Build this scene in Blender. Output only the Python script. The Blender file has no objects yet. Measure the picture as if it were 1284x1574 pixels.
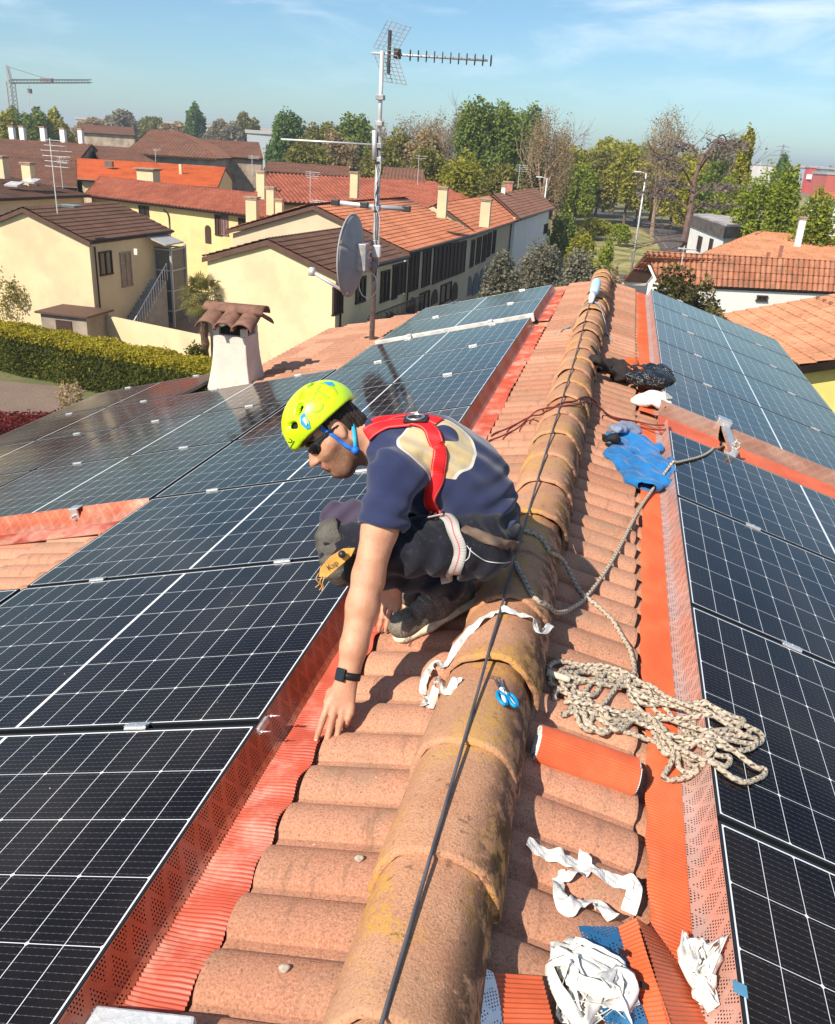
import bpy, bmesh, math, random
import numpy as np
from mathutils import Vector, Matrix
rnd = random.Random(7)
R_ = math.radians
SC = bpy.context.scene
COL = SC.collection

# ---------------------------------------------------------------- camera
W, H, F = 1284.0, 1574.0, 1300.42
CAM = np.array([0.16923, 0.0, 1.33756])
PITCH, ROLL, YAW = 0.405776, 0.063065, 0.208745
_cp, _sp, _cy, _sy = math.cos(PITCH), math.sin(PITCH), math.cos(YAW), math.sin(YAW)
FW = np.array([-_sy*_cp, _cy*_cp, -_sp]); _rt = np.array([_cy, _sy, 0.0]); _up = np.cross(_rt, FW)
RT = math.cos(ROLL)*_rt + math.sin(ROLL)*_up
UP = -math.sin(ROLL)*_rt + math.cos(ROLL)*_up
cam_d = bpy.data.cameras.new('camera'); cam = bpy.data.objects.new('camera', cam_d); COL.objects.link(cam)
cam_d.sensor_fit = 'VERTICAL'; cam_d.sensor_height = 24.0; cam_d.lens = F/H*24.0
cam_d.clip_start = 0.05; cam_d.clip_end = 12000
M = Matrix.Identity(4)
for r in range(3):
    M[r][0] = RT[r]; M[r][1] = UP[r]; M[r][2] = -FW[r]; M[r][3] = CAM[r]
cam.matrix_world = M
SC.camera = cam

# ---------------------------------------------------------------- sun, sky, exposure
SUN_EL = R_(42); SUN_DIR = (0.51, 0.86)             # horizontal direction in which shadows fall
n_ = math.hypot(*SUN_DIR); SUN_DIR = (SUN_DIR[0]/n_, SUN_DIR[1]/n_)
sd = Vector((SUN_DIR[0]*math.cos(SUN_EL), SUN_DIR[1]*math.cos(SUN_EL), -math.sin(SUN_EL)))
sun_d = bpy.data.lights.new('sun', 'SUN'); sun_d.energy = 5.0; sun_d.angle = R_(0.5); sun_d.color = (1.0, 0.90, 0.76)
sun = bpy.data.objects.new('sun', sun_d); COL.objects.link(sun)
sun.rotation_euler = sd.to_track_quat('-Z', 'Y').to_euler()
world = bpy.data.worlds.new('World'); SC.world = world; world.use_nodes = True
SC.view_settings.view_transform = 'Standard'; SC.view_settings.look = 'None'
SC.view_settings.exposure = 0.56; SC.view_settings.gamma = 1.0
try: SC.view_settings.use_curve_mapping = False
except Exception: pass
SC.cycles.max_bounces = 6; SC.cycles.transparent_max_bounces = 12

# ---------------------------------------------------------------- node helper
class X:
    """a node socket with arithmetic"""
    def __init__(s, nt, k): s.nt = nt; s.k = k
    def m(s, op, *a, clamp=False):
        n = s.nt.nodes.new('ShaderNodeMath'); n.operation = op; n.use_clamp = clamp
        for i, v in enumerate((s,)+a):
            if isinstance(v, X): s.nt.links.new(v.k, n.inputs[i])
            else: n.inputs[i].default_value = v
        return X(s.nt, n.outputs[0])
    def __add__(s, o): return s.m('ADD', o)
    def __sub__(s, o): return s.m('SUBTRACT', o)
    def __mul__(s, o): return s.m('MULTIPLY', o)
    def __truediv__(s, o): return s.m('DIVIDE', o)
    def lt(s, o): return s.m('LESS_THAN', o)
    def gt(s, o): return s.m('GREATER_THAN', o)
    def fr(s): return s.m('FRACT')
    def fl(s): return s.m('FLOOR')
    def ab(s): return s.m('ABSOLUTE')
    def mx(s, o): return s.m('MAXIMUM', o)
    def mn(s, o): return s.m('MINIMUM', o)
    def ss(s, a, b, lo=0.0, hi=1.0):
        n = s.nt.nodes.new('ShaderNodeMapRange'); n.interpolation_type = 'SMOOTHSTEP'
        s.nt.links.new(s.k, n.inputs[0])
        for i, v in enumerate((a, b, lo, hi)): n.inputs[i+1].default_value = v
        return X(s.nt, n.outputs[0])
class NT:
    def __init__(s, nt): s.nt = nt
    def new(s, t): return s.nt.nodes.new(t)
    def link(s, a, b): s.nt.links.new(a.k if isinstance(a, X) else a, b)
    def tc(s, which='Object'):
        return X(s.nt, s.new('ShaderNodeTexCoord').outputs[which])
    def sep(s, v):
        n = s.new('ShaderNodeSeparateXYZ'); s.link(v, n.inputs[0]); return [X(s.nt, o) for o in n.outputs]
    def comb(s, *v):
        n = s.new('ShaderNodeCombineXYZ')
        for i, a in enumerate(v):
            if isinstance(a, X): s.link(a, n.inputs[i])
            else: n.inputs[i].default_value = a
        return X(s.nt, n.outputs[0])
    def noise(s, v, scale, detail=3, rough=.55, dist=0.0):
        n = s.new('ShaderNodeTexNoise'); s.link(v, n.inputs['Vector'])
        n.inputs['Scale'].default_value = scale; n.inputs['Detail'].default_value = detail
        n.inputs['Roughness'].default_value = rough; n.inputs['Distortion'].default_value = dist
        return X(s.nt, n.outputs[0])
    def white(s, v):
        n = s.new('ShaderNodeTexWhiteNoise'); n.noise_dimensions = '3D'; s.link(v, n.inputs[0]); return X(s.nt, n.outputs[0])
    def voro(s, v, scale, rand=1.0):
        n = s.new('ShaderNodeTexVoronoi'); s.link(v, n.inputs['Vector']); n.inputs['Scale'].default_value = scale
        n.inputs['Randomness'].default_value = rand; return X(s.nt, n.outputs['Distance'])
    def mix(s, f, a, b, mode='MIX'):
        n = s.new('ShaderNodeMix'); n.data_type = 'RGBA'; n.blend_type = mode
        for sock, v in ((n.inputs[0], f), (n.inputs[6], a), (n.inputs[7], b)):
            if isinstance(v, X): s.link(v, sock)
            elif isinstance(v, (tuple, list)): sock.default_value = (*v[:3], 1)
            else: sock.default_value = v
        return X(s.nt, n.outputs[2])
    def grey(s, v): return s.comb(v, v, v)
    def bump(s, h, strength=.5, dist=.01):
        n = s.new('ShaderNodeBump'); n.inputs['Strength'].default_value = strength
        n.inputs['Distance'].default_value = dist; s.link(h, n.inputs['Height']); return X(s.nt, n.outputs[0])
def newmat(name):
    m = bpy.data.materials.new(name); m.use_nodes = True
    nt = m.node_tree; b = nt.nodes['Principled BSDF']
    return m, NT(nt), b
def setp(N, b, **kw):
    for k, v in kw.items():
        k = k.replace('_', ' ')
        if isinstance(v, X): N.link(v, b.inputs[k])
        elif isinstance(v, (tuple, list)): b.inputs[k].default_value = (*v[:3], 1)
        else: b.inputs[k].default_value = v
_mc = {}
def pm(name, col, rough=.75, var=.18, scale=3.0, bump=0.0, bscale=60, metal=0.0, spots=(), spec=.4, uv=False, fine=0.0, fscale=200, **kw):
    """general painted / mineral / cloth material with mottling"""
    if name in _mc: return _mc[name]
    m, N, b = newmat(name)
    v = N.tc('UV' if uv else 'Object')
    n1 = N.noise(v, scale, 4, .6)
    f = n1.ss(.3, .7)
    c = N.mix(f, tuple(x*(1-var) for x in col), tuple(min(1, x*(1+var)) for x in col))
    if fine:
        g = N.noise(v, fscale, 2, .6).ss(.35, .65)
        c = N.mix(fine, c, N.mix(g, tuple(x*.35 for x in col), tuple(min(1, x*1.7) for x in col)))
    for sc, sscale, th, soft, amt in spots:
        k = N.noise(v, sscale, 5, .65).ss(th, th+soft)
        c = N.mix(k*amt, c, sc)
    setp(N, b, Base_Color=c, Roughness=rough, Metallic=metal, Specular_IOR_Level=spec, **kw)
    if bump: setp(N, b, Normal=N.bump(N.noise(v, bscale, 4, .6), bump, .01))
    _mc[name] = m
    return m

# ---------------------------------------------------------------- mesh helper
def tag(o, label=None, cat=None, group=None, kind=None):
    if label: o['label'] = label
    if cat: o['category'] = cat
    if group: o['group'] = group
    if kind: o['kind'] = kind
    return o
def empty(name, loc=(0, 0, 0), label=None, cat=None, group=None):
    o = bpy.data.objects.new(name, None); COL.objects.link(o); o.location = [float(a) for a in loc]; o.empty_display_size = .1
    o['_l'] = 0; del o['_l']
    return tag(o, label, cat, group)
def wloc(o):
    v = Vector((0, 0, 0))
    while o is not None: v = v + o.location; o = o.parent
    return v
class MB:
    def __init__(s): s.v = []; s.f = []; s.uv = {}; s.n = 0; s.mi = {}; s.cur = 0
    def add(s, V, Fs, uvs=None):
        V = np.asarray(V, float).reshape(-1, 3); base = s.n; s.v.append(V); s.n += len(V)
        for k, f in enumerate(Fs):
            if s.cur: s.mi[len(s.f)] = s.cur
            if uvs is not None: s.uv[len(s.f)] = [uvs[i] for i in f]
            s.f.append([base+i for i in f])
        return s
    def box(s, c, d, ax=None):
        """centre, full size, optional 3 axis vectors"""
        A = np.eye(3) if ax is None else np.asarray(ax, float)
        c = np.asarray(c, float); h = np.asarray(d, float)/2
        V = [c+A[0]*h[0]*i+A[1]*h[1]*j+A[2]*h[2]*k for k in (-1, 1) for j in (-1, 1) for i in (-1, 1)]
        return s.add(V, [(0, 2, 3, 1), (4, 5, 7, 6), (0, 1, 5, 4), (2, 6, 7, 3), (0, 4, 6, 2), (1, 3, 7, 5)])
    def quad(s, *P): return s.add(P, [tuple(range(len(P)))])
    def prism(s, P, d):
        """polygon P extruded by vector d"""
        P = np.asarray(P, float); n = len(P); Q = P+np.asarray(d, float)
        return s.add(np.vstack([P, Q]), [tuple(range(n))[::-1], tuple(range(n, 2*n))]+[(i, (i+1) % n, n+(i+1) % n, n+i) for i in range(n)])
    def tube(s, pts, r, k=8, cap=True, flat=None):
        P = [np.asarray(p, float) for p in pts]; n = len(P)
        rr = r if isinstance(r, (list, tuple, np.ndarray)) else [r]*n
        V = []; up = np.array([0, 0, 1.]); prev = None; L = 0; UV = []
        for i in range(n):
            t = P[min(i+1, n-1)]-P[max(i-1, 0)]; t /= (np.linalg.norm(t)+1e-12)
            if prev is None:
                a = np.cross(t, up)
                if np.linalg.norm(a) < 1e-3: a = np.cross(t, [1, 0, 0])
            else: a = prev-t*(prev@t)
            a /= (np.linalg.norm(a)+1e-12); prev = a; b = np.cross(t, a)
            if i: L += np.linalg.norm(P[i]-P[i-1])
            for j in range(k):
                an = 2*math.pi*j/k
                V.append(P[i]+(a*math.cos(an)+b*math.sin(an)*(flat or 1))*rr[i]); UV.append((L, j/k))
        Fs = [(i*k+j, i*k+(j+1) % k, (i+1)*k+(j+1) % k, (i+1)*k+j) for i in range(n-1) for j in range(k)]
        if cap: Fs += [tuple(range(k))[::-1], tuple(range((n-1)*k, n*k))]
        return s.add(V, Fs, UV)
    def grid(s, P, uv=None, flip=False):
        """P array (n,m,3)"""
        P = np.asarray(P, float); n, m = P.shape[:2]
        idx = np.arange(n*m).reshape(n, m)
        q = np.stack([idx[:-1, :-1], idx[1:, :-1], idx[1:, 1:], idx[:-1, 1:]], -1).reshape(-1, 4)
        if flip: q = q[:, ::-1]
        return s.add(P.reshape(-1, 3), q.tolist(), None if uv is None else np.asarray(uv).reshape(-1, 2).tolist())
    def build(s, name, mat, parent=None, smooth=False, origin=None, solid=None, bevel=None):
        V = np.vstack(s.v) if s.v else np.zeros((0, 3))
        if parent is not None: loc = np.array(wloc(parent))
        elif origin is not None: loc = np.asarray(origin, float)
        else:
            lo, hi = V.min(0), V.max(0); loc = np.array([(lo[0]+hi[0])/2, (lo[1]+hi[1])/2, lo[2]])
        me = bpy.data.meshes.new(name)
        me.from_pydata((V-loc).tolist(), [], s.f)
        if s.uv:
            ul = me.uv_layers.new(name='uv'); arr = np.zeros((len(me.loops), 2)); li = 0
            for k, f in enumerate(s.f):
                u = s.uv.get(k)
                if u is not None: arr[li:li+len(f)] = u
                li += len(f)
            ul.data.foreach_set('uv', arr.ravel())
        mats = mat if isinstance(mat, (list, tuple)) else [mat]
        for m_ in mats: me.materials.append(m_)
        if s.mi:
            a = np.zeros(len(s.f), dtype=np.int32)
            for k, v in s.mi.items(): a[k] = v
            me.polygons.foreach_set('material_index', a)
        if smooth: me.polygons.foreach_set('use_smooth', np.ones(len(me.polygons), dtype=bool))
        me.update()
        o = bpy.data.objects.new(name, me); COL.objects.link(o)
        if parent is not None: o.parent = parent
        else: o.location = loc.tolist()
        if solid:
            md = o.modifiers.new('thickness', 'SOLIDIFY'); md.thickness = solid; md.offset = -1
        if bevel:
            md = o.modifiers.new('bevel', 'BEVEL'); md.width = bevel; md.segments = 2
        return o
def copy_tree(o, parent=None):
    c = o.copy(); COL.objects.link(c)
    if parent is not None: c.parent = parent
    for ch in list(o.children): copy_tree(ch, c)
    return c

# ---------------------------------------------------------------- placing helpers (photo pixel -> point of the place)
def ray(px, py): return FW + RT*(px-W/2)/F - UP*(py-H/2)/F
def onz(px, py, z): d = ray(px, py); return CAM + d*(z-CAM[2])/d[2]
def atd(px, py, dist): return CAM + ray(px, py)*dist
def ony(px, py, y): d = ray(px, py); return CAM + d*y/d[1]
TH = {-1: 0.27068, 1: 0.28436}
def roof(side, a, s, h=0.0):
    t = TH[side]; c, n = math.cos(t), math.sin(t)
    return np.array([side*(a*c+h*n), s, -a*n+h*c])
def rnorm(side): return np.array([side*math.sin(TH[side]), 0, math.cos(TH[side])])
def rdown(side): return np.array([side*math.cos(TH[side]), 0, -math.sin(TH[side])])
def onroof(px, py, side, h=0.0):
    n = rnorm(side); d = ray(px, py); X_ = CAM + d*(h-CAM@n)/(d@n)
    return X_@rdown(side), X_[1]
def catmull(P, n=8):
    P = [np.asarray(p, float) for p in P]; P = [2*P[0]-P[1]]+P+[2*P[-1]-P[-2]]; out = []
    for i in range(1, len(P)-2):
        for k in range(n):
            t = k/n
            out.append(.5*((2*P[i])+(-P[i-1]+P[i+1])*t+(2*P[i-1]-5*P[i]+4*P[i+1]-P[i+2])*t*t+(-P[i-1]+3*P[i]-3*P[i+1]+P[i+2])*t**3))
    out.append(P[-2]); return out
ZG = -9.7

# ---------------------------------------------------------------- sky
def make_sky():
    nt = world.node_tree; N = NT(nt); bg = nt.nodes['Background']
    sky = N.new('ShaderNodeTexSky'); sky.sky_type = 'NISHITA'; sky.sun_disc = False
    sky.sun_elevation = SUN_EL; sky.sun_rotation = math.atan2(-SUN_DIR[0], -SUN_DIR[1])
    sky.air_density = 1.0; sky.dust_density = .4; sky.ozone_density = 2.0
    v = N.tc('Generated'); x, y, z = N.sep(v)
    # thin streaks of cirrus, stretched along the horizon
    zz = (z.mx(.02))
    st = N.comb(x*1.0/(zz+.25), y*1.0/(zz+.25), z*9.0)
    n = N.noise(st, 1.6, 6, .62, .35)
    cl = n.ss(.44, .72)*z.ss(.02, .16)
    c = N.mix(1.0, X(nt, sky.outputs[0]), (.74, .98, 1.12), 'MULTIPLY')
    c = N.mix(cl*.62, c, (10.5, 11.2, 11.5))
    N.link(c, bg.inputs[0]); bg.inputs[1].default_value = 0.082
make_sky()
# ================================================================ our roof
HT = -0.135                                   # tile plane below panel plane
S0, S1 = 0.25, 11.9                           # front and far end of the roof along the ridge
PER = 0.30                                    # tile width, two rolls each
COURSE = 0.36
def tile_h(s, a, a0):
    """height over the tile plane: two rounded rolls per tile and a step per course"""
    ph = (s/0.15) % 1.0
    x = ph
    roll = np.where(x < .80, np.sin(np.clip(x/.80, 0, 1)*math.pi)**.42, 0.0)
    roll = .027*roll + .004*x*(x < .8)
    inter = np.where(((s/PER) % 1.0) < .035, -.010, 0.0)
    fr = ((a-a0)/COURSE) % 1.0
    return roll + inter + fr*.030 - .015
def m_tile(name, base=(.52, .245, .150)):
    m, N, b = newmat(name)
    v = N.tc('Object'); uv = N.tc('UV'); u, w, _ = N.sep(uv)
    tid = N.comb((u/PER).fl(), (w/COURSE).fl(), 3.0)
    rv = N.white(tid)
    c = N.mix(rv, (base[0]*.74, base[1]*.72, base[2]*.72), (base[0]*1.14, base[1]*1.18, base[2]*1.22))
    big = N.noise(v, 2.2, 4, .6).ss(.38, .68)
    c = N.mix(big*.40, c, (.40, .23, .15))
    g = N.noise(v, 170, 3, .7)
    c = N.mix(g.ss(.50, .64)*.5, c, (.14, .075, .05))
    c = N.mix(g.ss(.46, .30)*.35, c, (.66, .42, .30))
    c = N.mix(N.noise(v, 5.5, 4, .65).ss(.5, .7)*.45, c, (.27, .19, .13))
    st = N.noise(N.comb(u*3.0, w*14.0, 0.0), 1.6, 4, .7).ss(.52, .75)
    c = N.mix(st*.6, c, (.17, .10, .065))
    sp = N.voro(v, 36).ss(.11, .06)*N.noise(v, 11, 2).ss(.5, .6)
    c = N.mix(sp*.7, c, (.07, .05, .035))
    wp = N.voro(v, 21).ss(.075, .045)*N.noise(v, 7, 2).ss(.52, .6)
    c = N.mix(wp*.8, c, (.62, .55, .45))
    setp(N, b, Base_Color=c, Roughness=.92, Specular_IOR_Level=.22, Normal=N.bump(g*1.0+N.noise(v, 45, 3)*.7, .55, .004))
    return m
MT_tile = m_tile('terracotta_tile')
def tiled(side, segs, a0, ds=.0125):
    """segs: list of (a_top, a_bot, s_from, s_to)"""
    mb = MB()
    for (at, ab, sf, st) in segs:
        k0 = math.floor((at-a0)/COURSE); a = at
        n = int((st-sf)/ds)+1; S = np.linspace(sf, st, n)
        while a < ab-1e-4:
            k = math.floor((a-a0)/COURSE+1e-6); nxt = min(a0+(k+1)*COURSE, ab)
            rows = np.array([a+1e-4, (a+nxt)/2, nxt-.012, nxt-.003, nxt-.0005, nxt-.0005])
            jit = np.array([math.sin(math.floor(x/PER+.001)*12.9898+k*7.7)*.5 for x in S])
            P = np.zeros((len(rows), n, 3)); UV = np.zeros((len(rows), n, 2))
            for i, ra in enumerate(rows):
                hh = tile_h(S, np.full(n, ra), a0)+jit*.003
                if i == 3: hh = hh-.002
                if i == 4: hh = hh-.007
                if i == 5: hh = hh-.040
                aa = ra+jit*.004*(i > 1)
                t = TH[side]; c, s_ = math.cos(t), math.sin(t); h = HT+hh
                P[i, :, 0] = side*(aa*c+h*s_); P[i, :, 1] = S; P[i, :, 2] = -aa*s_+h*c
                UV[i, :, 0] = S; UV[i, :, 1] = ra-a0+10*COURSE-.0006
            mb.grid(P, UV, flip=(side > 0))
            a = nxt
    return mb
house = empty('tiled_house', (0, 6, ZG), 'our own house under the worker, with terracotta tiles and ridge capping', 'house')
A0L, A0R = 0.50, 0.467
tiled(-1, [(.02, .52, S0, S1)], A0L, .0075).build('roof_slope', MT_tile, house, smooth=False)
tiled(-1, [(.52, 4.3, S0, 5.2), (.52, 4.05, 5.2, S1)], A0L, .0187).build('roof_slope', MT_tile, house)
tiled(-1, [(4.3, 6.3, S0, 8.9)], A0L, .03).build('roof_slope', MT_tile, house)
tiled(1, [(.02, A0R+.16, S0, S1)], A0R, .0075).build('roof_slope', MT_tile, house)
tiled(1, [(A0R+.16, 2.3, S0, S1)], A0R, .03).build('roof_slope', MT_tile, house)
# walls and eaves of the house (seen past the roof edges)
m_wall_y = pm('yellow_render', (.66, .51, .27), .9, .06, .8, .15, 90)
w = MB()
for sd_, a_, sf, st in ((-1, 6.0, S0+.2, 8.7), (-1, 3.8, 8.7, S1-.25), (1, 2.15, S0+.2, S1-.25)):
    p = roof(sd_, a_, 0, HT-.2)
    w.prism([(0, sf, ZG), (p[0], sf, ZG), (p[0], sf, p[2]), (0, sf, HT-.28)], (0, st-sf, 0))
w.build('wall', m_wall_y, house)
m_gut = pm('brown_gutter', (.035, .022, .018), .35, .2, 3, metal=.6)
def gutter(side, a, sf, st, parent, h=-.15):
    g = MB(); n = 9; S = [sf, st]; P = np.zeros((n, 2, 3))
    for i in range(n):
        an = math.pi*i/(n-1)
        q = roof(side, a+.06, 0, HT+h)
        for j, y in enumerate(S): P[i, j] = (q[0]-side*math.cos(an)*.065, y, q[2]+.05-math.sin(an)*.065)
    g.grid(P)
    return g.build('gutter', m_gut, parent, smooth=True, solid=.004)
gutter(-1, 4.02, 8.6, S1, house); gutter(-1, 6.27, S0, 8.9, house); gutter(1, 2.28, S0, S1, house)
# ridge: mortar bed and capping tiles
def ridgeprof(n=15, r=.135, hgt=.15, wob=0.0):
    out = []
    for i in range(n):
        an = math.pi*i/(n-1); out.append((-math.cos(an)*r, math.sin(an)**.85*hgt))
    return out
m_mortar = pm('ridge_mortar', (.30, .22, .16), .95, .3, 9, .8, 60, fine=.4)
def m_cap():
    m, N, b = newmat('ridge_cap_clay'); v = N.tc('Object'); x, y, z = N.sep(v)
    c = N.mix(N.noise(v, 4, 4).ss(.3, .7), (.42, .195, .11), (.54, .28, .165))
    g = N.noise(v, 190, 3, .7)
    c = N.mix(g.ss(.52, .66)*.5, c, (.11, .06, .04))
    c = N.mix(g.ss(.46, .30)*.45, c, (.66, .45, .30))
    li = N.noise(v, 3.1, 5, .7, .4).ss(.47, .60)*N.noise(v, 60, 3).ss(.35, .6)
    c = N.mix(li*.75, c, (.56, .31, .05))
    gr = N.noise(v, 2.3, 4, .6).ss(.42, .66)
    c = N.mix(gr*.3, c, (.36, .24, .15))
    dk = N.noise(v, 14, 5, .75).ss(.41, .55)*x.ss(.02, .10)      # blotches of black dirt on the right flank
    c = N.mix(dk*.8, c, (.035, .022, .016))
    d2 = N.noise(v, 26, 5, .7).ss(.60, .68)
    c = N.mix(d2*.6, c, (.08, .05, .035))
    setp(N, b, Base_Color=c, Roughness=.93, Specular_IOR_Level=.2, Normal=N.bump(g+N.noise(v, 40, 3)*.8, .6, .005))
    return m
MT_cap = m_cap()
RX = -.022; RZ = -.125
bed = MB(); nS = 700; prof = []
S = np.linspace(S0, S1-.1, nS); P = np.zeros((9, nS, 3))
for i in range(9):
    an = math.pi*i/8
    wob = .012*np.sin(S*61+i)+.010*np.sin(S*23.7+2*i)
    P[i, :, 0] = RX-np.cos(an)*(.118+wob); P[i, :, 1] = S; P[i, :, 2] = RZ-.03+math.sin(an)*(.12)+wob*.3
bed.grid(P, flip=True).build('mortar_bed', m_mortar, house, smooth=True)
CAPL = .375; y = .16; k = 0
capn = None
for k in range(31):
    y = .175+k*CAPL
    if y+.4 > S1+.1: break
    L = .43; n = 19; rows = 9
    P = np.zeros((n, rows+3, 3)); rr = random.Random(k)
    tilt = rr.uniform(-.006, .006); sx = rr.uniform(-.007, .007); rot = rr.uniform(-.012, .012); sc = rr.uniform(.97, 1.03)
    for j in range(rows+3):
        if j < 3: t = (0, 0, .03)[j]; grow = (-.012, .001, .003)[j]
        else: t = .03+(j-2)/rows*.97*1.0; grow = .004*(1-t)
        for i in range(n):
            an = math.pi*i/(n-1)
            r_ = (.141-.010*t+grow)*sc; h_ = (.156-.012*t+grow)*sc
            e = .002*math.sin(5*an+k)+.001*math.sin(13*an+3*k)
            P[i, j] = (RX+sx-math.cos(an)*(r_+e)+rot*(t-.5), y+L*t+e*1.5, RZ-.012+tilt+math.sin(an)**.9*(h_+e)+.008*(1-t))
    mbc = MB().grid(P, flip=True)
    capn = mbc.build('ridge_tile', MT_cap, house, smooth=True)

# ================================================================ solar panels
PU, PV, PT = 1.134, 1.722, .035
def m_glass():
    m, N, b = newmat('photovoltaic_glass'); u, w, _ = N.sep(N.tc('UV')); v = N.tc('Object')
    mar = .0128; cu = (PU-2*mar)/6; gap = .011; cv = (PV-2*mar-gap)/18
    uu = (u-mar)/cu; side = w.gt(PV/2); ww = (w-mar-side*gap)/cv
    fu = uu.fr(); fv = ww.fr()
    du = fu.mn(fu*-1+1)*cu; dv = fv.mn(fv*-1+1)*cv
    line = du.lt(.0009).mx(dv.lt(.00085))
    fv2 = (ww/2).fr(); dv2 = fv2.mn(fv2*-1+1)*cv*2
    dia = (du+dv2).lt(.0065)
    edge = u.lt(mar).mx(u.gt(PU-mar)).mx(w.lt(mar)).mx(w.gt(PV-mar))
    mid = (w-PV/2).ab().lt(gap/2)
    white = line.mx(dia).mx(edge).mx(mid)
    bb = (fu*10).fr(); bus = (bb-.5).ab().lt(.030)
    pad = ((fv*5).fr()-.5).ab().lt(.12)*(bb-.5).ab().lt(.055)
    cell = N.mix(N.white(N.comb(uu.fl(), (ww/2).fl(), 1.0)), (.0035, .0030, .0045), (.0055, .0048, .0070))
    c = N.mix(bus*.34+pad*.30, cell, (.16, .17, .19))
    c = N.mix(white, c, (.74, .76, .78))
    dust = N.noise(v, 1.7, 5, .65).ss(.3, .75)*.014+N.noise(v, 40, 3, .7).ss(.5, .8)*.012+N.noise(N.comb(u*1.5, w*9, 0.0), 1.3, 4, .7).ss(.62, .8)*.02
    c = N.mix(dust, c, (.55, .42, .32))
    spk = N.voro(v, 13).ss(.035, .02)*N.noise(v, 3, 2).ss(.5, .58)
    c = N.mix(spk*.8, c, (.7, .68, .62))
    setp(N, b, Base_Color=c, Roughness=N.noise(v, 2.1, 4).ss(.3, .7, .07, .13), Specular_IOR_Level=.34, IOR=1.34, Specular_Tint=(1.0, .66, .48))
    return m
MT_glass = m_glass()
m_frame = pm('black_anodised_frame', (.045, .047, .052), .28, .1, 8, metal=.75, spec=.6)
m_alu = pm('bright_aluminium', (.72, .72, .71), .38, .08, 20, metal=.85, bump=.1, bscale=300)
m_rail = pm('mill_aluminium', (.60, .60, .60), .5, .2, 30, metal=.7)
def make_panel(side):
    """origin = upper near corner, on the top surface; local x along ridge"""
    root = empty('solar_panel')
    e1 = np.array([0, 1., 0]); e2 = rdown(side); e3 = rnorm(side); A = [e1, e2, e3]
    def Q(u, v_, h): return e1*u+e2*v_+e3*h
    g = MB(); fw_ = .009
    g.add([Q(fw_, fw_, -.0012), Q(PU-fw_, fw_, -.0012), Q(PU-fw_, PV-fw_, -.0012), Q(fw_, PV-fw_, -.0012)], [(0, 1, 2, 3) if side < 0 else (3, 2, 1, 0)],
          [(fw_, fw_), (PU-fw_, fw_), (PU-fw_, PV-fw_), (fw_, PV-fw_)])
    g.build('glass', MT_glass, root)
    f = MB()
    for c_, d_ in (((PU/2, fw_/2), (PU, fw_, PT)), ((PU/2, PV-fw_/2), (PU, fw_, PT)), ((fw_/2, PV/2), (fw_, PV-2*fw_, PT)), ((PU-fw_/2, PV/2), (fw_, PV-2*fw_, PT))):
        f.box(Q(c_[0], c_[1], -PT/2), d_, A)
    f.box(Q(PU/2, PV/2, -.022), (PU-.03, PV-.03, .004), A)
    f.build('frame', m_frame, root, bevel=.0012)
    for v_ in (.40, 1.32):
        c = MB(); c.box(Q(PU+.01, v_, .003), (.034, .075, .005), A); c.box(Q(PU+.004, v_, .008), (.012, .075, .007), A); c.box(Q(PU+.01, v_, -.02), (.016, .06, .045), A)
        c.tube([Q(PU+.01, v_, .004), Q(PU+.01, v_, .012)], .006, 6)
        c.build('mid_clamp', m_alu, root, bevel=.001)
    for v_ in (.40, 1.32): MB().box(Q(PU/2, v_, -.058), (PU+.02, .04, .042), A).build('mounting_rail', m_rail, root)
    return root
protos = {-1: make_panel(-1), 1: make_panel(1)}
used = {-1: False, 1: False}
PITCHU, PITCHV = 1.154, 1.744
YL, YR, YR2 = .6704, .6682, 5.9409; AL, AR = .6609, .6373
YL2 = 9.0
def panel(side, y, a, label, group):
    o = protos[side] if not used[side] else copy_tree(protos[side])
    used[side] = True
    o.location = roof(side, a, y+.01, 0).tolist()
    return tag(o, label, 'solar panel', group)
rown = ['nearest row at the lower edge of the photo', 'row beside the worker\'s reaching arm', 'row behind the worker\'s helmet and knee', 'row level with the worker\'s back', 'row just beyond the worker', 'row in front of the step up', 'last row of the large left array', 'row']
GL = 'solar panels on the left roof slope'
for i in range(7):
    panel(-1, YL+i*PITCHU, AL, 'solar panel beside the long red strip on the left slope, %s counted from the camera' % ('first', 'second', 'third', 'fourth', 'fifth', 'sixth', 'seventh')[i], GL)
nth = {0: 'nearest the camera', 1: 'on the near side of the bare tiles', 3: 'on the far side of the bare tiles', 4: 'second beyond the bare tiles', 5: 'just before the white chimney'}
for i in (0, 1, 3, 4, 5):
    panel(-1, YL+i*PITCHU, AL+PITCHV, 'middle column solar panel of the left slope, '+nth[i], GL)
nc = {2: 'first from the camera', 3: 'second from the camera', 4: 'third from the camera', 5: 'fourth from the camera', 6: 'farthest from the camera'}
for i in (2, 3, 4, 5, 6):
    panel(-1, YL+i*PITCHU, AL+2*PITCHV, 'solar panel in the outer left column by the hedge, '+nc[i], GL)
for i in range(2):
    panel(-1, YL2+i*PITCHU, AL, ('nearer solar panel of the far left pair, behind the pale rail', 'farther solar panel of the far left pair, at the roof end')[i], GL)
GR = 'solar panels on the right roof slope'
for i in range(4):
    panel(1, YR+i*PITCHU, AR, ('black solar panel at the lower right corner, nearest of the right slope', 'solar panel lying under the end of the rope coil', 'solar panel just beyond the rope pile on the right slope', 'black solar panel touching the blue jacket, just below the orange covered edge')[i], GR)
rl = ['first beyond the orange covered edge', 'second beyond the orange covered edge', 'third beyond the orange covered edge', 'fourth beyond the orange covered edge', 'farthest one at the end of the roof']
for i in range(5):
    panel(1, YR2-.01+i*PITCHU, AR, 'bluish solar panel of the far right array, '+rl[i], GR)

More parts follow.
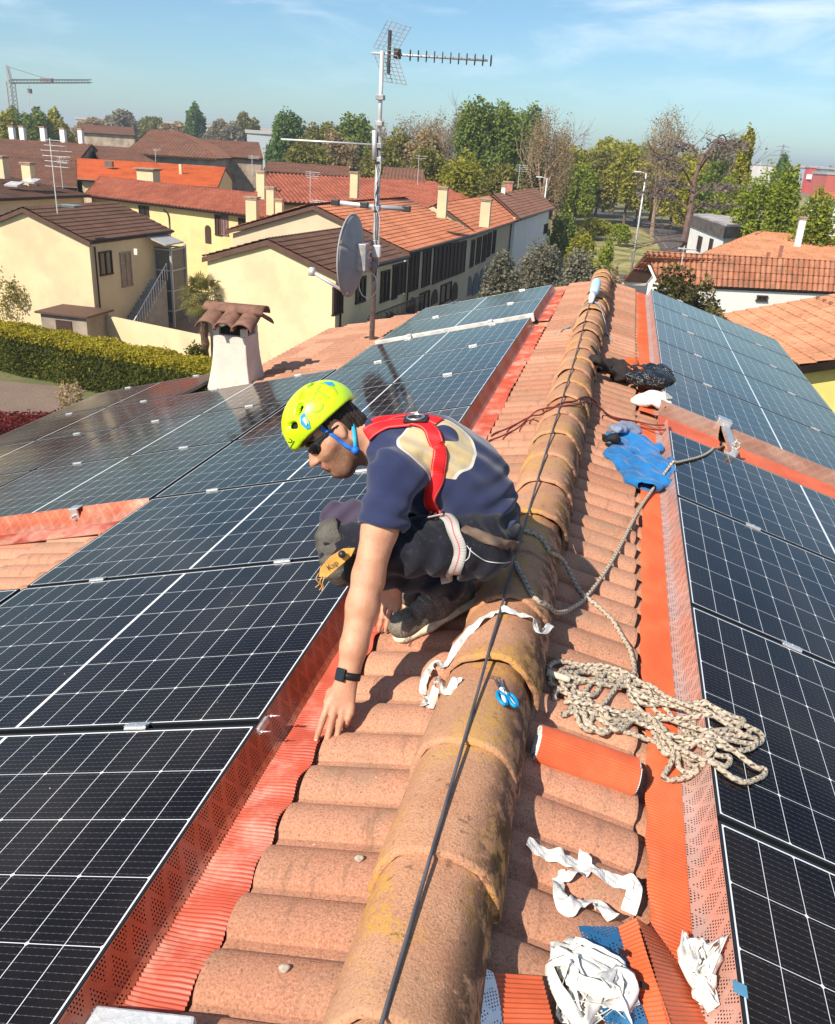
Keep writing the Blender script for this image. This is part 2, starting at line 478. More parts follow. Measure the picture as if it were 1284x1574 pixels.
# ---- flashing strips: perforated upstand + finely corrugated skirt
def m_perf(name, col, paint=None, rough=.45, metal=.0, pit=.0085, rad=.26, alt=None):
    m, N, b = newmat(name); u, w, _ = N.sep(N.tc('UV')); v = N.tc('Object')
    row = (w/pit).fl(); uu = (u/pit)+(row*.5)
    dx = uu.fr()-.5; dy = (w/pit).fr()-.5
    d = (dx*dx+dy*dy).m('SQRT')
    # bands without holes, as in the pressed pattern
    bnd = ((u/.075)+(w/.10)).fr(); bnd2 = ((u/.075)-(w/.13)).fr()
    solid = bnd.lt(.28).mx(bnd2.lt(.16))
    hole = d.lt(rad)*(solid*-1+1)
    c = N.mix(N.noise(v, 5, 4).ss(.35, .65), tuple(x*.85 for x in col), tuple(min(x*1.12, 1) for x in col))
    if alt: c = N.mix(N.noise(v, 2.5, 4).ss(.45, .6)*.8, c, alt)
    setp(N, b, Base_Color=c, Roughness=rough, Metallic=metal, Alpha=(hole*-1+1))
    return m
def m_corr(name, col, worn, rough=.38, spec=.5, amt=.5):
    m, N, b = newmat(name); v = N.tc('Object')
    c = N.mix(N.noise(v, 6, 4).ss(.35, .65), tuple(x*.85 for x in col), tuple(min(x*1.12, 1) for x in col))
    c = N.mix(N.noise(v, 3.3, 5, .7).ss(.45, .68)*amt, c, worn)
    c = N.mix(N.voro(v, 42).ss(.1, .05)*.35, c, (.12, .05, .03))
    setp(N, b, Base_Color=c, Roughness=rough, Specular_IOR_Level=spec)
    return m
m_perf_red = m_perf('red_perforated_metal', (.52, .12, .055), alt=(.50, .24, .17), metal=.25)
m_perf_pink = m_perf('bare_pink_perforated_metal', (.66, .42, .36), alt=(.66, .33, .24), metal=.35, rough=.4)
m_perf_grey = m_perf('bare_grey_perforated_metal', (.62, .60, .62), metal=.5, rough=.35)
m_perf_blue = m_perf('blue_perforated_metal', (.035, .20, .42), metal=.4, rough=.35)
m_corr_red = m_corr('red_corrugated_strip', (.44, .075, .040), (.64, .36, .28), .45, .4, .65)
m_corr_or = m_corr('orange_corrugated_strip', (.60, .115, .040), (.60, .16, .075), .42, .45, .5)
def corr_strip(path, s0, s1, side, pitch=.0105, amp=.0022, follow=0.0, seed=1, aj=None):
    """path: list of (a,h) across the strip; ribs run across"""
    n = int((s1-s0)/pitch*4); S = np.linspace(s0, s1, n)
    PA = np.array(path); m_ = len(PA); P = np.zeros((m_, n, 3)); UV = np.zeros((m_, n, 2)); t = TH[side]; c, s_ = math.cos(t), math.sin(t)
    rib = amp*np.sin(2*math.pi*S/pitch)
    wav = np.sin(2*math.pi*(S/.15)-.8); slow = .006*np.sin(S*3.1+seed)+.004*np.sin(S*7.3+2*seed)
    for i in range(m_):
        f = follow*PA[i][2] if len(PA[i]) > 2 else 0
        a = PA[i][0]+slow*(i/(m_-1))+.003*np.sin(S*41+seed)*(i == m_-1); h = PA[i][1]+rib+f*wav*.007+slow*.3*(i/(m_-1))
        P[i, :, 0] = side*(a*c+h*s_); P[i, :, 1] = S; P[i, :, 2] = -a*s_+h*c
        UV[i, :, 0] = S; UV[i, :, 1] = PA[i][0]
    return MB().grid(P, UV, flip=(side < 0))
def perf_strip(path, s0, s1, side, n=80):
    S = np.linspace(s0, s1, n); P = np.zeros((len(path), n, 3)); UV = np.zeros((len(path), n, 2)); t = TH[side]; c, s_ = math.cos(t), math.sin(t); L = 0
    for i, (a, h) in enumerate(path):
        if i: L += math.hypot(a-path[i-1][0], h-path[i-1][1])
        w_ = .003*np.sin(S*9)*math.sin(math.pi*i/(len(path)-1))
        P[i, :, 0] = side*(a*c+(h+w_)*s_); P[i, :, 1] = S; P[i, :, 2] = -a*s_+(h+w_)*c; UV[i, :, 0] = S; UV[i, :, 1] = L
    return MB().grid(P, UV, flip=(side < 0))
def flashing(side, s0, s1, perf, corr, mp, mc, label, follow, seed, name='flashing_strip'):
    root = empty(name, roof(side, perf[0][0], (s0+s1)/2, -.1), label, 'flashing')
    perf_strip(perf, s0, s1, side).build('perforated_upstand', mp, root, smooth=True)
    o = corr_strip(corr, s0, s1, side, follow=follow, seed=seed).build('corrugated_skirt', mc, root, smooth=True)
    return root
pl = [(AL-.003, .001), (AL-.005, -.004), (AL-.009, -.03), (AL-.015, -.055), (AL-.024, -.080), (AL-.034, -.093)]
cl = [(AL-.032, -.094, 0), (AL-.06, -.098, .4), (AL-.09, -.101, .8), (AL-.12, -.103, 1), (AL-.150, -.108, 1)]
flashing(-1, .45, YL+7*PITCHU-.02, pl, cl, m_perf_red, m_corr_red, 'long red corrugated flashing strip tucked along the left array under the worker\'s hands', 1.0, 1)
flashing(-1, YL2+.02, YL2+2*PITCHU, pl, cl, m_perf_red, m_corr_red, 'short red flashing strip beside the far pair of solar panels on the left slope', 1.0, 5)
pr = [(AR-.002, .001), (AR-.004, -.006), (AR-.012, -.05), (AR-.020, -.080), (AR-.045, -.088)]
cr = [(AR-.045, -.089), (AR-.07, -.090), (AR-.11, -.092), (AR-.145, -.096), (AR-.149, -.10)]
flashing(1, .45, YR2-.42, pr, cr, m_perf_pink, m_corr_or, 'wide orange corrugated flashing strip beside the near right array, under the rope coil', 0, 2)
flashing(1, YR2-.1, YR2+5*PITCHU, pr, cr, m_perf_pink, m_corr_or, 'red corrugated flashing strip beside the far right array', 0.0, 3)
# ================================================================ implicit surfaces -> one continuous mesh
class SDF:
    def __init__(s, lo, hi, h):
        s.lo = np.asarray(lo, float); s.h = h; s.n = np.ceil((np.asarray(hi)-s.lo)/h).astype(int)+1
        s.d = np.full(s.n, .05, dtype=np.float32)
    def _loc(s, lo, hi):
        a = np.maximum(np.floor((lo-s.lo)/s.h).astype(int), 0); b = np.minimum(np.ceil((hi-s.lo)/s.h).astype(int)+1, s.n)
        if (b <= a).any(): return None, None
        ax = [s.lo[i]+s.h*np.arange(a[i], b[i]) for i in range(3)]
        G = np.stack(np.meshgrid(*ax, indexing='ij'), -1).astype(np.float32)
        return (slice(a[0], b[0]), slice(a[1], b[1]), slice(a[2], b[2])), G
    def _mrg(s, sl, e, k, sub):
        d = s.d[sl]
        if sub:
            e = -e; h = np.maximum(k-np.abs(d-e), 0)/max(k, 1e-6); s.d[sl] = np.maximum(d, e)+h*h*k*.25
        else:
            h = np.maximum(k-np.abs(d-e), 0)/max(k, 1e-6); s.d[sl] = np.minimum(d, e)-h*h*k*.25
    def cone(s, a, b, r1, r2, k=.02, sub=False, flat=None):
        """tapered limb; flat=(axis, factor) squashes it along an axis"""
        a = np.asarray(a, float); b = np.asarray(b, float); r = max(r1, r2)+k+.02
        sl, G = s._loc(np.minimum(a, b)-r, np.maximum(a, b)+r)
        if sl is None: return s
        ab = b-a; v = G-a; L = ab@ab+1e-12; t = np.clip((v@ab)/L, 0, 1)
        q = v-t[..., None]*ab
        if flat is not None:
            n = np.asarray(flat[0], float); n = n/np.linalg.norm(n); q = q+(q@n)[..., None]*n*(1/flat[1]-1)
        e = np.sqrt((q*q).sum(-1))-(r1+(r2-r1)*t)
        s._mrg(sl, e, k, sub); return s
    def ell(s, c, r, ax=None, k=.02, sub=False):
        A = np.eye(3) if ax is None else np.asarray(ax, float); c = np.asarray(c, float); r = np.asarray(r, float); R = r.max()+k+.02
        sl, G = s._loc(c-R, c+R)
        if sl is None: return s
        v = (G-c)@A.T; q = v/r; l = np.sqrt((q*q).sum(-1))+1e-6; l2 = np.sqrt((q*q/(r*r)*r*r).sum(-1))
        g = np.sqrt(((q/r)**2).sum(-1))+1e-6
        e = l*(l-1)/g
        s._mrg(sl, e, k, sub); return s
    def chain(s, P, R, k=.02, **kw):
        for i in range(len(P)-1): s.cone(P[i], P[i+1], R[i], R[i+1], k, **kw)
        return s
    def cut(s, p, n):
        """remove the side the normal points to"""
        sl, G = s._loc(s.lo, s.lo+s.h*s.n); e = (G-np.asarray(p))@np.asarray(n, float); s.d = np.maximum(s.d, e); return s
    def warp(s, fn):
        sl, G = s._loc(s.lo, s.lo+s.h*s.n); m = np.abs(s.d) < .03; s.d[m] += fn(G[m]); return s
    def mesh(s):
        d = s.d; ins = d < 0; n = np.array(d.shape)
        c = np.zeros(n-1, dtype=np.int8)
        for i in (0, 1):
            for j in (0, 1):
                for k in (0, 1): c += ins[i:n[0]-1+i, j:n[1]-1+j, k:n[2]-1+k]
        act = (c > 0) & (c < 8); ids = np.full(n-1, -1, dtype=np.int64); I = np.argwhere(act); ids[act] = np.arange(len(I))
        acc = np.zeros((len(I), 3)); cnt = np.zeros(len(I))
        corners = [(i, j, k) for i in (0, 1) for j in (0, 1) for k in (0, 1)]
        for a in corners:
            for ax in range(3):
                if a[ax]: continue
                b = list(a); b[ax] = 1
                da = d[I[:, 0]+a[0], I[:, 1]+a[1], I[:, 2]+a[2]]; db = d[I[:, 0]+b[0], I[:, 1]+b[1], I[:, 2]+b[2]]
                m = (da < 0) != (db < 0); t = np.where(m, da/np.where(m, da-db, 1), 0)
                p = np.tile(np.array(a, float), (len(I), 1)); p[:, ax] += t
                acc[m] += p[m]; cnt[m] += 1
        V = s.lo+s.h*(I+acc/np.maximum(cnt, 1)[:, None])
        F_ = []
        for ax in range(3):
            o1, o2 = [(1, 2), (2, 0), (0, 1)][ax]
            sl0 = [slice(1, -1)]*3; sl0[ax] = slice(0, -1); sl1 = list(sl0); sl1[ax] = slice(1, None)
            A = ins[tuple(sl0)]; B = ins[tuple(sl1)]
            for flip, m in ((False, A & ~B), (True, ~A & B)):
                J = np.argwhere(m)
                if not len(J): continue
                off = np.ones(3, int); off[ax] = 0; J = J+off
                def g(d1, d2):
                    K = J.copy(); K[:, o1] -= d1; K[:, o2] -= d2; return ids[K[:, 0], K[:, 1], K[:, 2]]
                q = np.stack([g(0, 0), g(1, 0), g(1, 1), g(0, 1)], -1)
                F_.append(q[:, ::-1] if flip else q)
        Fq = np.vstack(F_); Fq = Fq[(Fq >= 0).all(1)]
        return V, Fq
def sdf_obj(S, name, mat, parent, smooth_it=1, attr=None):
    V, Fq = S.mesh()
    for _ in range(smooth_it):
        A = np.zeros_like(V); c = np.zeros(len(V))
        for k in range(4):
            a, b = Fq[:, k], Fq[:, (k+1) % 4]; np.add.at(A, a, V[b]); np.add.at(c, a, 1)
        V = V*.5+.5*A/np.maximum(c, 1)[:, None]
    mb = MB(); mb.v = [V]; mb.n = len(V); mb.f = Fq.tolist()
    o = mb.build(name, mat, parent, smooth=True)
    if attr is not None:
        col = attr(V); at = o.data.attributes.new('tint', 'FLOAT_COLOR', 'POINT')
        at.data.foreach_set('color', np.hstack([col, np.ones((len(col), 1))]).astype(np.float32).ravel())
    return o, V, Fq
from mathutils.bvhtree import BVHTree
def bvh(V, Fq): return BVHTree.FromPolygons([tuple(v) for v in V], [tuple(int(i) for i in f) for f in Fq])
def hit(tree, px, py, off=.004):
    d = ray(px, py); d = d/np.linalg.norm(d)
    loc, nor, i, t = tree.ray_cast(Vector(CAM), Vector(d))
    if loc is None: return None, None
    n = np.array(nor); n = n if n@d < 0 else -n
    return np.array(loc)+n*off, n
def ribbon(tree, pts, width, off=.004, thick=.003, samples=10, fall=None):
    """a webbing strap laid over a surface through photo points"""
    P = catmull([(*p[:2], 0) for p in pts], samples); L = []; NN = []
    for q in P:
        p, n = hit(tree, q[0], q[1], off)
        if p is None: continue
        L.append(p); NN.append(n)
    L = np.array(L); NN = np.array(NN)
    for _ in range(3):
        L[1:-1] = (L[:-2]+2*L[1:-1]+L[2:])/4; NN[1:-1] = NN[:-2]+2*NN[1:-1]+NN[2:]; NN /= np.linalg.norm(NN, axis=1)[:, None]
    T = np.gradient(L, axis=0); T /= np.linalg.norm(T, axis=1)[:, None]
    B = np.cross(NN, T); B /= np.linalg.norm(B, axis=1)[:, None]
    mb = MB(); k = 5; G = np.zeros((len(L), k, 3)); UV = np.zeros((len(L), k, 2)); d = np.concatenate([[0], np.cumsum(np.linalg.norm(np.diff(L, axis=0), axis=1))])
    for j in range(k):
        f = j/(k-1)-.5; G[:, j] = L+B*f*width-NN*(abs(f)*2)**2*.002; UV[:, j, 0] = d; UV[:, j, 1] = f
    mb.grid(G, UV); return mb, L
def nz(P, f, seed=0):
    """cheap smooth noise from sines"""
    r = np.random.RandomState(seed); o = np.zeros(len(P))
    for i in range(6):
        k = r.randn(3)*f; o += np.sin(P@k+r.rand()*6.28)
    return o/6

# ================================================================ the worker
def build_person():
    root = empty('person', roof(-1, .32, 2.5, HT+.02), 'worker in a lime helmet, navy T-shirt and red harness crouching beside the ridge', 'person')
    J = atd
    sh = J(606, 728, 2.53); shF = sh+np.array([.03, .34, .01])
    elb = J(566, 885, 2.50); wr = J(535, 1040, 2.47); 
    c7 = J(596, 672, 2.70); neck = J(572, 672, 2.70)
    # head frame
    hu = RT*-.68+UP*.73-FW*.05; hu /= np.linalg.norm(hu)
    hf = RT*-.73+UP*-.68-FW*.16; hf -= hu*(hf@hu); hf /= np.linalg.norm(hf)
    hs = np.cross(hf, hu)            # to the far side (his right)
    hs = hs if hs@FW > 0 else -hs
    HC = J(515, 671, 2.69)           # centre of the head
    HA = np.array([hf, hs, hu])
    def hp(f, s_, u): return HC+hf*f+hs*s_+hu*u
    # ---------- body, one continuous mesh
    b = SDF((-.86, 1.72, -.34), (.22, 3.02, .86), .0052)
    torso = [J(728, 822, 2.74), J(726, 775, 2.73), J(704, 735, 2.72), J(655, 712, 2.71), J(618, 700, 2.70)]
    b.chain(torso, [.125, .12, .13, .135, .10], .05)
    b.cone(sh+(.02, .03, 0), shF, .062, .062, .04)
    b.cone(c7, hp(-.035, 0, -.05), .062, .057, .03)
    b.cone(J(590, 690, 2.70), hp(-.02, 0, -.07), .055, .05, .03)
    # head
    b.ell(hp(-.012, 0, .035), (.094, .074, .088), HA, .03)
    b.ell(hp(.030, 0, -.015), (.062, .064, .080), HA, .03)
    b.cone(hp(.045, 0, -.092), hp(.055, 0, -.085), .030, .028, .03)       # chin
    for s_ in (-1, 1):
        b.cone(hp(-.02, s_*.050, -.052), hp(.048, s_*.018, -.094), .022, .022, .03)   # jaw
        b.cone(hp(.052, s_*.036, -.016), hp(.03, s_*.055, -.01), .020, .022, .02)     # cheekbone
        b.ell(hp(.078, s_*.030, .018), (.016, .018, .013), HA, .012, sub=True)         # eye sockets
        b.ell(hp(.066, s_*.030, .017), (.013, .013, .012), HA, .004)                   # eyeballs
        b.cone(hp(.077, s_*.012, .036), hp(.066, s_*.046, .036), .010, .008, .012)     # brow
        # ear
        b.ell(hp(-.014, s_*.076, .003), (.019, .008, .031), HA, .006)
        b.ell(hp(-.010, s_*.086, .006), (.010, .006, .017), HA, .005, sub=True)
        b.ell(hp(-.010, s_*.075, -.024), (.010, .007, .010), HA, .006)
    b.cone(hp(.082, 0, .022), hp(.112, 0, -.018), .009, .0115, .012)      # nose
    for s_ in (-1, 1): b.ell(hp(.100, s_*.012, -.022), (.011, .008, .008), HA, .008)
    b.cone(hp(.089, -.018, -.047), hp(.089, .018, -.047), .0065, .0065, .008)
    b.cone(hp(.094, -.010, -.046), hp(.094, .010, -.046), .0065, .0065, .008)
    b.cone(hp(.087, -.016, -.060), hp(.087, .016, -.060), .0075, .0075, .010)
    b.cone(hp(.104, -.022, -.0535), hp(.104, .022, -.0535), .0035, .0035, .005, sub=True)
    b.ell(hp(.072, 0, -.088), (.020, .020, .017), HA, .014)
    # near arm
    b.chain([sh, sh*.45+elb*.55, elb], [.060, .053, .046], .02)
    fm = elb*.70+wr*.30+RT*.002
    b.chain([elb, fm, elb*.3+wr*.7, wr], [.045, .048, .039, .032], .02)
    b.cone(elb+UP*.015+RT*.018, elb-UP*.02+RT*.022, .026, .024, .02)
    # far arm
    tipF = np.array([-.447, 2.47, -.195]); wrF = tipF+np.array([.02, .03, .165]); elF = shF*.48+wrF*.52+np.array([-.03, .10, .0])
    b.chain([shF, elF], [.058, .045], .02); b.chain([elF, wrF], [.044, .030], .02)
    # hands
    def hand(w, dirp, side_v, back, tips, thumb, sc=1.0):
        """dirp: wrist->knuckles, side_v: towards little finger, back: out of the back of the hand"""
        kn = [w+dirp*.092*sc+side_v*o*sc-dirp*abs(o-.004)*.22 for o in (-.034, -.0115, .012, .034)]
        for q in kn: b.cone(w+dirp*.01+(q-w)*.1+(side_v*(side_v@(q-w)))*.35, q,       .0185*sc, .0130*sc, .012, flat=(back, .85))
        b.cone(w-dirp*.02, w+dirp*.03, .026, .024, .02, flat=(back, .72))
        for q in kn: b.ell(q+back*.004, (.0095, .0095, .0095), None, .006)
        for q, (tip, r) in zip(kn, tips):
            tip = np.asarray(tip); d = tip-q; L = np.linalg.norm(d)
            m1 = q+d*.42+back*.011; m2 = q+d*.74+back*.008
            b.chain([q, m1, m2, tip], [r*1.12, r*1.03, r*.95, r*.80], .0025)
            b.ell(m1, (r*1.1,)*3, None, .003)
        t0, t1, t2 = thumb
        b.chain([w+dirp*.022-side_v*.016, t0, t1, t2], [.017, .0145, .0115, .0092], .006)
    # near hand: fingertips press the strip beside the tile
    tN = [J(486, 1138, 2.425), J(500, 1150, 2.41), J(516, 1143, 2.425), J(532, 1116, 2.45)]
    w0 = wr-(wr-tN[1])/np.linalg.norm(wr-tN[1])*.012
    dirp = (tN[1]*.6+tN[2]*.4-w0); dirp /= np.linalg.norm(dirp)
    side_v = RT*.95-UP*.1; side_v -= dirp*(side_v@dirp); side_v /= np.linalg.norm(side_v)
    back = np.cross(side_v, dirp); back = back if back@FW < 0 else -back
    hand(w0, dirp, side_v, back, [(tN[0], .0100), (tN[1], .0104), (tN[2], .0100), (tN[3], .0088)],
         (w0+dirp*.045-side_v*.036-back*.016, w0+dirp*.072-side_v*.040-back*.030, w0+dirp*.098-side_v*.030-back*.038))
    tF = [tipF+np.array([-.035, -.005, .0]), tipF+np.array([-.012, -.02, -.01]), tipF+np.array([.010, -.018, -.008]), tipF+np.array([.030, -.002, .004])]
    dF = tipF-wrF; dF /= np.linalg.norm(dF); sF = np.array([-1., 0, 0]); sF -= dF*(sF@dF); sF /= np.linalg.norm(sF)
    bF = np.cross(sF, dF); bF = bF if bF@FW < 0 else -bF
    hand(wrF, dF, -sF, bF, [(tF[3*0+0], .009), (tF[1], .0095), (tF[2], .009), (tF[3], .008)],
         (wrF+dF*.04+sF*.03-bF*.015, wrF+dF*.065+sF*.04-bF*.03, wrF+dF*.09+sF*.035-bF*.04))
    # legs
    hipN = J(732, 838, 2.62); hipF = hipN+np.array([0, .22, .0])
    knN = J(528, 842, 2.615); anN = J(692, 898, 2.80)
    knF = J(528, 806, 2.83); anF = anN+np.array([-.02, .22, 0])
    b.chain([hipN, knN], [.088, .062], .03); b.chain([knN, anN], [.056, .032], .02)
    b.chain([hipF, knF], [.088, .062], .03); b.chain([knF, anF], [.058, .042], .02)
    heel = roof(-1, .225, 2.605, HT+.092); toe = roof(-1, .400, 2.455, HT+.070)
    b.cone(anN, heel, .020, .020, .005); b.cone(heel, toe, .026, .026, .02)
    heelF = heel+np.array([-.02, .22, 0]); toeF = toe+np.array([-.02, .22, 0])
    b.cone(anF, heelF, .038, .034, .02); b.cone(heelF, toeF, .030, .026, .02)
    # skin
    m, N, bs = newmat('skin'); at = N.new('ShaderNodeAttribute'); at.attribute_name = 'tint'; v = N.tc('Object')
    c = N.mix(1.0, X(m.node_tree, at.outputs['Color']), N.mix(N.noise(v, 14, 4).ss(.3, .7), (.80, .72, .66), (1.05, 1.04, 1.02)), 'MULTIPLY')
    c = N.mix(N.noise(v, 260, 2, .7).ss(.5, .7)*.25, c, (.30, .12, .07))
    c = N.mix(N.noise(v, 34, 4, .7).ss(.55, .72)*.35, c, (.60, .24, .15))
    setp(N, bs, Base_Color=c, Roughness=.52, Specular_IOR_Level=.38, Subsurface_Weight=.12, Subsurface_Scale=.01, Normal=N.bump(N.noise(v, 300, 3)+N.noise(v, 60, 4)*1.2, .45, .003))
    bs.inputs['Subsurface Radius'].default_value = (1, .35, .2)
    def tint(V):
        base = np.tile(np.array([.58, .315, .205]), (len(V), 1))
        f, u, s_ = (V-HC)@hf, (V-HC)@hu, np.abs((V-HC)@hs)
        hd = np.clip(1-np.linalg.norm(V-HC, axis=1)/.16, 0, 1) > 0
        beard = hd & (u < -.028+.35*np.clip(.03-f, 0, .05)) & (u > -.135) & (f > -.02)
        r = np.random.RandomState(3); bm = np.where(beard, np.clip((-.02-u)/.02, 0, 1)*(.62+.25*r.rand(len(V))), 0)
        lips = hd & (np.abs(u+.053) < .011) & (f > .084) & (s_ < .022); bm[lips] = 0
        base = base*(1-bm[:, None])+np.array([.11, .058, .035])*bm[:, None]
        base[lips] = (.50, .19, .15)
        brow = hd & (np.abs(u-.038) < .006) & (f > .055) & (s_ > .012); base[brow] = (.06, .03, .02)
        red = np.exp(-np.linalg.norm(V-hp(.105, 0, -.012), axis=1)/.02)+.6*np.exp(-np.linalg.norm(V-elb, axis=1)/.04)
        hk = np.exp(-np.linalg.norm(V-(w0+dirp*.09), axis=1)/.03)
        base *= 1-np.clip(red+.6*hk, 0, 1)[:, None]*np.array([.0, .22, .25])
        return base
    body, BV, BF = sdf_obj(b, 'body', m, root, 1, tint)
    # finger nails
    nail = pm('finger_nail', (.70, .45, .36), .3, .05)
    for tip, q in zip(tN, [0, 1, 2, 3]):
        d = tip-w0; d /= np.linalg.norm(d)
        mbn = MB().box(tip-d*.004+back*.0078, (.0085, .011, .0015), [side_v, d, back]); mbn.build('fingernail', nail, root, smooth=True, bevel=.0007)
    # ---------- T-shirt
    s = SDF((-.62, 2.05, -.02), (.16, 3.0, .80), .0048)
    s.chain(torso, [.118, .124, .140, .147, .115], .05)
    s.cone(torso[0]+FW*-.03, torso[1]+FW*-.03, .112, .118, .05); s.cone(torso[0]+FW*.05, torso[2]+FW*.04, .12, .14, .05)
    s.cone(sh+(.02, .03, 0), shF, .080, .080, .04)
    s.cone(J(672, 700, 2.70)-FW*.07, J(700, 735, 2.7)-FW*.06, .09, .10, .05)   # rounded back and near flank
    slv = elb*.50+sh*.50
    s.chain([sh, slv+RT*.004], [.077, .073], .03); slF = elF*.48+shF*.52; s.chain([shF, slF], [.078, .070], .03)
    s.cone(torso[4], neck+RT*.012, .09, .066, .03)
    # cuff, neck and hem cut clean
    dn = (hp(-.035, 0, -.05)-c7); dn /= np.linalg.norm(dn); s.ell(c7+dn*.085, (.062,)*3, None, .004, sub=True)
    aa = (slv-sh)/np.linalg.norm(slv-sh)
    sl, G = s._loc(slv-.12, slv+.12)
    e = (G-(slv+aa*.012))@aa; near = np.linalg.norm(G-slv, axis=-1) < .105; s.d[sl] = np.where(near, np.maximum(s.d[sl], e), s.d[sl])
    s.cone(slv+aa*.05, slv-aa*.01, .062, .058, .004, sub=True)
    hem = J(748, 838, 2.70); hd_ = UP*-.93+RT*.12; hd_ /= np.linalg.norm(hd_); s.cut(hem, hd_)
    def wr_s(P):
        q = P-torso[2]; t = q@RT; u = q@UP; w_ = q@FW
        far = np.clip((t+.02)/.15, 0, 1)
        f1 = np.sin(t*48+u*62+2.2*np.sin(u*17+w_*9))*np.clip(.5+nz(P, 9, 5), 0, 1)
        f2 = np.sin(u*95-t*35+2*np.sin(t*20))*np.clip(.3-u*4, 0, 1)
        da = P-sh; al = da@aa; slz = np.exp(-(al-.11)**2/.004)*np.exp(-(np.linalg.norm(da-al[:, None]*aa, axis=1)/.12)**2)
        f3 = np.sin(al*120+nz(P, 20, 8)*3)*slz
        arm_pit = np.exp(-np.linalg.norm(P-(sh+RT*.07-UP*.09), axis=1)/.06)
        f4 = np.sin((t*70-u*60)+nz(P, 14, 2)*2)*arm_pit
        return f1*.008+f2*.009*far+f3*.006+f4*.013+nz(P, 26, 1)*.0025
    s.warp(wr_s)
    mt, N, bs = newmat('navy_jersey'); v = N.tc('Object')
    C0 = torso[3]*.45+torso[2]*.55; rl = np.array(wloc(root))
    ax1 = (torso[4]-torso[2]); ax1 /= np.linalg.norm(ax1); ax2 = FW-ax1*(FW@ax1); ax2 /= np.linalg.norm(ax2)
    def dot(p, a):
        n = N.new('ShaderNodeVectorMath'); n.operation = 'DOT_PRODUCT'; N.link(v, n.inputs[0]); n.inputs[1].default_value = a.tolist()
        return X(mt.node_tree, n.outputs['Value'])-float((p-rl)@a)
    pc, pn = J(672, 682, 2.55), None
    n3 = UP*.75-FW*.66
    d1 = dot(pc, RT); d2 = dot(pc, UP*.75+FW*.66); d3 = dot(J(668, 690, 2.62), n3)
    # printed badge on the back: pale ring with a dark disc
    rr_ = ((d1/.122)*(d1/.122)+(d2/.100)*(d2/.100)).m('SQRT')
    e1, e2 = dot(pc+RT*.022+(UP*.75+FW*.66)*.030, RT), dot(pc+RT*.022+(UP*.75+FW*.66)*.030, UP*.75+FW*.66)
    r2 = ((e1/.045)*(e1/.045)+(e2/.034)*(e2/.034)).m('SQRT')
    wornn = N.noise(v, 30, 4, .7)
    badge = rr_.lt(1.0)*(r2.lt(1.0)*-1+1)*d3.gt(-.02)
    rim = rr_.gt(.93)
    c0 = N.mix(N.noise(v, 9, 4).ss(.3, .7), (.014, .020, .062), (.022, .030, .084))
    c0 = N.mix(N.noise(v, 700, 1).ss(.4, .6)*.2, c0, (.06, .08, .17))
    bc = N.mix(wornn.ss(.35, .7), (.52, .40, .20), (.42, .36, .27)); bc = N.mix(rim, bc, (.62, .58, .5))
    setp(N, bs, Base_Color=N.mix(badge*wornn.ss(.2, .35, .5, .95), c0, bc), Roughness=.9, Specular_IOR_Level=.2, Sheen_Weight=.25, Normal=N.bump(N.noise(v, 420, 2)+N.noise(v, 32, 3)*1.2, .3, .003))
    shirt, SV, SF = sdf_obj(s, 't_shirt', mt, root, 1)
    # ---------- trousers
    t = SDF((-.80, 2.08, -.32), (.20, 3.0, .50), .0055)
    t.chain([torso[0], torso[0]*.5+hipN*.25+hipF*.25], [.135, .135], .05)
    t.cone(hipN, hipF, .099, .099, .05)
    t.chain([hipN, hipN*.5+knN*.5, knN], [.099, .086, .071], .03); t.chain([hipF, knF], [.108, .078], .03)
    calf = knN*.55+anN*.45+UP*-.012
    t.chain([knN, calf, anN+UP*.012], [.070, .066, .058], .022); t.chain([knF, anF], [.07, .062], .02)
    t.cone(anN+UP*.012, anN, .054, .052, .01)
    t.ell(torso[3], (.17, .17, .17), None, .01, sub=True)
    t.ell(torso[1], (.118, .118, .118), None, .01, sub=True)
    def wr_t(P):
        q = P-hipN; th = (knN-hipN)/np.linalg.norm(knN-hipN); al = q@th; u = q@UP
        return .007*np.sin(al*85+3*np.sin(u*22+P[:, 1]*12))*np.clip(.6+nz(P, 10, 6), 0, 1)+.003*np.sin(u*80+al*30+nz(P, 15, 9)*3)+.0025*nz(P, 40, 3)
    t.warp(wr_t)
    mj, N, bs = newmat('dark_work_trousers'); v = N.tc('Object'); wx = v
    kn_l = (knN-rl)
    n = N.new('ShaderNodeVectorMath'); n.operation = 'DISTANCE'; N.link(v, n.inputs[0]); n.inputs[1].default_value = (knF-rl).tolist()
    kk = X(mj.node_tree, n.outputs['Value']).ss(.15, .10)
    c = N.mix(N.noise(v, 8, 4).ss(.3, .7), (.006, .007, .012), (.014, .015, .026))
    c = N.mix(N.noise(v, 55, 4, .7).ss(.55, .75)*.5, c, (.07, .07, .09))
    c = N.mix(kk, c, (.060, .045, .080))
    setp(N, bs, Base_Color=c, Roughness=.88, Specular_IOR_Level=.2, Sheen_Weight=.15, Normal=N.bump(N.noise(v, 500, 2)+N.noise(v, 40, 3), .35, .003))
    trous, TV, TF = sdf_obj(t, 'trousers', mj, root, 1)
    sT, tT = bvh(SV, SF), bvh(TV, TF)
    both = bvh(np.vstack([SV, TV]), np.vstack([SF, TF+len(SV)]))
    # knee pad pocket on the near knee
    k = SDF(knN-.14, knN+.14, .005)
    kd = J(500, 845, 2.56)
    k.cone(knN+UP*.028-RT*.018, knN-UP*.055-RT*.004, .070, .064, .02); k.cut(knN+RT*.012, RT*.9+UP*.30)
    k.warp(lambda P: .003*nz(P, 40, 4)+.002*np.sin((P@UP)*160))
    m_pad = pm('olive_knee_pad', (.085, .078, .066), .8, .35, 14, .4, 120, fine=.3)
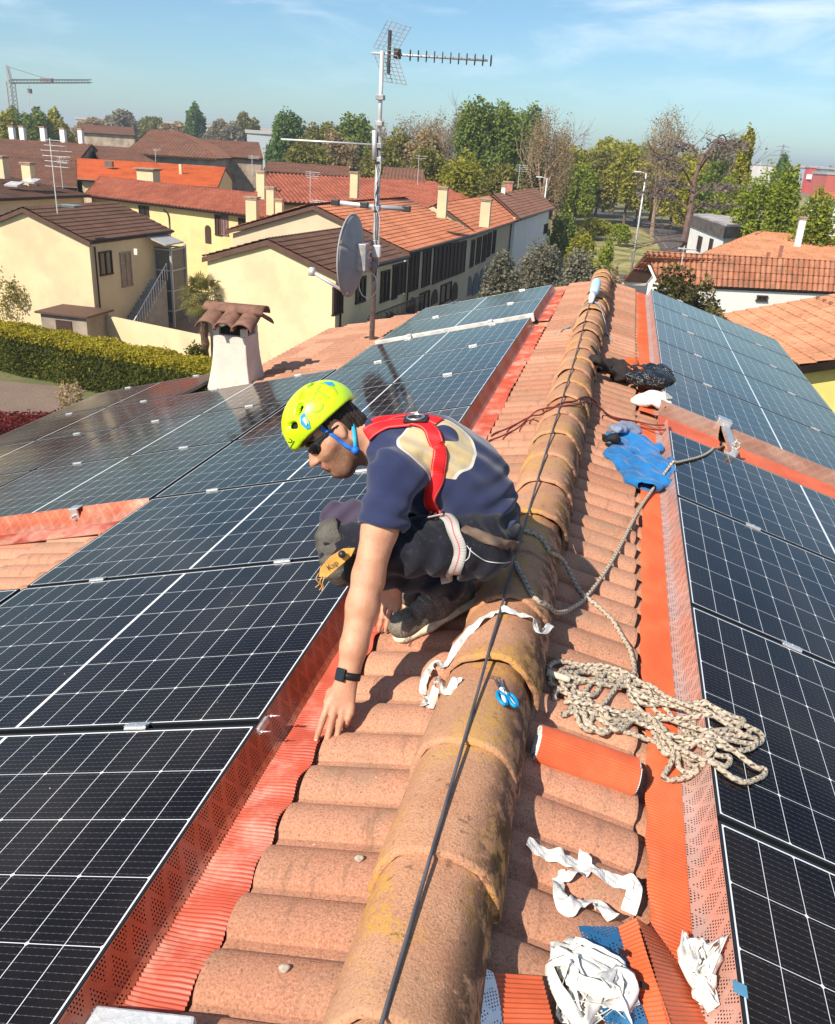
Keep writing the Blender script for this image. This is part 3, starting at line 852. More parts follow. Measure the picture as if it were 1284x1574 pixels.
    sdf_obj(k, 'knee_pad', m_pad, root, 1)
    # ---------- belt
    m_belt = pm('tan_belt', (.13, .085, .06), .6, .25, 20, .3, 200)
    mbb, _ = ribbon(both, [(712, 812), (735, 822), (762, 833), (786, 838), (794, 838)], .034, .006)
    mbb.build('belt', m_belt, root, smooth=True, solid=.004)
    m_pipe = pm('white_piping', (.5, .5, .5), .7, .1)
    for pts in ([(718, 838), (728, 850), (748, 862), (772, 865), (784, 862)], [(716, 862), (722, 856), (724, 842)]):
        _, L = ribbon(tT, pts, .01, .003)
        if len(L) > 3: MB().tube(L, .0016, 5).build('piping', m_pipe, root)
    # ---------- harness
    hr = empty('harness', (0, 0, 0)); hr.parent = root; hr.location = (0, 0, .5)
    mw, N, bs = newmat('red_webbing'); u, w_, _ = N.sep(N.tc('UV'))
    c = N.mix(((u*700).m('SINE')*.5+.5)*.25, (.62, .012, .016), (.35, .004, .008)); c = N.mix((w_.ab()-.40).ab().lt(.03)*.5, c, (.85, .30, .25))
    setp(N, bs, Base_Color=c, Roughness=.62, Specular_IOR_Level=.35, Normal=N.bump((u*900).m('SINE'), .3, .001))
    m_wg, N, bs = newmat('grey_webbing'); u, w_, _ = N.sep(N.tc('UV'))
    c = N.mix(((u*700).m('SINE')*.5+.5)*.3, (.40, .38, .36), (.24, .23, .22)); c = N.mix(w_.ab().lt(.05), c, (.42, .10, .09))
    setp(N, bs, Base_Color=c, Roughness=.7, Normal=N.bump((u*900).m('SINE'), .3, .001))
    for pts, wd, of in (([(553, 696), (557, 680), (568, 666), (586, 657), (612, 652), (634, 652)], .046, .010),
                    ([(575, 652), (600, 642), (622, 640), (650, 640), (676, 650)], .040, .008),
                    ([(634, 650), (655, 656), (668, 672), (676, 696), (673, 730), (664, 756), (664, 776), (682, 797)], .047, .010)):
        mbb, _ = ribbon(sT, pts, wd, of); mbb.build('strap', mw, hr, smooth=True, solid=.0035)
    mbb, _ = ribbon(both, [(672, 790), (690, 800), (702, 822), (709, 845), (703, 870), (690, 884), (676, 889)], .042, .012)
    mbb.build('leg_loop', m_wg, hr, smooth=True, solid=.0035)
    m_steel = pm('zinc_steel', (.55, .55, .55), .3, .1, 30, metal=.9)
    p, n_ = hit(sT, 640, 650, .020); tt = np.cross(n_, UP); tt /= np.linalg.norm(tt); vv = np.cross(n_, tt)
    ring = [p+tt*math.cos(a)*.026+vv*math.sin(a)*.020 for a in np.linspace(0, 2*math.pi, 25)]
    MB().tube(ring, .0034, 7, cap=False).build('dorsal_ring', m_steel, hr, smooth=True)
    p, n_ = hit(sT, 640, 650, .014)
    m_blk = pm('black_plastic', (.02, .02, .022), .4, .1)
    MB().box(p, (.075, .045, .008), [tt, vv, n_]).build('dorsal_plate', m_blk, hr, bevel=.003)
    p, n_ = hit(both, 674, 797, .018); tt = RT*.85-UP*.5; tt -= n_*(tt@n_); tt /= np.linalg.norm(tt); vv = np.cross(n_, tt)
    bk = MB()
    for o in (-.024, -.004, .018): bk.box(p+tt*o, (.006, .052, .006), [tt, vv, n_])
    for o in (-.026, .026): bk.box(p+vv*o, (.05, .005, .0055), [tt, vv, n_])
    bk.build('buckle', m_steel, hr, bevel=.001)
    # ---------- helmet
    HCc = hp(.0, 0, .080); rad = np.array([.124, .106, .100]); hb = HCc+hu*-.012
    h = SDF(HCc-.2, HCc+.2, .004)
    h.ell(HCc, rad, HA, .004); h.ell(HCc+hf*-.02-hu*.008, (.112, .104, .100), HA, .03)
    h.cone(hp(.112, -.02, .062), hp(.112, .02, .062), .010, .010, .03)
    rimn = -(hu*.985+hf*-.12); rimn /= np.linalg.norm(rimn)
    # cut: brim lower at the nape
    h.cut(hp(.0, 0, .048), -hu)
    h.ell(HCc+hu*-.006, rad-.012, HA, .003, sub=True); h.ell(HCc+hf*-.02-hu*.010, (.101, .093, .092), HA, .004, sub=True)
    def onh(th, ph, r=1.0):
        """point of the shell: th = angle from front towards his left, ph = height angle"""
        return HCc+(hf*math.cos(ph)*math.cos(th)*rad[0]-hs*math.cos(ph)*math.sin(th)*rad[1]+hu*math.sin(ph)*rad[2])*r
    vents = [(.55, .28, .30, .34), (.95, .55, .42, .50), (1.35, .78, .62, .72), (1.95, .85, .72, .80)]
    hq = lambda x, y, D: J(x, y, D)
    tH = None
    def shellpt(px, py):
        d = ray(px, py); o = CAM-HCc; A_ = HA/rad[:, None]; do, dd = A_@o, A_@d; qa, qb, qc = dd@dd, 2*do@dd, do@do-1; di = qb*qb-4*qa*qc
        return CAM+d*((-qb-math.sqrt(max(di, 0)))/(2*qa))
    for (x0, y0, x1, y1) in ((478, 594, 488, 589), (464, 611, 470, 601), (458, 636, 462, 625), (443, 656, 452, 654)):
        p0, p1 = shellpt(x0, y0), shellpt(x1, y1); h.cone(p0, p1, .0105, .0135, .003, sub=True)
        m0, m1 = p0-HCc, p1-HCc; m0 = p0-2*hs*(m0@hs); m1 = p1-2*hs*(m1@hs); h.cone(m0, m1, .0105, .0135, .003, sub=True)
    h.warp(lambda P: .0012*np.sin(((P-HCc)@hs)*75))
    m_lime = pm('lime_plastic', (.56, .82, .008), .32, .04, 8, spec=.5, Coat_Weight=.3)
    helm, HV, HF = sdf_obj(h, 'helmet', m_lime, root, 1)
    hT = bvh(HV, HF)
    hin = SDF(HCc-.2, HCc+.2, .006); hin.ell(HCc+hu*-.004, rad-.017, HA, .004); hin.cut(hp(.0, 0, .056), -hu)
    sdf_obj(hin, 'helmet_liner', pm('black_foam', (.012, .012, .013), .8, .2), helm, 1)
    def on_patch(name, outline, mat, tree, parent, off=.0015, thick=.001, close=True):
        P = []
        for q in outline:
            p, n_ = hit(tree, q[0], q[1], off)
            if p is not None: P.append(p)
        return MB().quad(*P).build(name, mat, parent, solid=thick)
    m_blue = pm('bright_blue_plastic', (.02, .30, .62), .4, .1)
    on_patch('side_badge', [(462, 640), (468, 634), (476, 648), (478, 658), (472, 660), (463, 652)], m_blue, hT, helm)
    on_patch('side_badge', [(494, 582), (503, 583), (511, 588), (515, 594), (505, 593), (497, 588)], m_blue, hT, helm)
    m_white = pm('white_plastic', (.8, .8, .8), .5, .05)
    on_patch('badge_eye', [(466, 645), (469, 641), (473, 650), (472, 654)], m_white, hT, helm, .0035)
    # lettering moulded on the shell
    def text_on(txt, px, py, sizepx, ang, mat, tree, parent, name, off=.0014):
        cu = bpy.data.curves.new('lettering', 'FONT'); cu.body = txt; cu.size = 1.0; cu.align_x = 'CENTER'; cu.align_y = 'CENTER'; cu.resolution_u = 3
        ob = bpy.data.objects.new('lettering', cu); COL.objects.link(ob); dg = bpy.context.evaluated_depsgraph_get(); dg.update()
        me = bpy.data.meshes.new_from_object(ob.evaluated_get(dg)); bm = bmesh.new(); bm.from_mesh(me)
        bmesh.ops.triangulate(bm, faces=bm.faces[:]); bmesh.ops.subdivide_edges(bm, edges=bm.edges[:], cuts=1); V = []; ok = {}
        ca, sa = math.cos(ang), math.sin(ang)
        for i, vt in enumerate(bm.verts):
            x, y = vt.co.x*sizepx, vt.co.y*sizepx
            p, n_ = hit(tree, px+x*ca+y*sa, py+x*sa-y*ca, off); ok[i] = p is not None; V.append(p if p is not None else np.zeros(3))
        bm.verts.index_update(); Fs = [[w.index for w in f.verts] for f in bm.faces]
        Fs = [f for f in Fs if all(ok[i] for i in f)]
        bm.free(); bpy.data.objects.remove(ob); bpy.data.curves.remove(cu); bpy.data.meshes.remove(me)
        if Fs: return MB().add(V, Fs).build(name, mat, parent)
    m_lime_d = pm('dark_lime_print', (.33, .52, .02), .4, .05); m_ink = pm('black_ink', (.03, .035, .02), .5, .1)
    text_on('CT)', 494, 612, 34, -1.0, m_lime_d, hT, helm, 'lettering')
    text_on('Pl', 446, 681, 17, .5, m_ink, hT, helm, 'lettering')
    # ---------- hair
    a = SDF(HC-.17, HC+.17, .004)
    a.ell(hp(-.022, 0, .028), (.093, .080, .085), HA, .01); a.cone(hp(-.085, -.02, -.020), hp(-.085, .02, -.02), .030, .030, .03)
    for s_ in (-1, 1): a.cone(hp(.012, s_*.069, .030), hp(.010, s_*.071, .002), .009, .005, .006)
    a.cut(hp(.016, 0, 0), hf); a.ell(hp(-.012, -.08, -.002), (.030, .03, .036), HA, .008, sub=True); a.cut(hp(0, 0, -.045), -hu+hf*.0)
    a.warp(lambda P: .003*nz(P, 90, 2)+.002*np.sin((P@hf)*420+nz(P, 30, 3)*4))
    m_hair = pm('dark_brown_hair', (.022, .012, .008), .6, .4, 60, .6, 300)
    sdf_obj(a, 'hair', m_hair, root, 0)
    # ---------- sunglasses
    g = SDF(HC-.17, HC+.17, .003)
    for s_ in (-1, 1):
        g.ell(hp(.078, s_*.033, .012), (.013, .037, .026), np.array([hf*.93+hs*s_*.36, hs*.93-hf*s_*.36, hu]), .004)
        g.chain([hp(.066, s_*.064, .018), hp(.03, s_*.078, .016), hp(-.018, s_*.082, .012)], [.0085, .006, .0045], .004, flat=(hs, .5))
    g.cone(hp(.091, -.012, .018), hp(.091, .012, .018), .0035, .0035, .004)
    m_sun = pm('black_gloss_lens', (.006, .005, .005), .06, .1, spec=.7, Coat_Weight=.5)
    sdf_obj(g, 'sunglasses', m_sun, root, 1)
    # ---------- helmet straps
    bT = bvh(np.vstack([BV]), BF)
    m_bs = pm('blue_webbing', (.012, .14, .55), .6, .15, 90); m_cy = pm('cyan_webbing', (.02, .38, .58), .6, .15, 90)
    def hstrap(pts, mat, wd, name):
        mbb, L = ribbon(bT, pts, wd, .006); mbb.build(name, mat, helm, smooth=True, solid=.0015); return L
    hstrap([(493, 658), (505, 665), (520, 676), (534, 686), (545, 691)], m_bs, .013, 'chin_strap')
    hstrap([(535, 630), (541, 648), (545, 670), (546, 691)], m_cy, .013, 'chin_strap')
    p, n_ = hit(bT, 545, 691, .010); q = SDF(p-.03, p+.03, .002); q.ell(p, (.013, .013, .013), None, .002)
    sdf_obj(q, 'strap_adjuster', m_bs, helm, 1)
    # ---------- watch
    wd_ = (wr-elb)/np.linalg.norm(wr-elb); wc = elb+wd_*np.linalg.norm(wr-elb)*.985
    u1 = np.cross(wd_, back); u1 /= np.linalg.norm(u1); u2 = np.cross(wd_, u1)
    q = MB(); nn = 28; G = np.zeros((2, nn+1, 3))
    for i in range(nn+1):
        an = 2*math.pi*i/nn
        for j in (0, 1): G[j, i] = wc+wd_*(j-.5)*.021+(u1*math.cos(an)*.0345+u2*math.sin(an)*.0335)
    wt = q.grid(G).build('watch_strap', pm('black_rubber', (.012, .012, .012), .55, .2), root, smooth=True, solid=.003)
    fn = back*.82-RT*.55; fn -= wd_*(fn@wd_); fn /= np.linalg.norm(fn); sx = np.cross(fn, wd_)
    MB().box(wc+fn*.036, (.033, .038, .011), [sx, wd_, fn]).build('watch_case', pm('black_watch_metal', (.03, .03, .032), .25, .1, metal=.5), wt, bevel=.004)
    MB().box(wc+fn*.0418, (.027, .032, .001), [sx, wd_, fn]).build('watch_screen', m_sun, wt, bevel=.0004)
    # ---------- shoes
    def shoe(heel, toe, mats, far):
        d = toe-heel; L = np.linalg.norm(d); d /= L; nrm = rnorm(-1); nrm = nrm-d*(nrm@d); nrm /= np.linalg.norm(nrm); sd = np.cross(d, nrm)
        P = lambda f, s_, u: heel+d*f+sd*s_+nrm*u
        S = SDF(heel-.22, heel+.30, .0045)
        S.cone(P(-.012, 0, .014), P(.10, 0, .010), .044, .047, .02); S.cone(P(.10, 0, .006), P(.225, 0, .002), .049, .045, .03)
        S.cone(P(.0, 0, .055), P(.035, 0, .055), .042, .042, .03); S.ell(P(.238, 0, .008), (.050, .048, .042), np.array([d, sd, nrm]), .03)
        S.cone(P(-.008, 0, .085), P(.040, 0, .088), .042, .042, .02); S.cone(P(.05, 0, .060), P(.15, 0, .030), .038, .034, .03)
        S.cut(P(0, 0, -.026), -nrm); S.ell(P(.012, 0, .138), (.045, .034, .04), np.array([d, sd, nrm]), .006, sub=True)
        S.warp(lambda Q: .0014*np.sin(((Q-heel)@d)*170)*(np.abs(((Q-heel)@nrm)-.03) < .03)+.001*nz(Q, 80, 2))
        o, V1, F1 = sdf_obj(S, 'shoe', mats[0], root, 1)
        T = SDF(heel-.22, heel+.30, .004)
        for (f0, f1, r0, r1) in ((-.015, .08, .048, .045), (.08, .16, .045, .052), (.16, .238, .052, .046)): T.cone(P(f0, 0, -.028), P(f1, 0, -.028), r0+.003, r1+.003, .02, flat=(nrm, .42))
        T.warp(lambda Q: .0015*np.sign(np.sin(((Q-heel)@d)*300))*(((Q-heel)@nrm) < -.038))
        sdf_obj(T, 'sole', mats[1], o, 1)
        if not far:
            tr = bvh(V1, F1)
            for f in (.085, .105, .125, .145):
                MB().tube(catmull([P(f, -.034, .086-(f-.085)*.55), P(f+.004, 0, .108-(f-.085)*.62), P(f, .034, .086-(f-.085)*.55)], 5), .003, 6).build('lace', m_lace, o, smooth=True)
            for a_ in (-1, 1): MB().tube(catmull([P(.085, 0, .108), P(.09, a_*.02, .124), P(.10, a_*.048, .098), P(.11, a_*.042, .076), P(.095, a_*.01, .106)], 6), .0026, 6).build('lace', m_lace, o, smooth=True)
            MB().tube(catmull([P(.0, -.040, .06), P(.03, -.044, .045), P(.06, -.046, .035)], 5), .003, 5).build('trim', m_pipe, o)
    m_lace = pm('grey_lace', (.30, .29, .26), .8, .1)
    m_sh = pm('dusty_dark_suede', (.17, .145, .115), .85, .45, 16, .5, 150, fine=.4); m_so = pm('worn_cream_sole', (.62, .53, .38), .8, .25, 25, .3, 150)
    shoe(heel, toe, (m_sh, m_so), False); shoe(heelF, toeF, (m_sh, m_so), True)
    # ---------- leather tool holder hanging at the knee
    m_lea = pm('tan_leather', (.62, .30, .055), .6, .2, 12, .3, 150)
    hol = MB(); fr = [(546, 842, 2.50), (528, 843, 2.50), (508, 855, 2.49), (493, 872, 2.48), (490, 886, 2.475), (502, 888, 2.475), (520, 873, 2.49), (540, 855, 2.50)]
    C_ = [J(*q) for q in fr]; ho = hol.prism(C_, -FW*.004).build('tool_holder', m_lea, root)
    V2, F2 = np.array([J(q[0], q[1], q[2]-.008) for q in fr]), [[0, 1, 2, 3, 4, 5, 6, 7]]
    tq = BVHTree.FromPolygons([tuple(v_) for v_ in V2], F2)
    text_on('Kap', 511, 869, 12, -.62, m_ink, tq, ho, 'lettering', .0005)
    p = J(526, 852, 2.478); MB().tube([p, p-FW*.010], [.012, .010], 12).build('rivet', m_blk, ho, smooth=True)
    for i_, q in enumerate([(490, 884), (496, 888), (500, 889)]):
        MB().tube(catmull([J(q[0], q[1]-3, 2.47), J(q[0]-4, q[1]+6, 2.465), J(q[0]+(2-i_)*2-3, q[1]+13, 2.47), J(q[0]-5, q[1]+19, 2.47)], 4), .0015, 5).build('fringe', m_lea, ho)
    po = SDF(J(530, 870, 2.53)-.12, J(530, 870, 2.53)+.12, .005)
    po.cone(J(538, 850, 2.56), J(541, 886, 2.57), .030, .022, .02); sdf_obj(po, 'tool_pouch', pm('black_pouch', (.02, .017, .016), .7, .4, 20, .4, 90), root, 1)
    return root
person = build_person()
# ================================================================ things lying on the roof
def obj_arrays(o):
    me = o.data; V = np.zeros(len(me.vertices)*3); me.vertices.foreach_get('co', V); V = V.reshape(-1, 3)+np.array(wloc(o))
    return V, [tuple(p.vertices) for p in me.polygons]
def tree_of(objs):
    Vs, Fs, n = [], [], 0
    for o in objs:
        V, F_ = obj_arrays(o); Vs.append(V); Fs += [tuple(i+n for i in f) for f in F_]; n += len(V)
    return BVHTree.FromPolygons([tuple(v) for v in np.vstack(Vs)], Fs)
base_objs = [o for o in house.children if o.name.split('.')[0] in ('roof_slope', 'ridge_tile', 'mortar_bed')]
base_objs += [c for o in COL.objects if o.name.startswith(('flashing_strip', 'solar_panel')) for c in o.children if c.name.split('.')[0] in ('perforated_upstand', 'corrugated_skirt', 'glass', 'frame')]
RT_ = tree_of(base_objs)
def drop(p, off=.0):
    loc, n, i, t = RT_.ray_cast(Vector((p[0], p[1], 1.0)), Vector((0, 0, -1)))
    return np.array([p[0], p[1], (loc.z if loc is not None else -.3)+off])
def pxr(px, py, off=.0):
    p, n = hit(RT_, px, py, off); return p
def relax(P, off, it=2):
    """let a soft line hang over the tops of what lies under it"""
    P = np.array(P); G = np.array([drop(p, off)[2] for p in P]); Z = G.copy()
    for _ in range(60):
        Z[1:-1] = np.maximum(G[1:-1], (Z[:-2]+Z[2:])/2-.00025)
    P[:, 2] = Z; return P
def m_rope_():
    m, N, b = newmat('braided_rope'); u, w, _ = N.sep(N.tc('UV'))
    a = ((u*34+w*2).fr()-.5).ab().lt(.16)*((u*34-w*2).fr()-.5).ab().lt(.34)
    br = ((u*300+w*6).m('SINE')*.5+.5)*((u*300-w*6).m('SINE')*.5+.5)
    c = N.mix(br, (.40, .33, .25), (.70, .62, .50)); c = N.mix(N.noise(N.tc('Object'), 9, 3).ss(.4, .7)*.4, c, (.42, .34, .25)); c = N.mix(a*.9, c, (.075, .055, .05))
    setp(N, b, Base_Color=c, Roughness=.85, Specular_IOR_Level=.2, Normal=N.bump(br, .5, .002)); return m
m_rope = m_rope_()
rr = random.Random(11)
root = empty('rope', drop(onz(960, 1080, -.2)), 'long cream braided rope with dark flecks, coiled in a messy pile on the right slope', 'rope')
def px_path(pts, off, n=10, soft=True, lift=None):
    P = [pxr(x, y, 0) for x, y in pts]; P = np.array(catmull([p for p in P if p is not None], n))
    return relax(P, off) if soft else P
RR = .0083
coil = []
# free ends
e1 = px_path([(792, 868), (800, 885), (822, 922), (848, 942), (882, 938), (908, 912), (942, 868), (985, 792), (1024, 731), (1046, 712), (1090, 697), (1112, 688)], RR)
e2 = px_path([(793, 820), (831, 830), (848, 853), (866, 880), (894, 914), (922, 945), (952, 980), (970, 1008), (975, 1034), (962, 1052), (935, 1052)], RR)
MB().tube(e1, RR, 9).build('rope_strand', m_rope, root, smooth=True)
MB().tube(e2, RR, 9).build('rope_strand', m_rope, root, smooth=True)
# the coil: one long line wandering between the two bunches of bights
pts = [(935, 1052), (905, 1042)]
Ls = [(846, 1040), (852, 1078), (872, 1100), (882, 1056), (900, 1118), (862, 1052), (905, 1080), (848, 1060)]
Rs = [(1150, 1122), (1170, 1134), (1120, 1168), (1140, 1112), (1094, 1152), (1174, 1186), (1070, 1192), (1160, 1142)]
for k, (l, r_) in enumerate(zip(Ls, Rs)):
    up1 = (rr.uniform(925, 965), rr.uniform(1030, 1068)); up2 = (rr.uniform(1010, 1060), rr.uniform(1082, 1112))
    lo1 = (rr.uniform(1020, 1060), rr.uniform(1140, 1172)); lo2 = (rr.uniform(930, 965), rr.uniform(1098, 1140))
    pts += [l, (l[0]+14, l[1]-16), up1, (rr.uniform(970, 1000), rr.uniform(1060, 1095)), up2, (r_[0]-30, r_[1]-12), r_, (r_[0]-8, r_[1]+14), (r_[0]-50, r_[1]+rr.uniform(6, 18)), lo1, (rr.uniform(985, 1005), rr.uniform(1110, 1150)), lo2, (l[0]+18, l[1]+22)]
P = np.array(catmull([q for q in (pxr(x, min(y, 1200)) for x, y in pts) if q is not None], 9))
G = np.array([drop(p, RR)[2] for p in P]); Z = G.copy()
# stack strands: later turns ride over the earlier ones
cell = {}
for i, p in enumerate(P):
    key = (int(p[0]/.012), int(p[1]/.012)); z = Z[i]
    for dx in (-1, 0, 1):
        for dy in (-1, 0, 1):
            for (j, zj) in cell.get((key[0]+dx, key[1]+dy), ()):
                if i-j > 12 and math.hypot(P[j][0]-p[0], P[j][1]-p[1]) < RR*1.8: z = max(z, zj+RR*1.1)
    Z[i] = min(z, G[i]+.042); cell.setdefault(key, []).append((i, Z[i]))
for _ in range(22): Z[1:-1] = np.maximum(G[1:-1], (Z[:-2]+2*Z[1:-1]+Z[2:])/4)
P[:, 2] = Z
MB().tube(P, RR, 8).build('rope_coil', m_rope, root, smooth=True)
e3 = np.linspace(pxr(838, 1040, .02), pxr(872, 1054, .03), 6)
MB().tube(e3, .0105, 9).build('whipped_end', pm('rope_whipping', (.62, .56, .42), .7, .1), root, smooth=True)

# lifeline cable on the ridge
m_cab, N, b = newmat('black_braided_cable'); u, w, _ = N.sep(N.tc('UV'))
setp(N, b, Base_Color=N.mix(((u*420+w).fr()).lt(.35), (.035, .035, .045), (.16, .16, .19)), Roughness=.6, Normal=N.bump((u*2600).m('SINE'), .4, .001))
Lc = np.array([(-.030-.0035*y+.004*math.sin(y*1.3), y, 0) for y in np.linspace(.15, 9.0, 160)]); Lc = relax(Lc, .006)
tag(MB().tube(Lc, .0040, 8).build('lifeline_cable', m_cab, smooth=True), 'dark braided lifeline stretched along the crest of the ridge tiles', 'cable')
# anchor with blue sleeve at the far end
pa = drop((-.055, 9.0, 0), .03)
an_ = empty('ridge_anchor', pa, 'pale blue and white lifeline anchor strapped over the far end of the ridge', 'anchor')
m_lb = pm('pale_blue_plastic', (.42, .62, .74), .5, .1); m_wh = pm('dirty_white_plastic', (.68, .68, .66), .6, .12, 20)
MB().tube([pa+(0, 0, .03), pa+(.01, .10, .05), pa+(.01, .42, .09), pa+(.01, .62, .08)], [.03, .05, .052, .04], 12).build('shock_sleeve', m_lb, an_, smooth=True)
MB().tube([pa+(0, -.35, .0), pa+(0, -.2, .03), pa+(0, .02, .03)], [.02, .035, .032], 10).build('tensioner', m_wh, an_, smooth=True)
m_gs = pm('grey_blue_strap', (.25, .32, .38), .8, .15)
for x1, y1 in ((-.34, 8.15), (.20, 7.95)):
    Q = [drop((-.05+(x1+.05)*f, 8.85+(y1-8.85)*f, 0), .012) for f in np.linspace(0, 1, 9)]; Q = np.array(Q)
    G_ = np.stack([Q+np.array([.0, .035, .0]), Q, Q-np.array([0, .035, 0])], 1); MB().grid(G_).build('anchor_strap', m_gs, an_, smooth=True, solid=.006)
# dark red cord laid across the ridge
m_cord = pm('dark_red_cord', (.16, .022, .02), .55, .2)
co = px_path([(755, 672), (786, 658), (815, 650), (840, 634), (862, 622), (886, 620), (911, 633), (941, 644), (986, 653), (1021, 655)], .008)
root = empty('cable_bundle', drop(co[40]), 'two thin dark red wires lying across the ridge beyond the worker', 'cable')
MB().tube(co, .0055, 6).build('wire', m_cord, root, smooth=True)
co2 = px_path([(748, 682), (790, 664), (822, 644), (850, 628), (880, 625), (915, 640), (950, 648), (990, 660), (1023, 662)], .008)
MB().tube(co2, .005, 6).build('wire', m_cord, root, smooth=True)

# ---- strips of white backing tape
m_tape, N, b = newmat('white_backing_paper'); v = N.tc('Object')
setp(N, b, Base_Color=N.mix(N.noise(v, 12, 3).ss(.3, .7), (.62, .60, .56), (.70, .69, .66)), Roughness=.55, Specular_IOR_Level=.35, Transmission_Weight=0.0, Normal=N.bump(N.noise(v, 60, 4, .6), .35, .004))
def tape(name, pts, wd, label, seed, twist=.6, lift=.014):
    r = random.Random(seed); P = np.array(catmull([q for q in (pxr(*p) for p in pts) if q is not None], 9)); P = relax(P, .004); n = len(P)
    T = np.gradient(P, axis=0); T /= np.linalg.norm(T, axis=1)[:, None]+1e-9; G_ = np.zeros((n, 4, 3)); ph = r.uniform(0, 6)
    for i in range(n):
        up = np.array([0, 0, 1.]); B = np.cross(T[i], up); B /= np.linalg.norm(B)+1e-9; Nn = np.cross(B, T[i])
        an = twist*math.sin(i*.21+ph)+twist*.6*math.sin(i*.53+2*ph); d = B*math.cos(an)+Nn*math.sin(an)
        c = P[i]+Nn*(abs(math.sin(an))*wd*.5+lift*.3*(1+math.sin(i*.37+ph)))
        for j in range(4): G_[i, j] = c+d*(j/3-.5)*wd+Nn*.002*math.sin(j*2+i*.9)
    return tag(MB().grid(G_).build(name, m_tape, smooth=False, solid=.0008), label, 'tape strip')
tape('backing_tape', [(843, 998), (830, 975), (815, 956), (799, 947), (775, 944), (756, 947), (735, 963), (716, 981), (700, 1003), (684, 1030), (673, 1040), (662, 1036), (652, 1051), (650, 1067), (657, 1080), (651, 1091)], .024, 'thin white tape strip draped over the ridge tile beside the worker\'s shoe', 1, .35)
tape('backing_tape', [(706, 1047), (698, 1056), (685, 1068), (671, 1080), (660, 1093)], .024, 'shortest white tape strip, on the left slope tile left of the scissors', 2, .5)
tape('backing_tape', [(808, 1300), (835, 1314), (862, 1326), (893, 1334), (925, 1352), (955, 1360), (974, 1366), (972, 1385), (966, 1405)], .036, 'white tape strip lying across the tiles below the orange roll', 3, .25)
tape('backing_tape', [(898, 1322), (896, 1342), (876, 1352), (858, 1360), (860, 1384), (872, 1404), (888, 1394), (915, 1398), (942, 1420)], .033, 'curled white tape strip crossing over the longer one below the orange roll', 4, .4)
def crumple(name, px, py, rx, ry, n, wd, label, seed, hgt=.07):
    r = random.Random(seed); c = pxr(px, py); P = []
    for k in range(n):
        an = r.uniform(0, 6.28); q = r.uniform(.35, 1.0)
        p = c+np.array([math.cos(an)*rx*q, math.sin(an)*ry*q, 0]); P.append(drop(p, .012+r.uniform(0, hgt)*(1-q*.75)))
    P = np.array(catmull(P, 7)); T = np.gradient(P, axis=0); T /= np.linalg.norm(T, axis=1)[:, None]+1e-9; n = len(P); G_ = np.zeros((n, 4, 3)); an = 0
    for i in range(n):
        ax = np.array([math.sin(i*.31), math.cos(i*.23), .6]); B = np.cross(T[i], ax); B /= np.linalg.norm(B)+1e-9
        for j in range(4): G_[i, j] = P[i]+B*(j/3-.5)*wd+np.array([0, 0, .003*((i+j) % 2)])
        z0 = drop(P[i], .004)[2]; G_[i, :, 2] = np.maximum(G_[i, :, 2], z0)
    return tag(MB().grid(G_).build(name, m_tape, smooth=True, solid=.0008), label, 'paper')
crumple('crumpled_backing', 905, 1520, .090, .10, 52, .030, 'large heap of crumpled white backing tape on the blue perforated offcut', 5, .09)
crumple('crumpled_backing', 1078, 1500, .050, .095, 22, .032, 'small heap of crumpled white backing tape against the right array at the bottom', 6, .06)

# ---- rolled orange strip
def roll():
    A = pxr(822, 1143, .05); B_ = pxr(968, 1196, .05); A = drop(A, .050); B_ = drop(B_, .050); ax = B_-A; L = np.linalg.norm(ax); ax /= L
    u = np.cross(ax, (0, 0, 1.)); u /= np.linalg.norm(u); v = np.cross(u, ax)
    root = empty('flashing_roll', drop((A+B_)/2), 'rolled up orange corrugated flashing with white backing, on the tiles below the rope', 'roll')
    n = 900; turns = 3.2; G_ = np.zeros((3, n, 3)); UV = np.zeros((3, n, 2)); G2 = np.zeros((2, n, 3))
    for i in range(n):
        t = i/(n-1); an = t*turns*2*math.pi; r = .030+.037*t+.0010*math.sin(i*2*math.pi/6)
        for j in range(3): G_[j, i] = A+ax*(j/2)*L+u*math.cos(an)*r+v*math.sin(an)*r*.74; UV[j, i] = (t, j)
        for j in range(2): G2[j, i] = A+ax*(j*(L+.008)-.004)+(u*math.cos(an)+v*math.sin(an)*.74)*(r-.0035)
    MB().grid(G_, UV).build('rolled_strip', m_corr_or, root, smooth=True)
    MB().grid(G2).build('backing_paper', m_tape, root, smooth=True)
roll()
# ---- offcuts at the bottom
def sheet(P4, nu, nv, fn, uvs):
    G_ = np.zeros((nu, nv, 3)); UV = np.zeros((nu, nv, 2)); P4 = [np.asarray(p) for p in P4]
    n_ = np.cross(P4[1]-P4[0], P4[3]-P4[0]); n_ /= np.linalg.norm(n_); n_ = n_ if n_[2] > 0 else -n_
    for i in range(nu):
        for j in range(nv):
            a, b_ = i/(nu-1), j/(nv-1); G_[i, j] = (P4[0]*(1-a)+P4[1]*a)*(1-b_)+(P4[3]*(1-a)+P4[2]*a)*b_+n_*fn(a, b_); UV[i, j] = (uvs[0]*b_, uvs[1]*a)
    return MB().grid(G_, UV)
def pr_(x, y, h): a, s = onroof(x, y, 1, HT+h); return roof(1, a, s, HT+h)
root = empty('flashing_offcut', pr_(980, 1500, .03), 'folded orange flashing offcut with a blue perforated edge at the bottom of the photo', 'flashing')
sheet([pr_(889, 1423, .05), pr_(948, 1424, .055), pr_(1000, 1590, .055), pr_(935, 1590, .05)], 6, 20, lambda a, b_: .003*math.sin(b_*9), (.28, .085)).build('perforated_edge', m_perf_blue, root, smooth=True)
rb = lambda a, b_: .0016*math.sin(b_*2*math.pi*26)+.004*math.sin(b_*5)
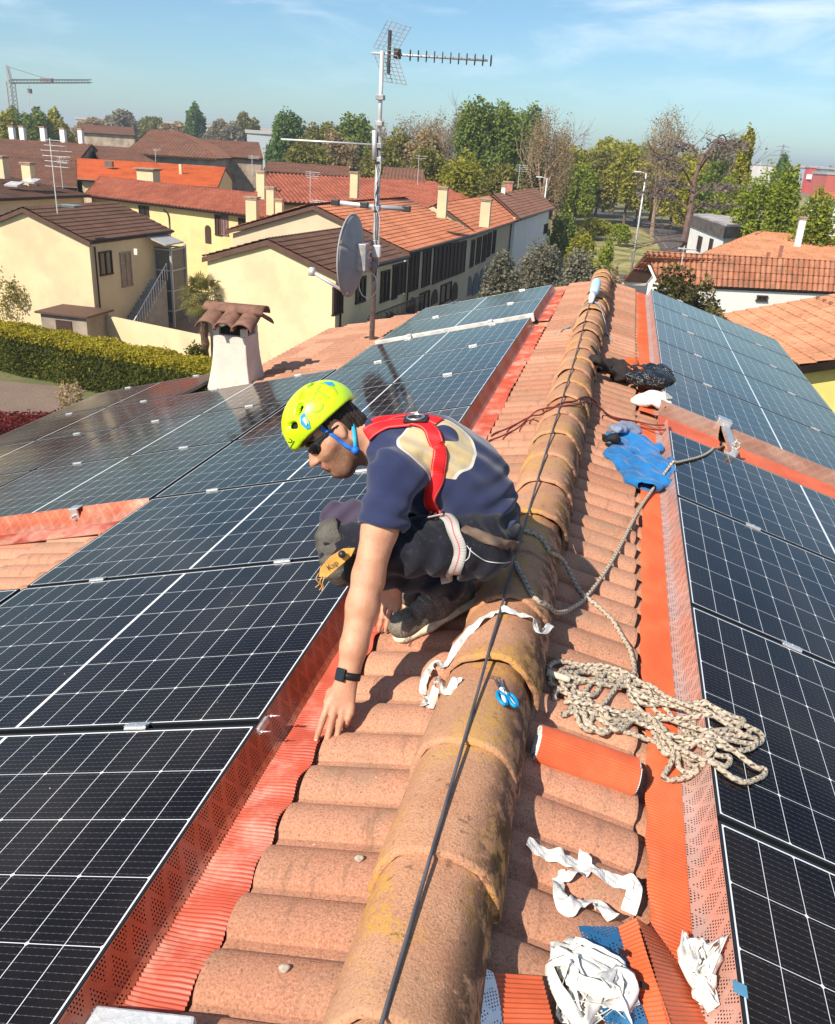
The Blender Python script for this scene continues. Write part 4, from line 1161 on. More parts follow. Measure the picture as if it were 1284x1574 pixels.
sheet([pr_(950, 1424, .055), pr_(978, 1410, .095), pr_(1035, 1590, .105), pr_(1000, 1590, .055)], 4, 26*6, rb, (1, 1)).build('corrugated_face', m_corr_or, root, smooth=True)
sheet([pr_(978, 1410, .095), pr_(1003, 1428, .045), pr_(1112, 1590, .045), pr_(1035, 1590, .105)], 4, 26*6, rb, (1, 1)).build('corrugated_face', m_corr_or, root, smooth=True)
for x, y in ((958, 1464), (990, 1515)):
    q = pr_(x, y, .086); MB().box(q, (.018, .012, .003), [rdown(1), (0, 1, 0), rnorm(1)]).build('notch_shade_block', m_blk_ if 'm_blk_' in globals() else pm('painted_notch_shade', (.03, .008, .006), .9, .1), root)  # solid dark blocks, coloured as the shade inside cut-out notches
root = empty('flashing_offcut', pr_(800, 1540, .03), 'flat orange flashing offcut with a bare grey perforated edge beside the ridge', 'flashing')
sheet([pr_(714, 1468, .075), pr_(759, 1495, .055), pr_(778, 1590, .055), pr_(736, 1590, .075)], 6, 12, lambda a, b_: .002*math.sin(b_*5), (.16, .08)).build('perforated_edge', m_perf_grey, root, smooth=True)
sheet([pr_(760, 1495, .055), pr_(833, 1500, .05), pr_(856, 1590, .05), pr_(778, 1590, .055)], 6, 12*8, lambda a, b_: .0018*math.sin(b_*2*math.pi*12), (1, 1)).build('corrugated_face', m_corr_or, root, smooth=True)

# ---- scissors
def scissors():
    c = pxr(771, 1068, .0); n_ = hit(RT_, 771, 1068)[1]; tip = pxr(754, 1038); d = c-tip; d -= n_*(d@n_); d /= np.linalg.norm(d); s_ = np.cross(n_, d)
    root = empty('scissors', c, 'blue and white handled scissors lying on the ridge tile', 'scissors'); Q = lambda f, g, h=.012: c+d*f+s_*g+n_*h
    m_bl = pm('steel_blade', (.30, .32, .34), .3, .1, metal=.9)
    m_sb = pm('scissor_blue_rubber', (.0, .24, .50), .45, .05); m_sw = pm('scissor_white_plastic', (.75, .76, .76), .4, .05)
    for g in (-1, 1):
        MB().prism([Q(-.062, g*.009, .010+g*.002), Q(-.012, g*.002-.007, .010+g*.002), Q(-.010, g*.002+.007, .010+g*.002)], n_*.002).build('blade', m_bl, root)
        MB().tube(catmull([Q(-.014, g*-.003), Q(.004, g*.003), Q(.03, g*.010), Q(.052, g*.016)], 5), [.0065]*15+[.005], 7, flat=.5).build('shank', m_sw, root, smooth=True)
        ring = [Q(.030+.024*math.cos(a), g*.0165+.0115*math.sin(a)*1.05) for a in np.linspace(0, 2*math.pi, 25)]
        MB().tube(ring, .0052, 7, cap=False).build('finger_ring', m_sb, root, smooth=True)
    MB().tube([Q(-.002, 0, .010), Q(-.002, 0, .018)], .004, 10).build('pivot', m_bl, root, smooth=True)
scissors()

# ---- cloth heaps
def heap(name, blobs, mat, label, cat, seed, h=.007, amp=.008, off=.02, fr=45, zf=.42):
    pts = [(drop(pxr(x, y), off if len(r) < 2 else r[1]), r[0]) for x, y, *r in blobs]
    A = np.array([p for p, r in pts]); S = SDF(A.min(0)-.12, A.max(0)+.12, h)
    for (p, r) in pts: S.ell(p, (r, r, r*zf), None, .03)
    for i in range(len(pts)-1): S.cone(pts[i][0], pts[i+1][0], pts[i][1]*.55, pts[i+1][1]*.55, .03, flat=((0, 0, 1), zf*1.2))
    S.warp(lambda P: amp*(1-2*np.abs(np.sin(P@np.array([fr, fr*.6, 10.])*.5+3*nz(P, 14, seed))))*.7+amp*nz(P, fr*1.6, seed+1))
    V, Fq = S.mesh(); G_ = np.array([drop(v, .002)[2] if i % 1 == 0 else 0 for i, v in enumerate(V)]); V[:, 2] = np.maximum(V[:, 2], G_)
    mb = MB(); mb.v = [V]; mb.n = len(V); mb.f = Fq.tolist(); o = mb.build(name, mat, smooth=True)
    return tag(o, label, cat)
m_jk = pm('bright_blue_fleece', (.003, .13, .36), .8, .25, 6, .5, 60, Sheen_Weight=.2)
m_jg = pm('grey_blue_lining', (.20, .24, .34), .8, .15, 6, .4, 60)
jk = heap('jacket', [(958, 678, .10), (945, 702, .08), (985, 690, .12), (1000, 715, .12), (972, 718, .11), (990, 742, .12), (1008, 735, .10), (955, 712, .06)], m_jk, 'crumpled bright blue jacket lying beside the right array', 'jacket', 3, .0065, .015, .014, 33, .30)
for nm, bl, mt_, sd_ in (('lining', [(948, 676, .05), (960, 672, .055), (972, 680, .045)], m_jg, 8), ('hood_cuff', [(934, 690, .03), (940, 692, .035)], pm('black_cloth', (.012, .012, .014), .8, .2), 9)):
    o = heap(nm, bl, mt_, None, None, sd_, .008, .012, .07, 40); w0_ = np.array(wloc(o)); o.parent = jk; o.location = (w0_-np.array(wloc(jk))).tolist()
m_bag, N, b = newmat('black_bin_bag'); v = N.tc('Object')
setp(N, b, Base_Color=(.008, .008, .009), Roughness=.22, Specular_IOR_Level=.6, Normal=N.bump(N.noise(v, 16, 4, .6, 1.5), 1.0, .03))
heap('plastic_bag', [(985, 588, .10), (1003, 590, .13), (1015, 600, .10), (990, 602, .12), (975, 598, .06)], m_bag, 'shiny black plastic bag against the far right array', 'bag', 5, .010, .018, .09, 30)
heap('dark_jacket', [(925, 568, .10), (945, 572, .12), (960, 580, .11), (950, 588, .07), (915, 562, .06)], pm('dark_brown_cloth', (.022, .015, .013), .85, .3, 8, .5, 40), 'dark brown garment dropped beside the ridge next to the black bag', 'clothing', 6, .010, .016, .04, 32)
heap('orange_cloth', [(968, 572, .07), (974, 584, .06)], pm('orange_cloth', (.55, .10, .02), .8, .2, 8, .4, 40), 'orange cloth between the dark garment and the black bag', 'cloth', 7, .010, .014, .08, 36)
heap('paper_bag', [(988, 622, .09), (1005, 620, .11), (1015, 626, .07)], pm('white_paper', (.74, .71, .66), .7, .06, 8, .5, 30), 'white crumpled paper bag lying in front of the black plastic bag', 'bag', 8, .010, .014, .03, 30)
# white sleeve in the lower left corner
q = [roof(-1, *onroof(x, y, -1, -.07), -.07) for x, y in ((138, 1553), (305, 1572), (300, 1600), (112, 1600))]
tag(MB().prism(q, rnorm(-1)*.02).build('package', pm('white_plastic_sleeve', (.48, .50, .52), .25, .1, 30, .6, 30), bevel=.006), 'white plastic package in the lower left corner', 'package')
for i_, (x, y, lab) in enumerate(((552, 1323, 'small pale stone on a tile in the middle of the left slope'), (437, 1492, 'tiny pale stone on the nearest tiles of the left slope'))):
    c = pxr(x, y, .006); S = SDF(c-.03, c+.03, .002); S.ell(c, (.011, .009, .007), None, .003); S.ell(c+(.006, .003, .002), (.007, .006, .005), None, .003); S.warp(lambda P: .0015*nz(P, 200, i_))
    o, _, _ = sdf_obj(S, 'stone', pm('pale_stone', (.42, .36, .29), .9, .3, 80), None, 0); o['label'] = lab; o['category'] = 'stone'

# ================================================================ edge covers and brackets
def across(side, a0, a1, prof, n=60, amp=0.0, pitch=.011):
    n = max(n, int((a1-a0)/pitch*4)) if amp else n
    A = np.linspace(a0, a1, n); P = np.zeros((len(prof), n, 3)); UV = np.zeros((len(prof), n, 2)); L = 0; t = TH[side]; c, s_ = math.cos(t), math.sin(t)
    for i, (s, h) in enumerate(prof):
        if i: L += math.hypot(s-prof[i-1][0], h-prof[i-1][1])
        hh = h+amp*np.sin(2*math.pi*A/pitch)+.006*np.sin(A*7+i)*(0 < i < len(prof)-1)
        P[i, :, 0] = side*(A*c+hh*s_); P[i, :, 1] = s; P[i, :, 2] = -A*s_+hh*c; UV[i, :, 0] = A; UV[i, :, 1] = L
    return MB().grid(P, UV, flip=(side > 0))
m_mesh = m_perf('brownish_fine_mesh', (.46, .22, .14), alt=(.50, .30, .22), metal=.25, pit=.007, rad=.2)
y0 = YR2-.03; y1 = YR+4*PITCHU-.01
for a0, a1, lab in ((.60, 1.03, 'short orange covered edge between the two right arrays, beside the blue jacket'), (1.10, 3.2, 'long orange covered edge between the two right arrays, right of the bracket')):
    root = empty('edge_cover', roof(1, (a0+a1)/2, y0-.3, -.1), lab, 'flashing')
    across(1, a0, a1, [(y0+.02, .012), (y0-.02, .004), (y0-.10, -.030), (y0-.18, -.045)]).build('mesh_edge', m_mesh, root, smooth=True)
    across(1, a0, a1, [(y0-.175, -.044), (y0-.26, -.045), (y0-.38, -.062), (y0-.50, -.07), (y1+.05, -.05)], amp=.002).build('orange_skirt', m_corr_or, root, smooth=True)
br = empty('roof_bracket', roof(1, 1.065, y0-.3, -.05), 'bright metal bracket holding the rope between the two right arrays', 'bracket')
E3 = [rdown(1), (0, 1, 0), rnorm(1)]
MB().box(roof(1, 1.065, y0-.30, .012), (.045, .62, .035), E3).build('bracket_rail', m_alu, br, bevel=.003)
MB().box(roof(1, 1.05, y0+.02, .030), (.10, .09, .05), E3).build('clamp_head', m_alu, br, bevel=.004)
MB().tube([roof(1, 1.065, y0-.5, .03), roof(1, 1.065, y0-.5, .075)], .010, 8).build('bolt', m_rail, br)
ring = [roof(1, 1.065+.022*math.cos(a), y0-.55, .05+.022*math.sin(a)) for a in np.linspace(0, 6.28, 17)]; MB().tube(ring, .008, 6, cap=False).build('rope_knot', m_rope, br, smooth=True)
# left gap edge
y0 = YL+3*PITCHU
root = empty('edge_cover', roof(-1, 3.2, y0, -.1), 'red skirted edge of the left array above the patch of bare tiles', 'flashing')
across(-1, AL+PITCHV+.01, AL+2*PITCHV+.9, [(y0+.012, .002), (y0-.01, -.03), (y0-.045, -.065), (y0-.09, -.085)]).build('mesh_edge', m_perf_red, root, smooth=True)
across(-1, AL+PITCHV+.01, AL+2*PITCHV+.9, [(y0-.088, -.086), (y0-.14, -.092), (y0-.19, -.10), (y0-.22, -.105)], amp=.002).build('red_skirt', m_corr_red, root, smooth=True)
brk = empty('end_clamp', roof(-1, 2.92, y0, 0), 'bright metal end clamp on the array edge above the bare tiles', 'clamp')
EL = [rdown(-1), (0, 1, 0), rnorm(-1)]
MB().box(roof(-1, 2.92, y0-.002, .006), (.075, .06, .006), EL).build('clamp_plate', m_alu, brk, bevel=.002)
MB().box(roof(-1, 2.92, y0-.032, -.03), (.055, .012, .075), EL).build('clamp_web', m_alu, brk, bevel=.002)
MB().tube([roof(-1, 2.92, y0-.03, -.035), roof(-1, 2.92, y0-.075, -.035)], .008, 8).build('bolt', m_rail, brk)
# edge bracket with two studs by the nearest seam
q = roof(-1, AL, YL+PITCHU, 0); brk = empty('edge_bracket', q, 'small steel bracket with two studs where the two nearest left panels meet', 'bracket')
MB().box(roof(-1, AL-.010, YL+PITCHU+.0, -.012), (.010, .060, .022), EL).build('bracket_plate', m_rail, brk, bevel=.002)
for dy, dh in ((.035, -.005), (-.035, -.008)):
    MB().tube([roof(-1, AL-.010, YL+PITCHU+dy, dh), roof(-1, AL-.050, YL+PITCHU+dy, dh)], .0022, 7).build('stud', m_alu, brk, smooth=True)
    MB().tube([roof(-1, AL-.022, YL+PITCHU+dy, dh), roof(-1, AL-.026, YL+PITCHU+dy, dh)], .005, 6).build('nut', m_alu, brk)
# silver rail along the far pair
root = empty('edge_rail', roof(-1, AL+.87, YL2-.03, -.05), 'pale metal rail with clamps along the near edge of the far left pair of panels', 'rail')
m_pale = pm('weathered_pale_metal', (.62, .60, .56), .55, .25, 9, metal=.15)
MB().box(roof(-1, AL+.87, YL2-.035, -.035), (1.76, .05, .085), EL).build('rail_profile', m_pale, root, bevel=.004)
for a in (AL+.45, AL+1.35): MB().box(roof(-1, a, YL2-.07, -.03), (.05, .05, .10), EL).build('clamp', m_pale, root, bevel=.003)
# blue tape on the right frame
q = roof(1, *onroof(1138, 1520, 1, .003), .003); tag(MB().box(q, (.03, .028, .002), E3).build('blue_tape', pm('blue_tape', (.10, .28, .42), .6, .1)), 'scrap of blue tape stuck to the frame of the nearest right panel', 'tape')

# ================================================================ chimney
def chimney():
    a, s = onroof(386, 590, -1, -.1); p = roof(-1, a, s, -.1); y_ = p[1]; x1 = p[0]; D = y_
    root = empty('chimney', (x1-.27, y_+.25, p[2]-.15), 'white rendered chimney with a little roof of brown barrel tiles, rising between the left panels', 'chimney')
    m_pl = pm('rough_white_render', (.66, .60, .52), .92, .10, 4, .9, 120, spots=[((.40, .34, .28), 3, .55, .15, .5)])
    lv = []; n = 9
    for i in range(n):
        t = i/(n-1); f = (1-t)**1.9; hx, hy = .185+.10*f, .17+.09*f; cx, cy = x1-.27, y_+.25; z = p[2]-.25+.72*t
        lv.append([(cx-hx, cy-hy, z), (cx+hx, cy-hy, z), (cx+hx, cy+hy, z), (cx-hx, cy+hy, z)])
    V = np.array(lv).reshape(-1, 3); Fs = [(i*4+j, i*4+(j+1) % 4, i*4+4+(j+1) % 4, i*4+4+j) for i in range(n-1) for j in range(4)]+[tuple(range((n-1)*4, n*4))]
    MB().add(V, Fs).build('shaft', m_pl, root, bevel=.012)
    m_dk = pm('soot_dark', (.03, .022, .018), .9, .3)
    zt = p[2]+.47; cx, cy = x1-.27, y_+.25
    MB().box((cx, cy, zt+.025), (.26, .24, .07)).build('flue', m_dk, root)
    for sx in (-1, 1):
        for sy in (-1, 1): MB().box((cx+sx*.15, cy+sy*.13, zt+.035), (.06, .06, .08)).build('cap_support', m_pl, root)
    m_bt = pm('brown_barrel_tile', (.19, .095, .065), .85, .25, 12, .5, 90, spots=[((.32, .25, .20), 8, .6, .1, .5)])
    for side_ in (-1, 1):
        for k in range(3):
            xc = cx-.20+k*.20; n = 11; G_ = np.zeros((n, 6, 3)); rr_ = random.Random(k+side_)
            for j in range(6):
                t = j/5; r = .085+.020*t
                for i in range(n):
                    an = math.pi*i/(n-1); G_[i, j] = (xc-math.cos(an)*r+.04*t*0, cy+side_*(.02+.30*t), zt+.20-.13*t+math.sin(an)*r*.78)
            MB().grid(G_).build('cap_tile', m_bt, root, smooth=True, solid=.014)
    G_ = np.zeros((11, 6, 3))
    for j in range(6):
        for i in range(11):
            an = math.pi*i/10; t = j/5; r = .085+.012*t; G_[i, j] = (cx-.33+.68*t, cy-math.cos(an)*r, zt+.225+math.sin(an)*r*.8)
    MB().grid(G_).build('cap_ridge_tile', m_bt, root, smooth=True, solid=.014)
    return root
chimney()

# ================================================================ television mast on our roof
def mast():
    a, s = onroof(571, 522, -1, HT+.02); b = roof(-1, a, s, HT); root = empty('antenna_mast', b, 'tall grey television mast with long antenna and grid reflectors standing on the left slope', 'antenna')
    m_st = pm('galvanised_pipe', (.36, .34, .34), .55, .25, 12, metal=.35); m_lt = pm('pale_aerial_metal', (.66, .65, .66), .45, .1, metal=.5); m_dk = pm('dark_aerial_plastic', (.04, .035, .035), .5, .2)
    def z_at(py):   # height on the mast that projects to picture row py
        lo, hi = b[2], b[2]+8
        for _ in range(40):
            m = (lo+hi)/2; d = np.array([b[0], b[1], m])-CAM; y = H/2-F*(d@UP)/(d@FW)
            if y > py: lo = m
            else: hi = m
        return (lo+hi)/2
    P = lambda x, y, dy=0.: ony(x, y, b[1]+dy)
    zt = z_at(78); zm = z_at(210)
    MB().tube([b, (b[0], b[1], zm)], .033, 12).build('lower_pipe', m_st, root, smooth=True)
    MB().tube([(b[0], b[1], zm-.25), (b[0], b[1], zt)], .024, 12).build('upper_pipe', m_lt, root, smooth=True)
    for py in (150, 190, 224, 245, 320, 372, 392, 405): MB().box((b[0], b[1]-.01, z_at(py)), (.09, .09, .05)).build('pipe_clamp', m_st, root, bevel=.005)
    # UHF antenna pointing right
    o = P(580, 82); t = P(750, 93, .25); d = t-o; L = np.linalg.norm(d); d /= L; sd_ = np.cross(d, (0, 0, 1.)); sd_ /= np.linalg.norm(sd_)
    MB().tube([o-d*.06, t], .014, 6).build('boom', m_lt, root, smooth=True)
    MB().box(o+d*.22+(0, 0, .01), (.06, .12, .10)).build('dipole_box', m_dk, root, bevel=.01)
    MB().box(o+d*.13+(0, 0, .02), (.03, .05, .42)).build('reflector_holder', m_dk, root, bevel=.005)
    for k in range(11):
        c = o+d*(.36+k*.088); q = [c+sd_*(.085*math.cos(x))+np.cross(sd_, d)*(.052*math.sin(x)) for x in np.linspace(0, 2*math.pi, 13)]
        MB().tube(q, .0065, 5, cap=False).build('director', m_dk, root, smooth=True)
    def gridp(c4, nu, nv, name):
        c4 = [np.asarray(c) for c in c4]; m = MB()
        for i in range(nu+1):
            f = i/nu; m.tube([c4[0]*(1-f)+c4[1]*f, c4[3]*(1-f)+c4[2]*f], .0035, 4)
        for j in range(nv+1):
            f = j/nv; m.tube([c4[0]*(1-f)+c4[3]*f, c4[1]*(1-f)+c4[2]*f], .0035, 4)
        m.build(name, m_st, root)
    gridp([P(596, 31, .25), P(632, 42, -.15), P(610, 80, -.15), P(574, 73, .25)], 5, 7, 'grid_reflector')
    gridp([P(575, 82, .25), P(611, 86, -.15), P(625, 130, -.15), P(590, 125, .25)], 5, 7, 'grid_reflector')
    # long single dipole to the left
    MB().tube([P(432, 214, -.3), P(584, 223)], .012, 6).build('long_bar', m_lt, root, smooth=True)
    MB().tube([P(576, 200, -.05), P(576, 246, -.05)], .028, 8).build('bar_mount', m_lt, root, smooth=True)
    MB().tube([P(554, 221, -.02), P(554, 227, -.02)], .012, 6).build('bar_mount', m_dk, root)
    # amplified dipole
    MB().tube([P(516, 311, -.1), P(566, 317), P(624, 321, .1)], .028, 8).build('dipole_bar', m_lt, root, smooth=True)
    for q in (P(516, 311, -.1), P(560, 315, -.02), P(625, 321, .1)): MB().box(q, (.10, .06, .07)).build('end_cap', m_dk, root, bevel=.01)
    # coax
    for sd2, x0 in ((1, 578), (2, 581)):
        r = random.Random(sd2); pts = [P(x0+r.uniform(-4, 4), 240+k*24, -.06) for k in range(9)]; MB().tube(catmull(pts, 5), .006, 5).build('coax_cable', m_dk if sd2 == 1 else m_lt, root, smooth=True)
    MB().box(P(579, 386, -.06), (.10, .06, .14)).build('junction_box', m_lt, root, bevel=.01)
    lp = [P(566+14*math.cos(x), 438+20*math.sin(x), -.08) for x in np.linspace(0, 6.28, 20)]; MB().tube(lp, .006, 5).build('coax_cable', m_lt, root, smooth=True)
    # dish
    dr = empty('satellite_dish', P(548, 440), 'grey satellite dish on an arm from the television mast', 'dish')
    c = P(546, 394, -.35); n_ = RT*-.96+UP*.16+FW*.24; n_ -= 0; n_ /= np.linalg.norm(n_); up = UP-n_*(UP@n_); up /= np.linalg.norm(up); sd_ = np.cross(up, n_)
    R_d = .455; G_ = np.zeros((12, 49, 3))
    for i in range(12):
        r = R_d*i/11
        for j in range(49):
            x = 2*math.pi*j/48; G_[i, j] = c+sd_*math.cos(x)*r*.93+up*math.sin(x)*r+n_*(r*r/R_d/R_d*.10-.05)
    G_[11] += n_*.0
    m_di = pm('grey_dish_paint', (.30, .29, .29), .6, .08, 6)
    MB().grid(G_).build('reflector', m_di, dr, smooth=True, solid=.008)
    rim = [G_[11, j] for j in range(49)]; MB().tube(rim, .012, 6, cap=False).build('rim', m_di, dr, smooth=True)
    MB().tube([c-n_*.06, P(569, 412), ], [.06, .05], 8).build('mount_arm', m_st, dr, smooth=True)
    MB().box(c-n_*.09, (.12, .14, .30)).build('back_bracket', m_st, dr, bevel=.01)
    lb = P(480, 418, -.55); MB().tube([c-up*R_d*.95+n_*.02, lb], .020, 8).build('feed_arm', m_lt, dr, smooth=True)
    MB().tube([lb+(0, 0, -.04), lb+(0, 0, .05)], [.045, .032], 10).build('receiver_head', m_lt, dr, smooth=True)
mast()
# ================================================================ ground
def ground():
    m, N, b = newmat('ground_soil_and_grass'); v = N.tc('Object'); x, y, z = N.sep(v)
    c = N.mix(N.noise(v, .02, 4, .6).ss(.4, .6), (.105, .125, .045), (.17, .155, .075))
    c = N.mix(N.noise(v, .35, 5, .65).ss(.4, .7)*.6, c, (.20, .17, .10))
    c = N.mix(N.noise(v, 3.0, 4, .7).ss(.5, .7)*.5, c, (.055, .085, .02))
    str_ = N.noise(N.comb(x*.004, y*.03, 0.0), 1.0, 2).ss(.45, .55)*y.gt(160)
    c = N.mix(str_*.6, c, (.26, .20, .11))
    setp(N, b, Base_Color=c, Roughness=.95, Specular_IOR_Level=.1)
    g = MB(); n = 41; t = np.linspace(-1, 1, n); X_, Y_ = np.meshgrid(np.sign(t)*np.abs(t)**3*4500, np.sign(t)*np.abs(t)**3*4500+200, indexing='ij')
    g.grid(np.stack([X_, Y_, np.full_like(X_, ZG)], -1), flip=False); o = g.build('ground', m, smooth=True); o.location = (0, 0, ZG)
    for v_ in o.data.vertices: pass
    return tag(o, kind='structure')
gr = ground()
gr.location = (0, 0, 0)
for v_ in gr.data.vertices: v_.co.x = v_.co.x; v_.co.z = ZG
m_asph = pm('asphalt', (.085, .08, .078), .9, .2, .5, .3, 40, fine=.3, fscale=30)
m_pave = pm('stone_paving', (.19, .135, .10), .9, .15, .6, .3, 30, fine=.3, fscale=12)
m_dry = pm('dry_meadow', (.30, .255, .10), .95, .3, .25, .4, 4, spots=[((.09, .13, .03), .3, .48, .1, .8)])
def flat(name, pts, mat, z): P = np.array([(p[0], p[1], z) for p in pts]); return tag(MB().quad(*P).build(name, mat), kind='structure')
G = lambda x, y, z=ZG: onz(x, y, z)
def strip_path(name, pts, w_, mat, z):
    C_ = np.array(catmull([(p[0], p[1], z) for p in pts], 8)); T = np.gradient(C_, axis=0); T /= np.linalg.norm(T, axis=1)[:, None]; B = np.stack([T[:, 1], -T[:, 0], T[:, 2]*0], 1)
    o = MB().grid(np.stack([C_+B*w_/2, C_-B*w_/2], 1)).build(name, mat); return tag(o, kind='structure')
strip_path('road', [G(905, 322), G(935, 330), G(975, 338), G(1012, 350), G(1040, 372), G(1062, 402), G(1085, 450)], 6.5, m_asph, ZG+.02)
strip_path('kerb', [G(900, 327), G(930, 335), G(965, 344), G(1000, 358), G(1024, 380), G(1040, 410)], .35, m_pave, ZG+.06)
flat('meadow', [G(872, 345), G(930, 338), G(985, 352), G(1018, 376), G(1020, 420), G(880, 430)], m_dry, ZG+.008)
flat('street', [(-7.5, 30), (4, 30), (3, 95), (-5.5, 95)], m_asph, ZG+.012)
flat('path', [G(-10, 585), G(135, 598), G(60, 660), G(-10, 690)], m_pave, ZG+.016)
flat('yard', [(-40, 38.5), (-18, 38.5), (-18, 52), (-40, 60)], m_pave, ZG+.014)
flat('field', [(30, 260), (600, 230), (700, 420), (60, 460)], pm('field_stubble', (.27, .22, .11), .95, .2, .05), ZG+.03)

# ================================================================ roofs and walls
def m_rooftile(name, c1, c2, moss=0.0, rough=.9):
    m, N, b = newmat(name); u, w, _ = N.sep(N.tc('UV')); v = N.tc('Object')
    r1 = N.white(N.comb((u/.22).fl(), (w/.40).fl(), 1.0))
    c = N.mix(r1*.6+.2, c1, c2)
    c = N.mix(N.noise(v, .6, 4, .65).ss(.4, .7)*.5, c, tuple(x*.55 for x in c1))
    c = N.mix(N.noise(v, 5, 4, .7).ss(.5, .68)*.45, c, (.11, .07, .05))
    if moss: c = N.mix(N.noise(v, 1.2, 5, .7).ss(.5, .62)*moss, c, (.16, .12, .09))
    setp(N, b, Base_Color=c, Roughness=rough, Specular_IOR_Level=.2); return m
T_red = m_rooftile('red_clay_tile', (.30, .085, .050), (.42, .14, .085))
T_or = m_rooftile('orange_clay_tile', (.46, .155, .075), (.58, .23, .125))
T_br = m_rooftile('dark_brown_tile', (.105, .055, .038), (.16, .085, .06))
T_old = m_rooftile('old_weathered_tile', (.20, .085, .055), (.30, .15, .10), .7)
T_flat = m_rooftile('new_orange_tile', (.52, .11, .030), (.56, .13, .04))
T_pan = m_rooftile('pale_orange_tile', (.56, .24, .12), (.66, .33, .19))
W_y = pm('cream_yellow_wall', (.68, .54, .33), .9, .07, .5, .2, 40, spots=[((.52, .41, .27), .35, .5, .15, .5), ((.45, .36, .25), 1.6, .62, .1, .45)])
W_y2 = pm('butter_yellow_wall', (.70, .53, .25), .9, .07, .5, .2, 40, spots=[((.52, .38, .20), .3, .5, .15, .5), ((.42, .32, .19), 1.3, .62, .1, .4)])
W_w = pm('white_house_wall', (.74, .73, .70), .9, .05, .6)
W_g = pm('beige_house_wall', (.55, .44, .30), .9, .08, .6)
W_old = pm('old_plaster_wall', (.34, .27, .21), .95, .3, .7)
m_sh_br = pm('brown_shutter', (.055, .028, .020), .7, .2, 5); m_wdark = pm('window_glass_dark', (.02, .022, .025), .1, .1, spec=.6)
m_fas = pm('brown_fascia', (.10, .05, .035), .6, .15, 3); m_conc = pm('grey_concrete', (.30, .28, .26), .9, .15, 1.5)
def fixR(E0, E1, R0, R1):
    e = (E1-E0)*(1, 1, 0); e /= np.linalg.norm(e); n = np.array([-e[1], e[0], 0]); d0, d1 = (R0-E0)@n, (R1-E0)@n; d = (d0+d1)/2; z = (R0[2]+R1[2])/2
    f = lambda R: np.array([*(R+n*(d-(R-E0)@n))[:2], z])
    return f(R0), f(R1)
def slope(parent, E0, E1, R0, R1, mat, per=.22, course=.40, thick=.12, amp=.035, sub=5):
    E0, E1, R0, R1 = [np.asarray(p, float) for p in (E0, E1, R0, R1)]
    e = E1-E0; L = np.linalg.norm(e); e /= L; n = np.cross(e, R0-E0); n /= np.linalg.norm(n)
    if n[2] < 0: n = -n
    up = np.cross(n, e); up = up if up@(R0-E0) > 0 else -up
    V = ((R0-E0)@up+(R1-E0)@up)/2; u0, u1 = (R0-E0)@e, (R1-E0)@e; lo, hi = min(0, u0), max(L, u1)
    U = np.arange(lo, hi+per/sub, per/sub); rows = []
    k = 0; v = 0.0
    while v < V-1e-6:
        v2 = min(v+course, V); rows += [(v+.0005, -.03), (v+.0005, .035), (v2, .0)]; v = v2; k += 1
    hr = amp*(np.abs(np.sin(np.pi*U/per))**.7 if amp < .06 else .5+.5*np.sin(2*np.pi*U/per)); Pg = np.zeros((len(rows), len(U), 3)); UV = np.zeros((len(rows), len(U), 2))
    for i, (vv, hh) in enumerate(rows):
        f = vv/V; uu = np.clip(U, u0*f, L+(u1-L)*f)
        Pg[i] = E0+e*uu[:, None]+up*vv+n*(hr+hh)[:, None]; UV[i, :, 0] = uu+500; UV[i, :, 1] = vv-.001+course*10
    mb = MB().grid(Pg, UV, flip=(np.cross(up, e)@n < 0)); o = mb.build('roof', mat, parent)
    q = MB().prism([E0-n*.05, E1-n*.05, R1-n*.05, R0-n*.05], -n*thick); q.build('roof_deck', m_fas, parent)
    return o
def wallquad(parent, A, B, zt0, zt1, mat, thick=.25, zb=ZG, name='wall'):
    A = np.asarray(A, float); B = np.asarray(B, float); d = B-A; d[2] = 0; n = np.array([-d[1], d[0], 0]); n /= np.linalg.norm(n)
    return MB().prism([(A[0], A[1], zb), (B[0], B[1], zb), (B[0], B[1], zt1), (A[0], A[1], zt0)], n*thick).build(name, mat, parent)
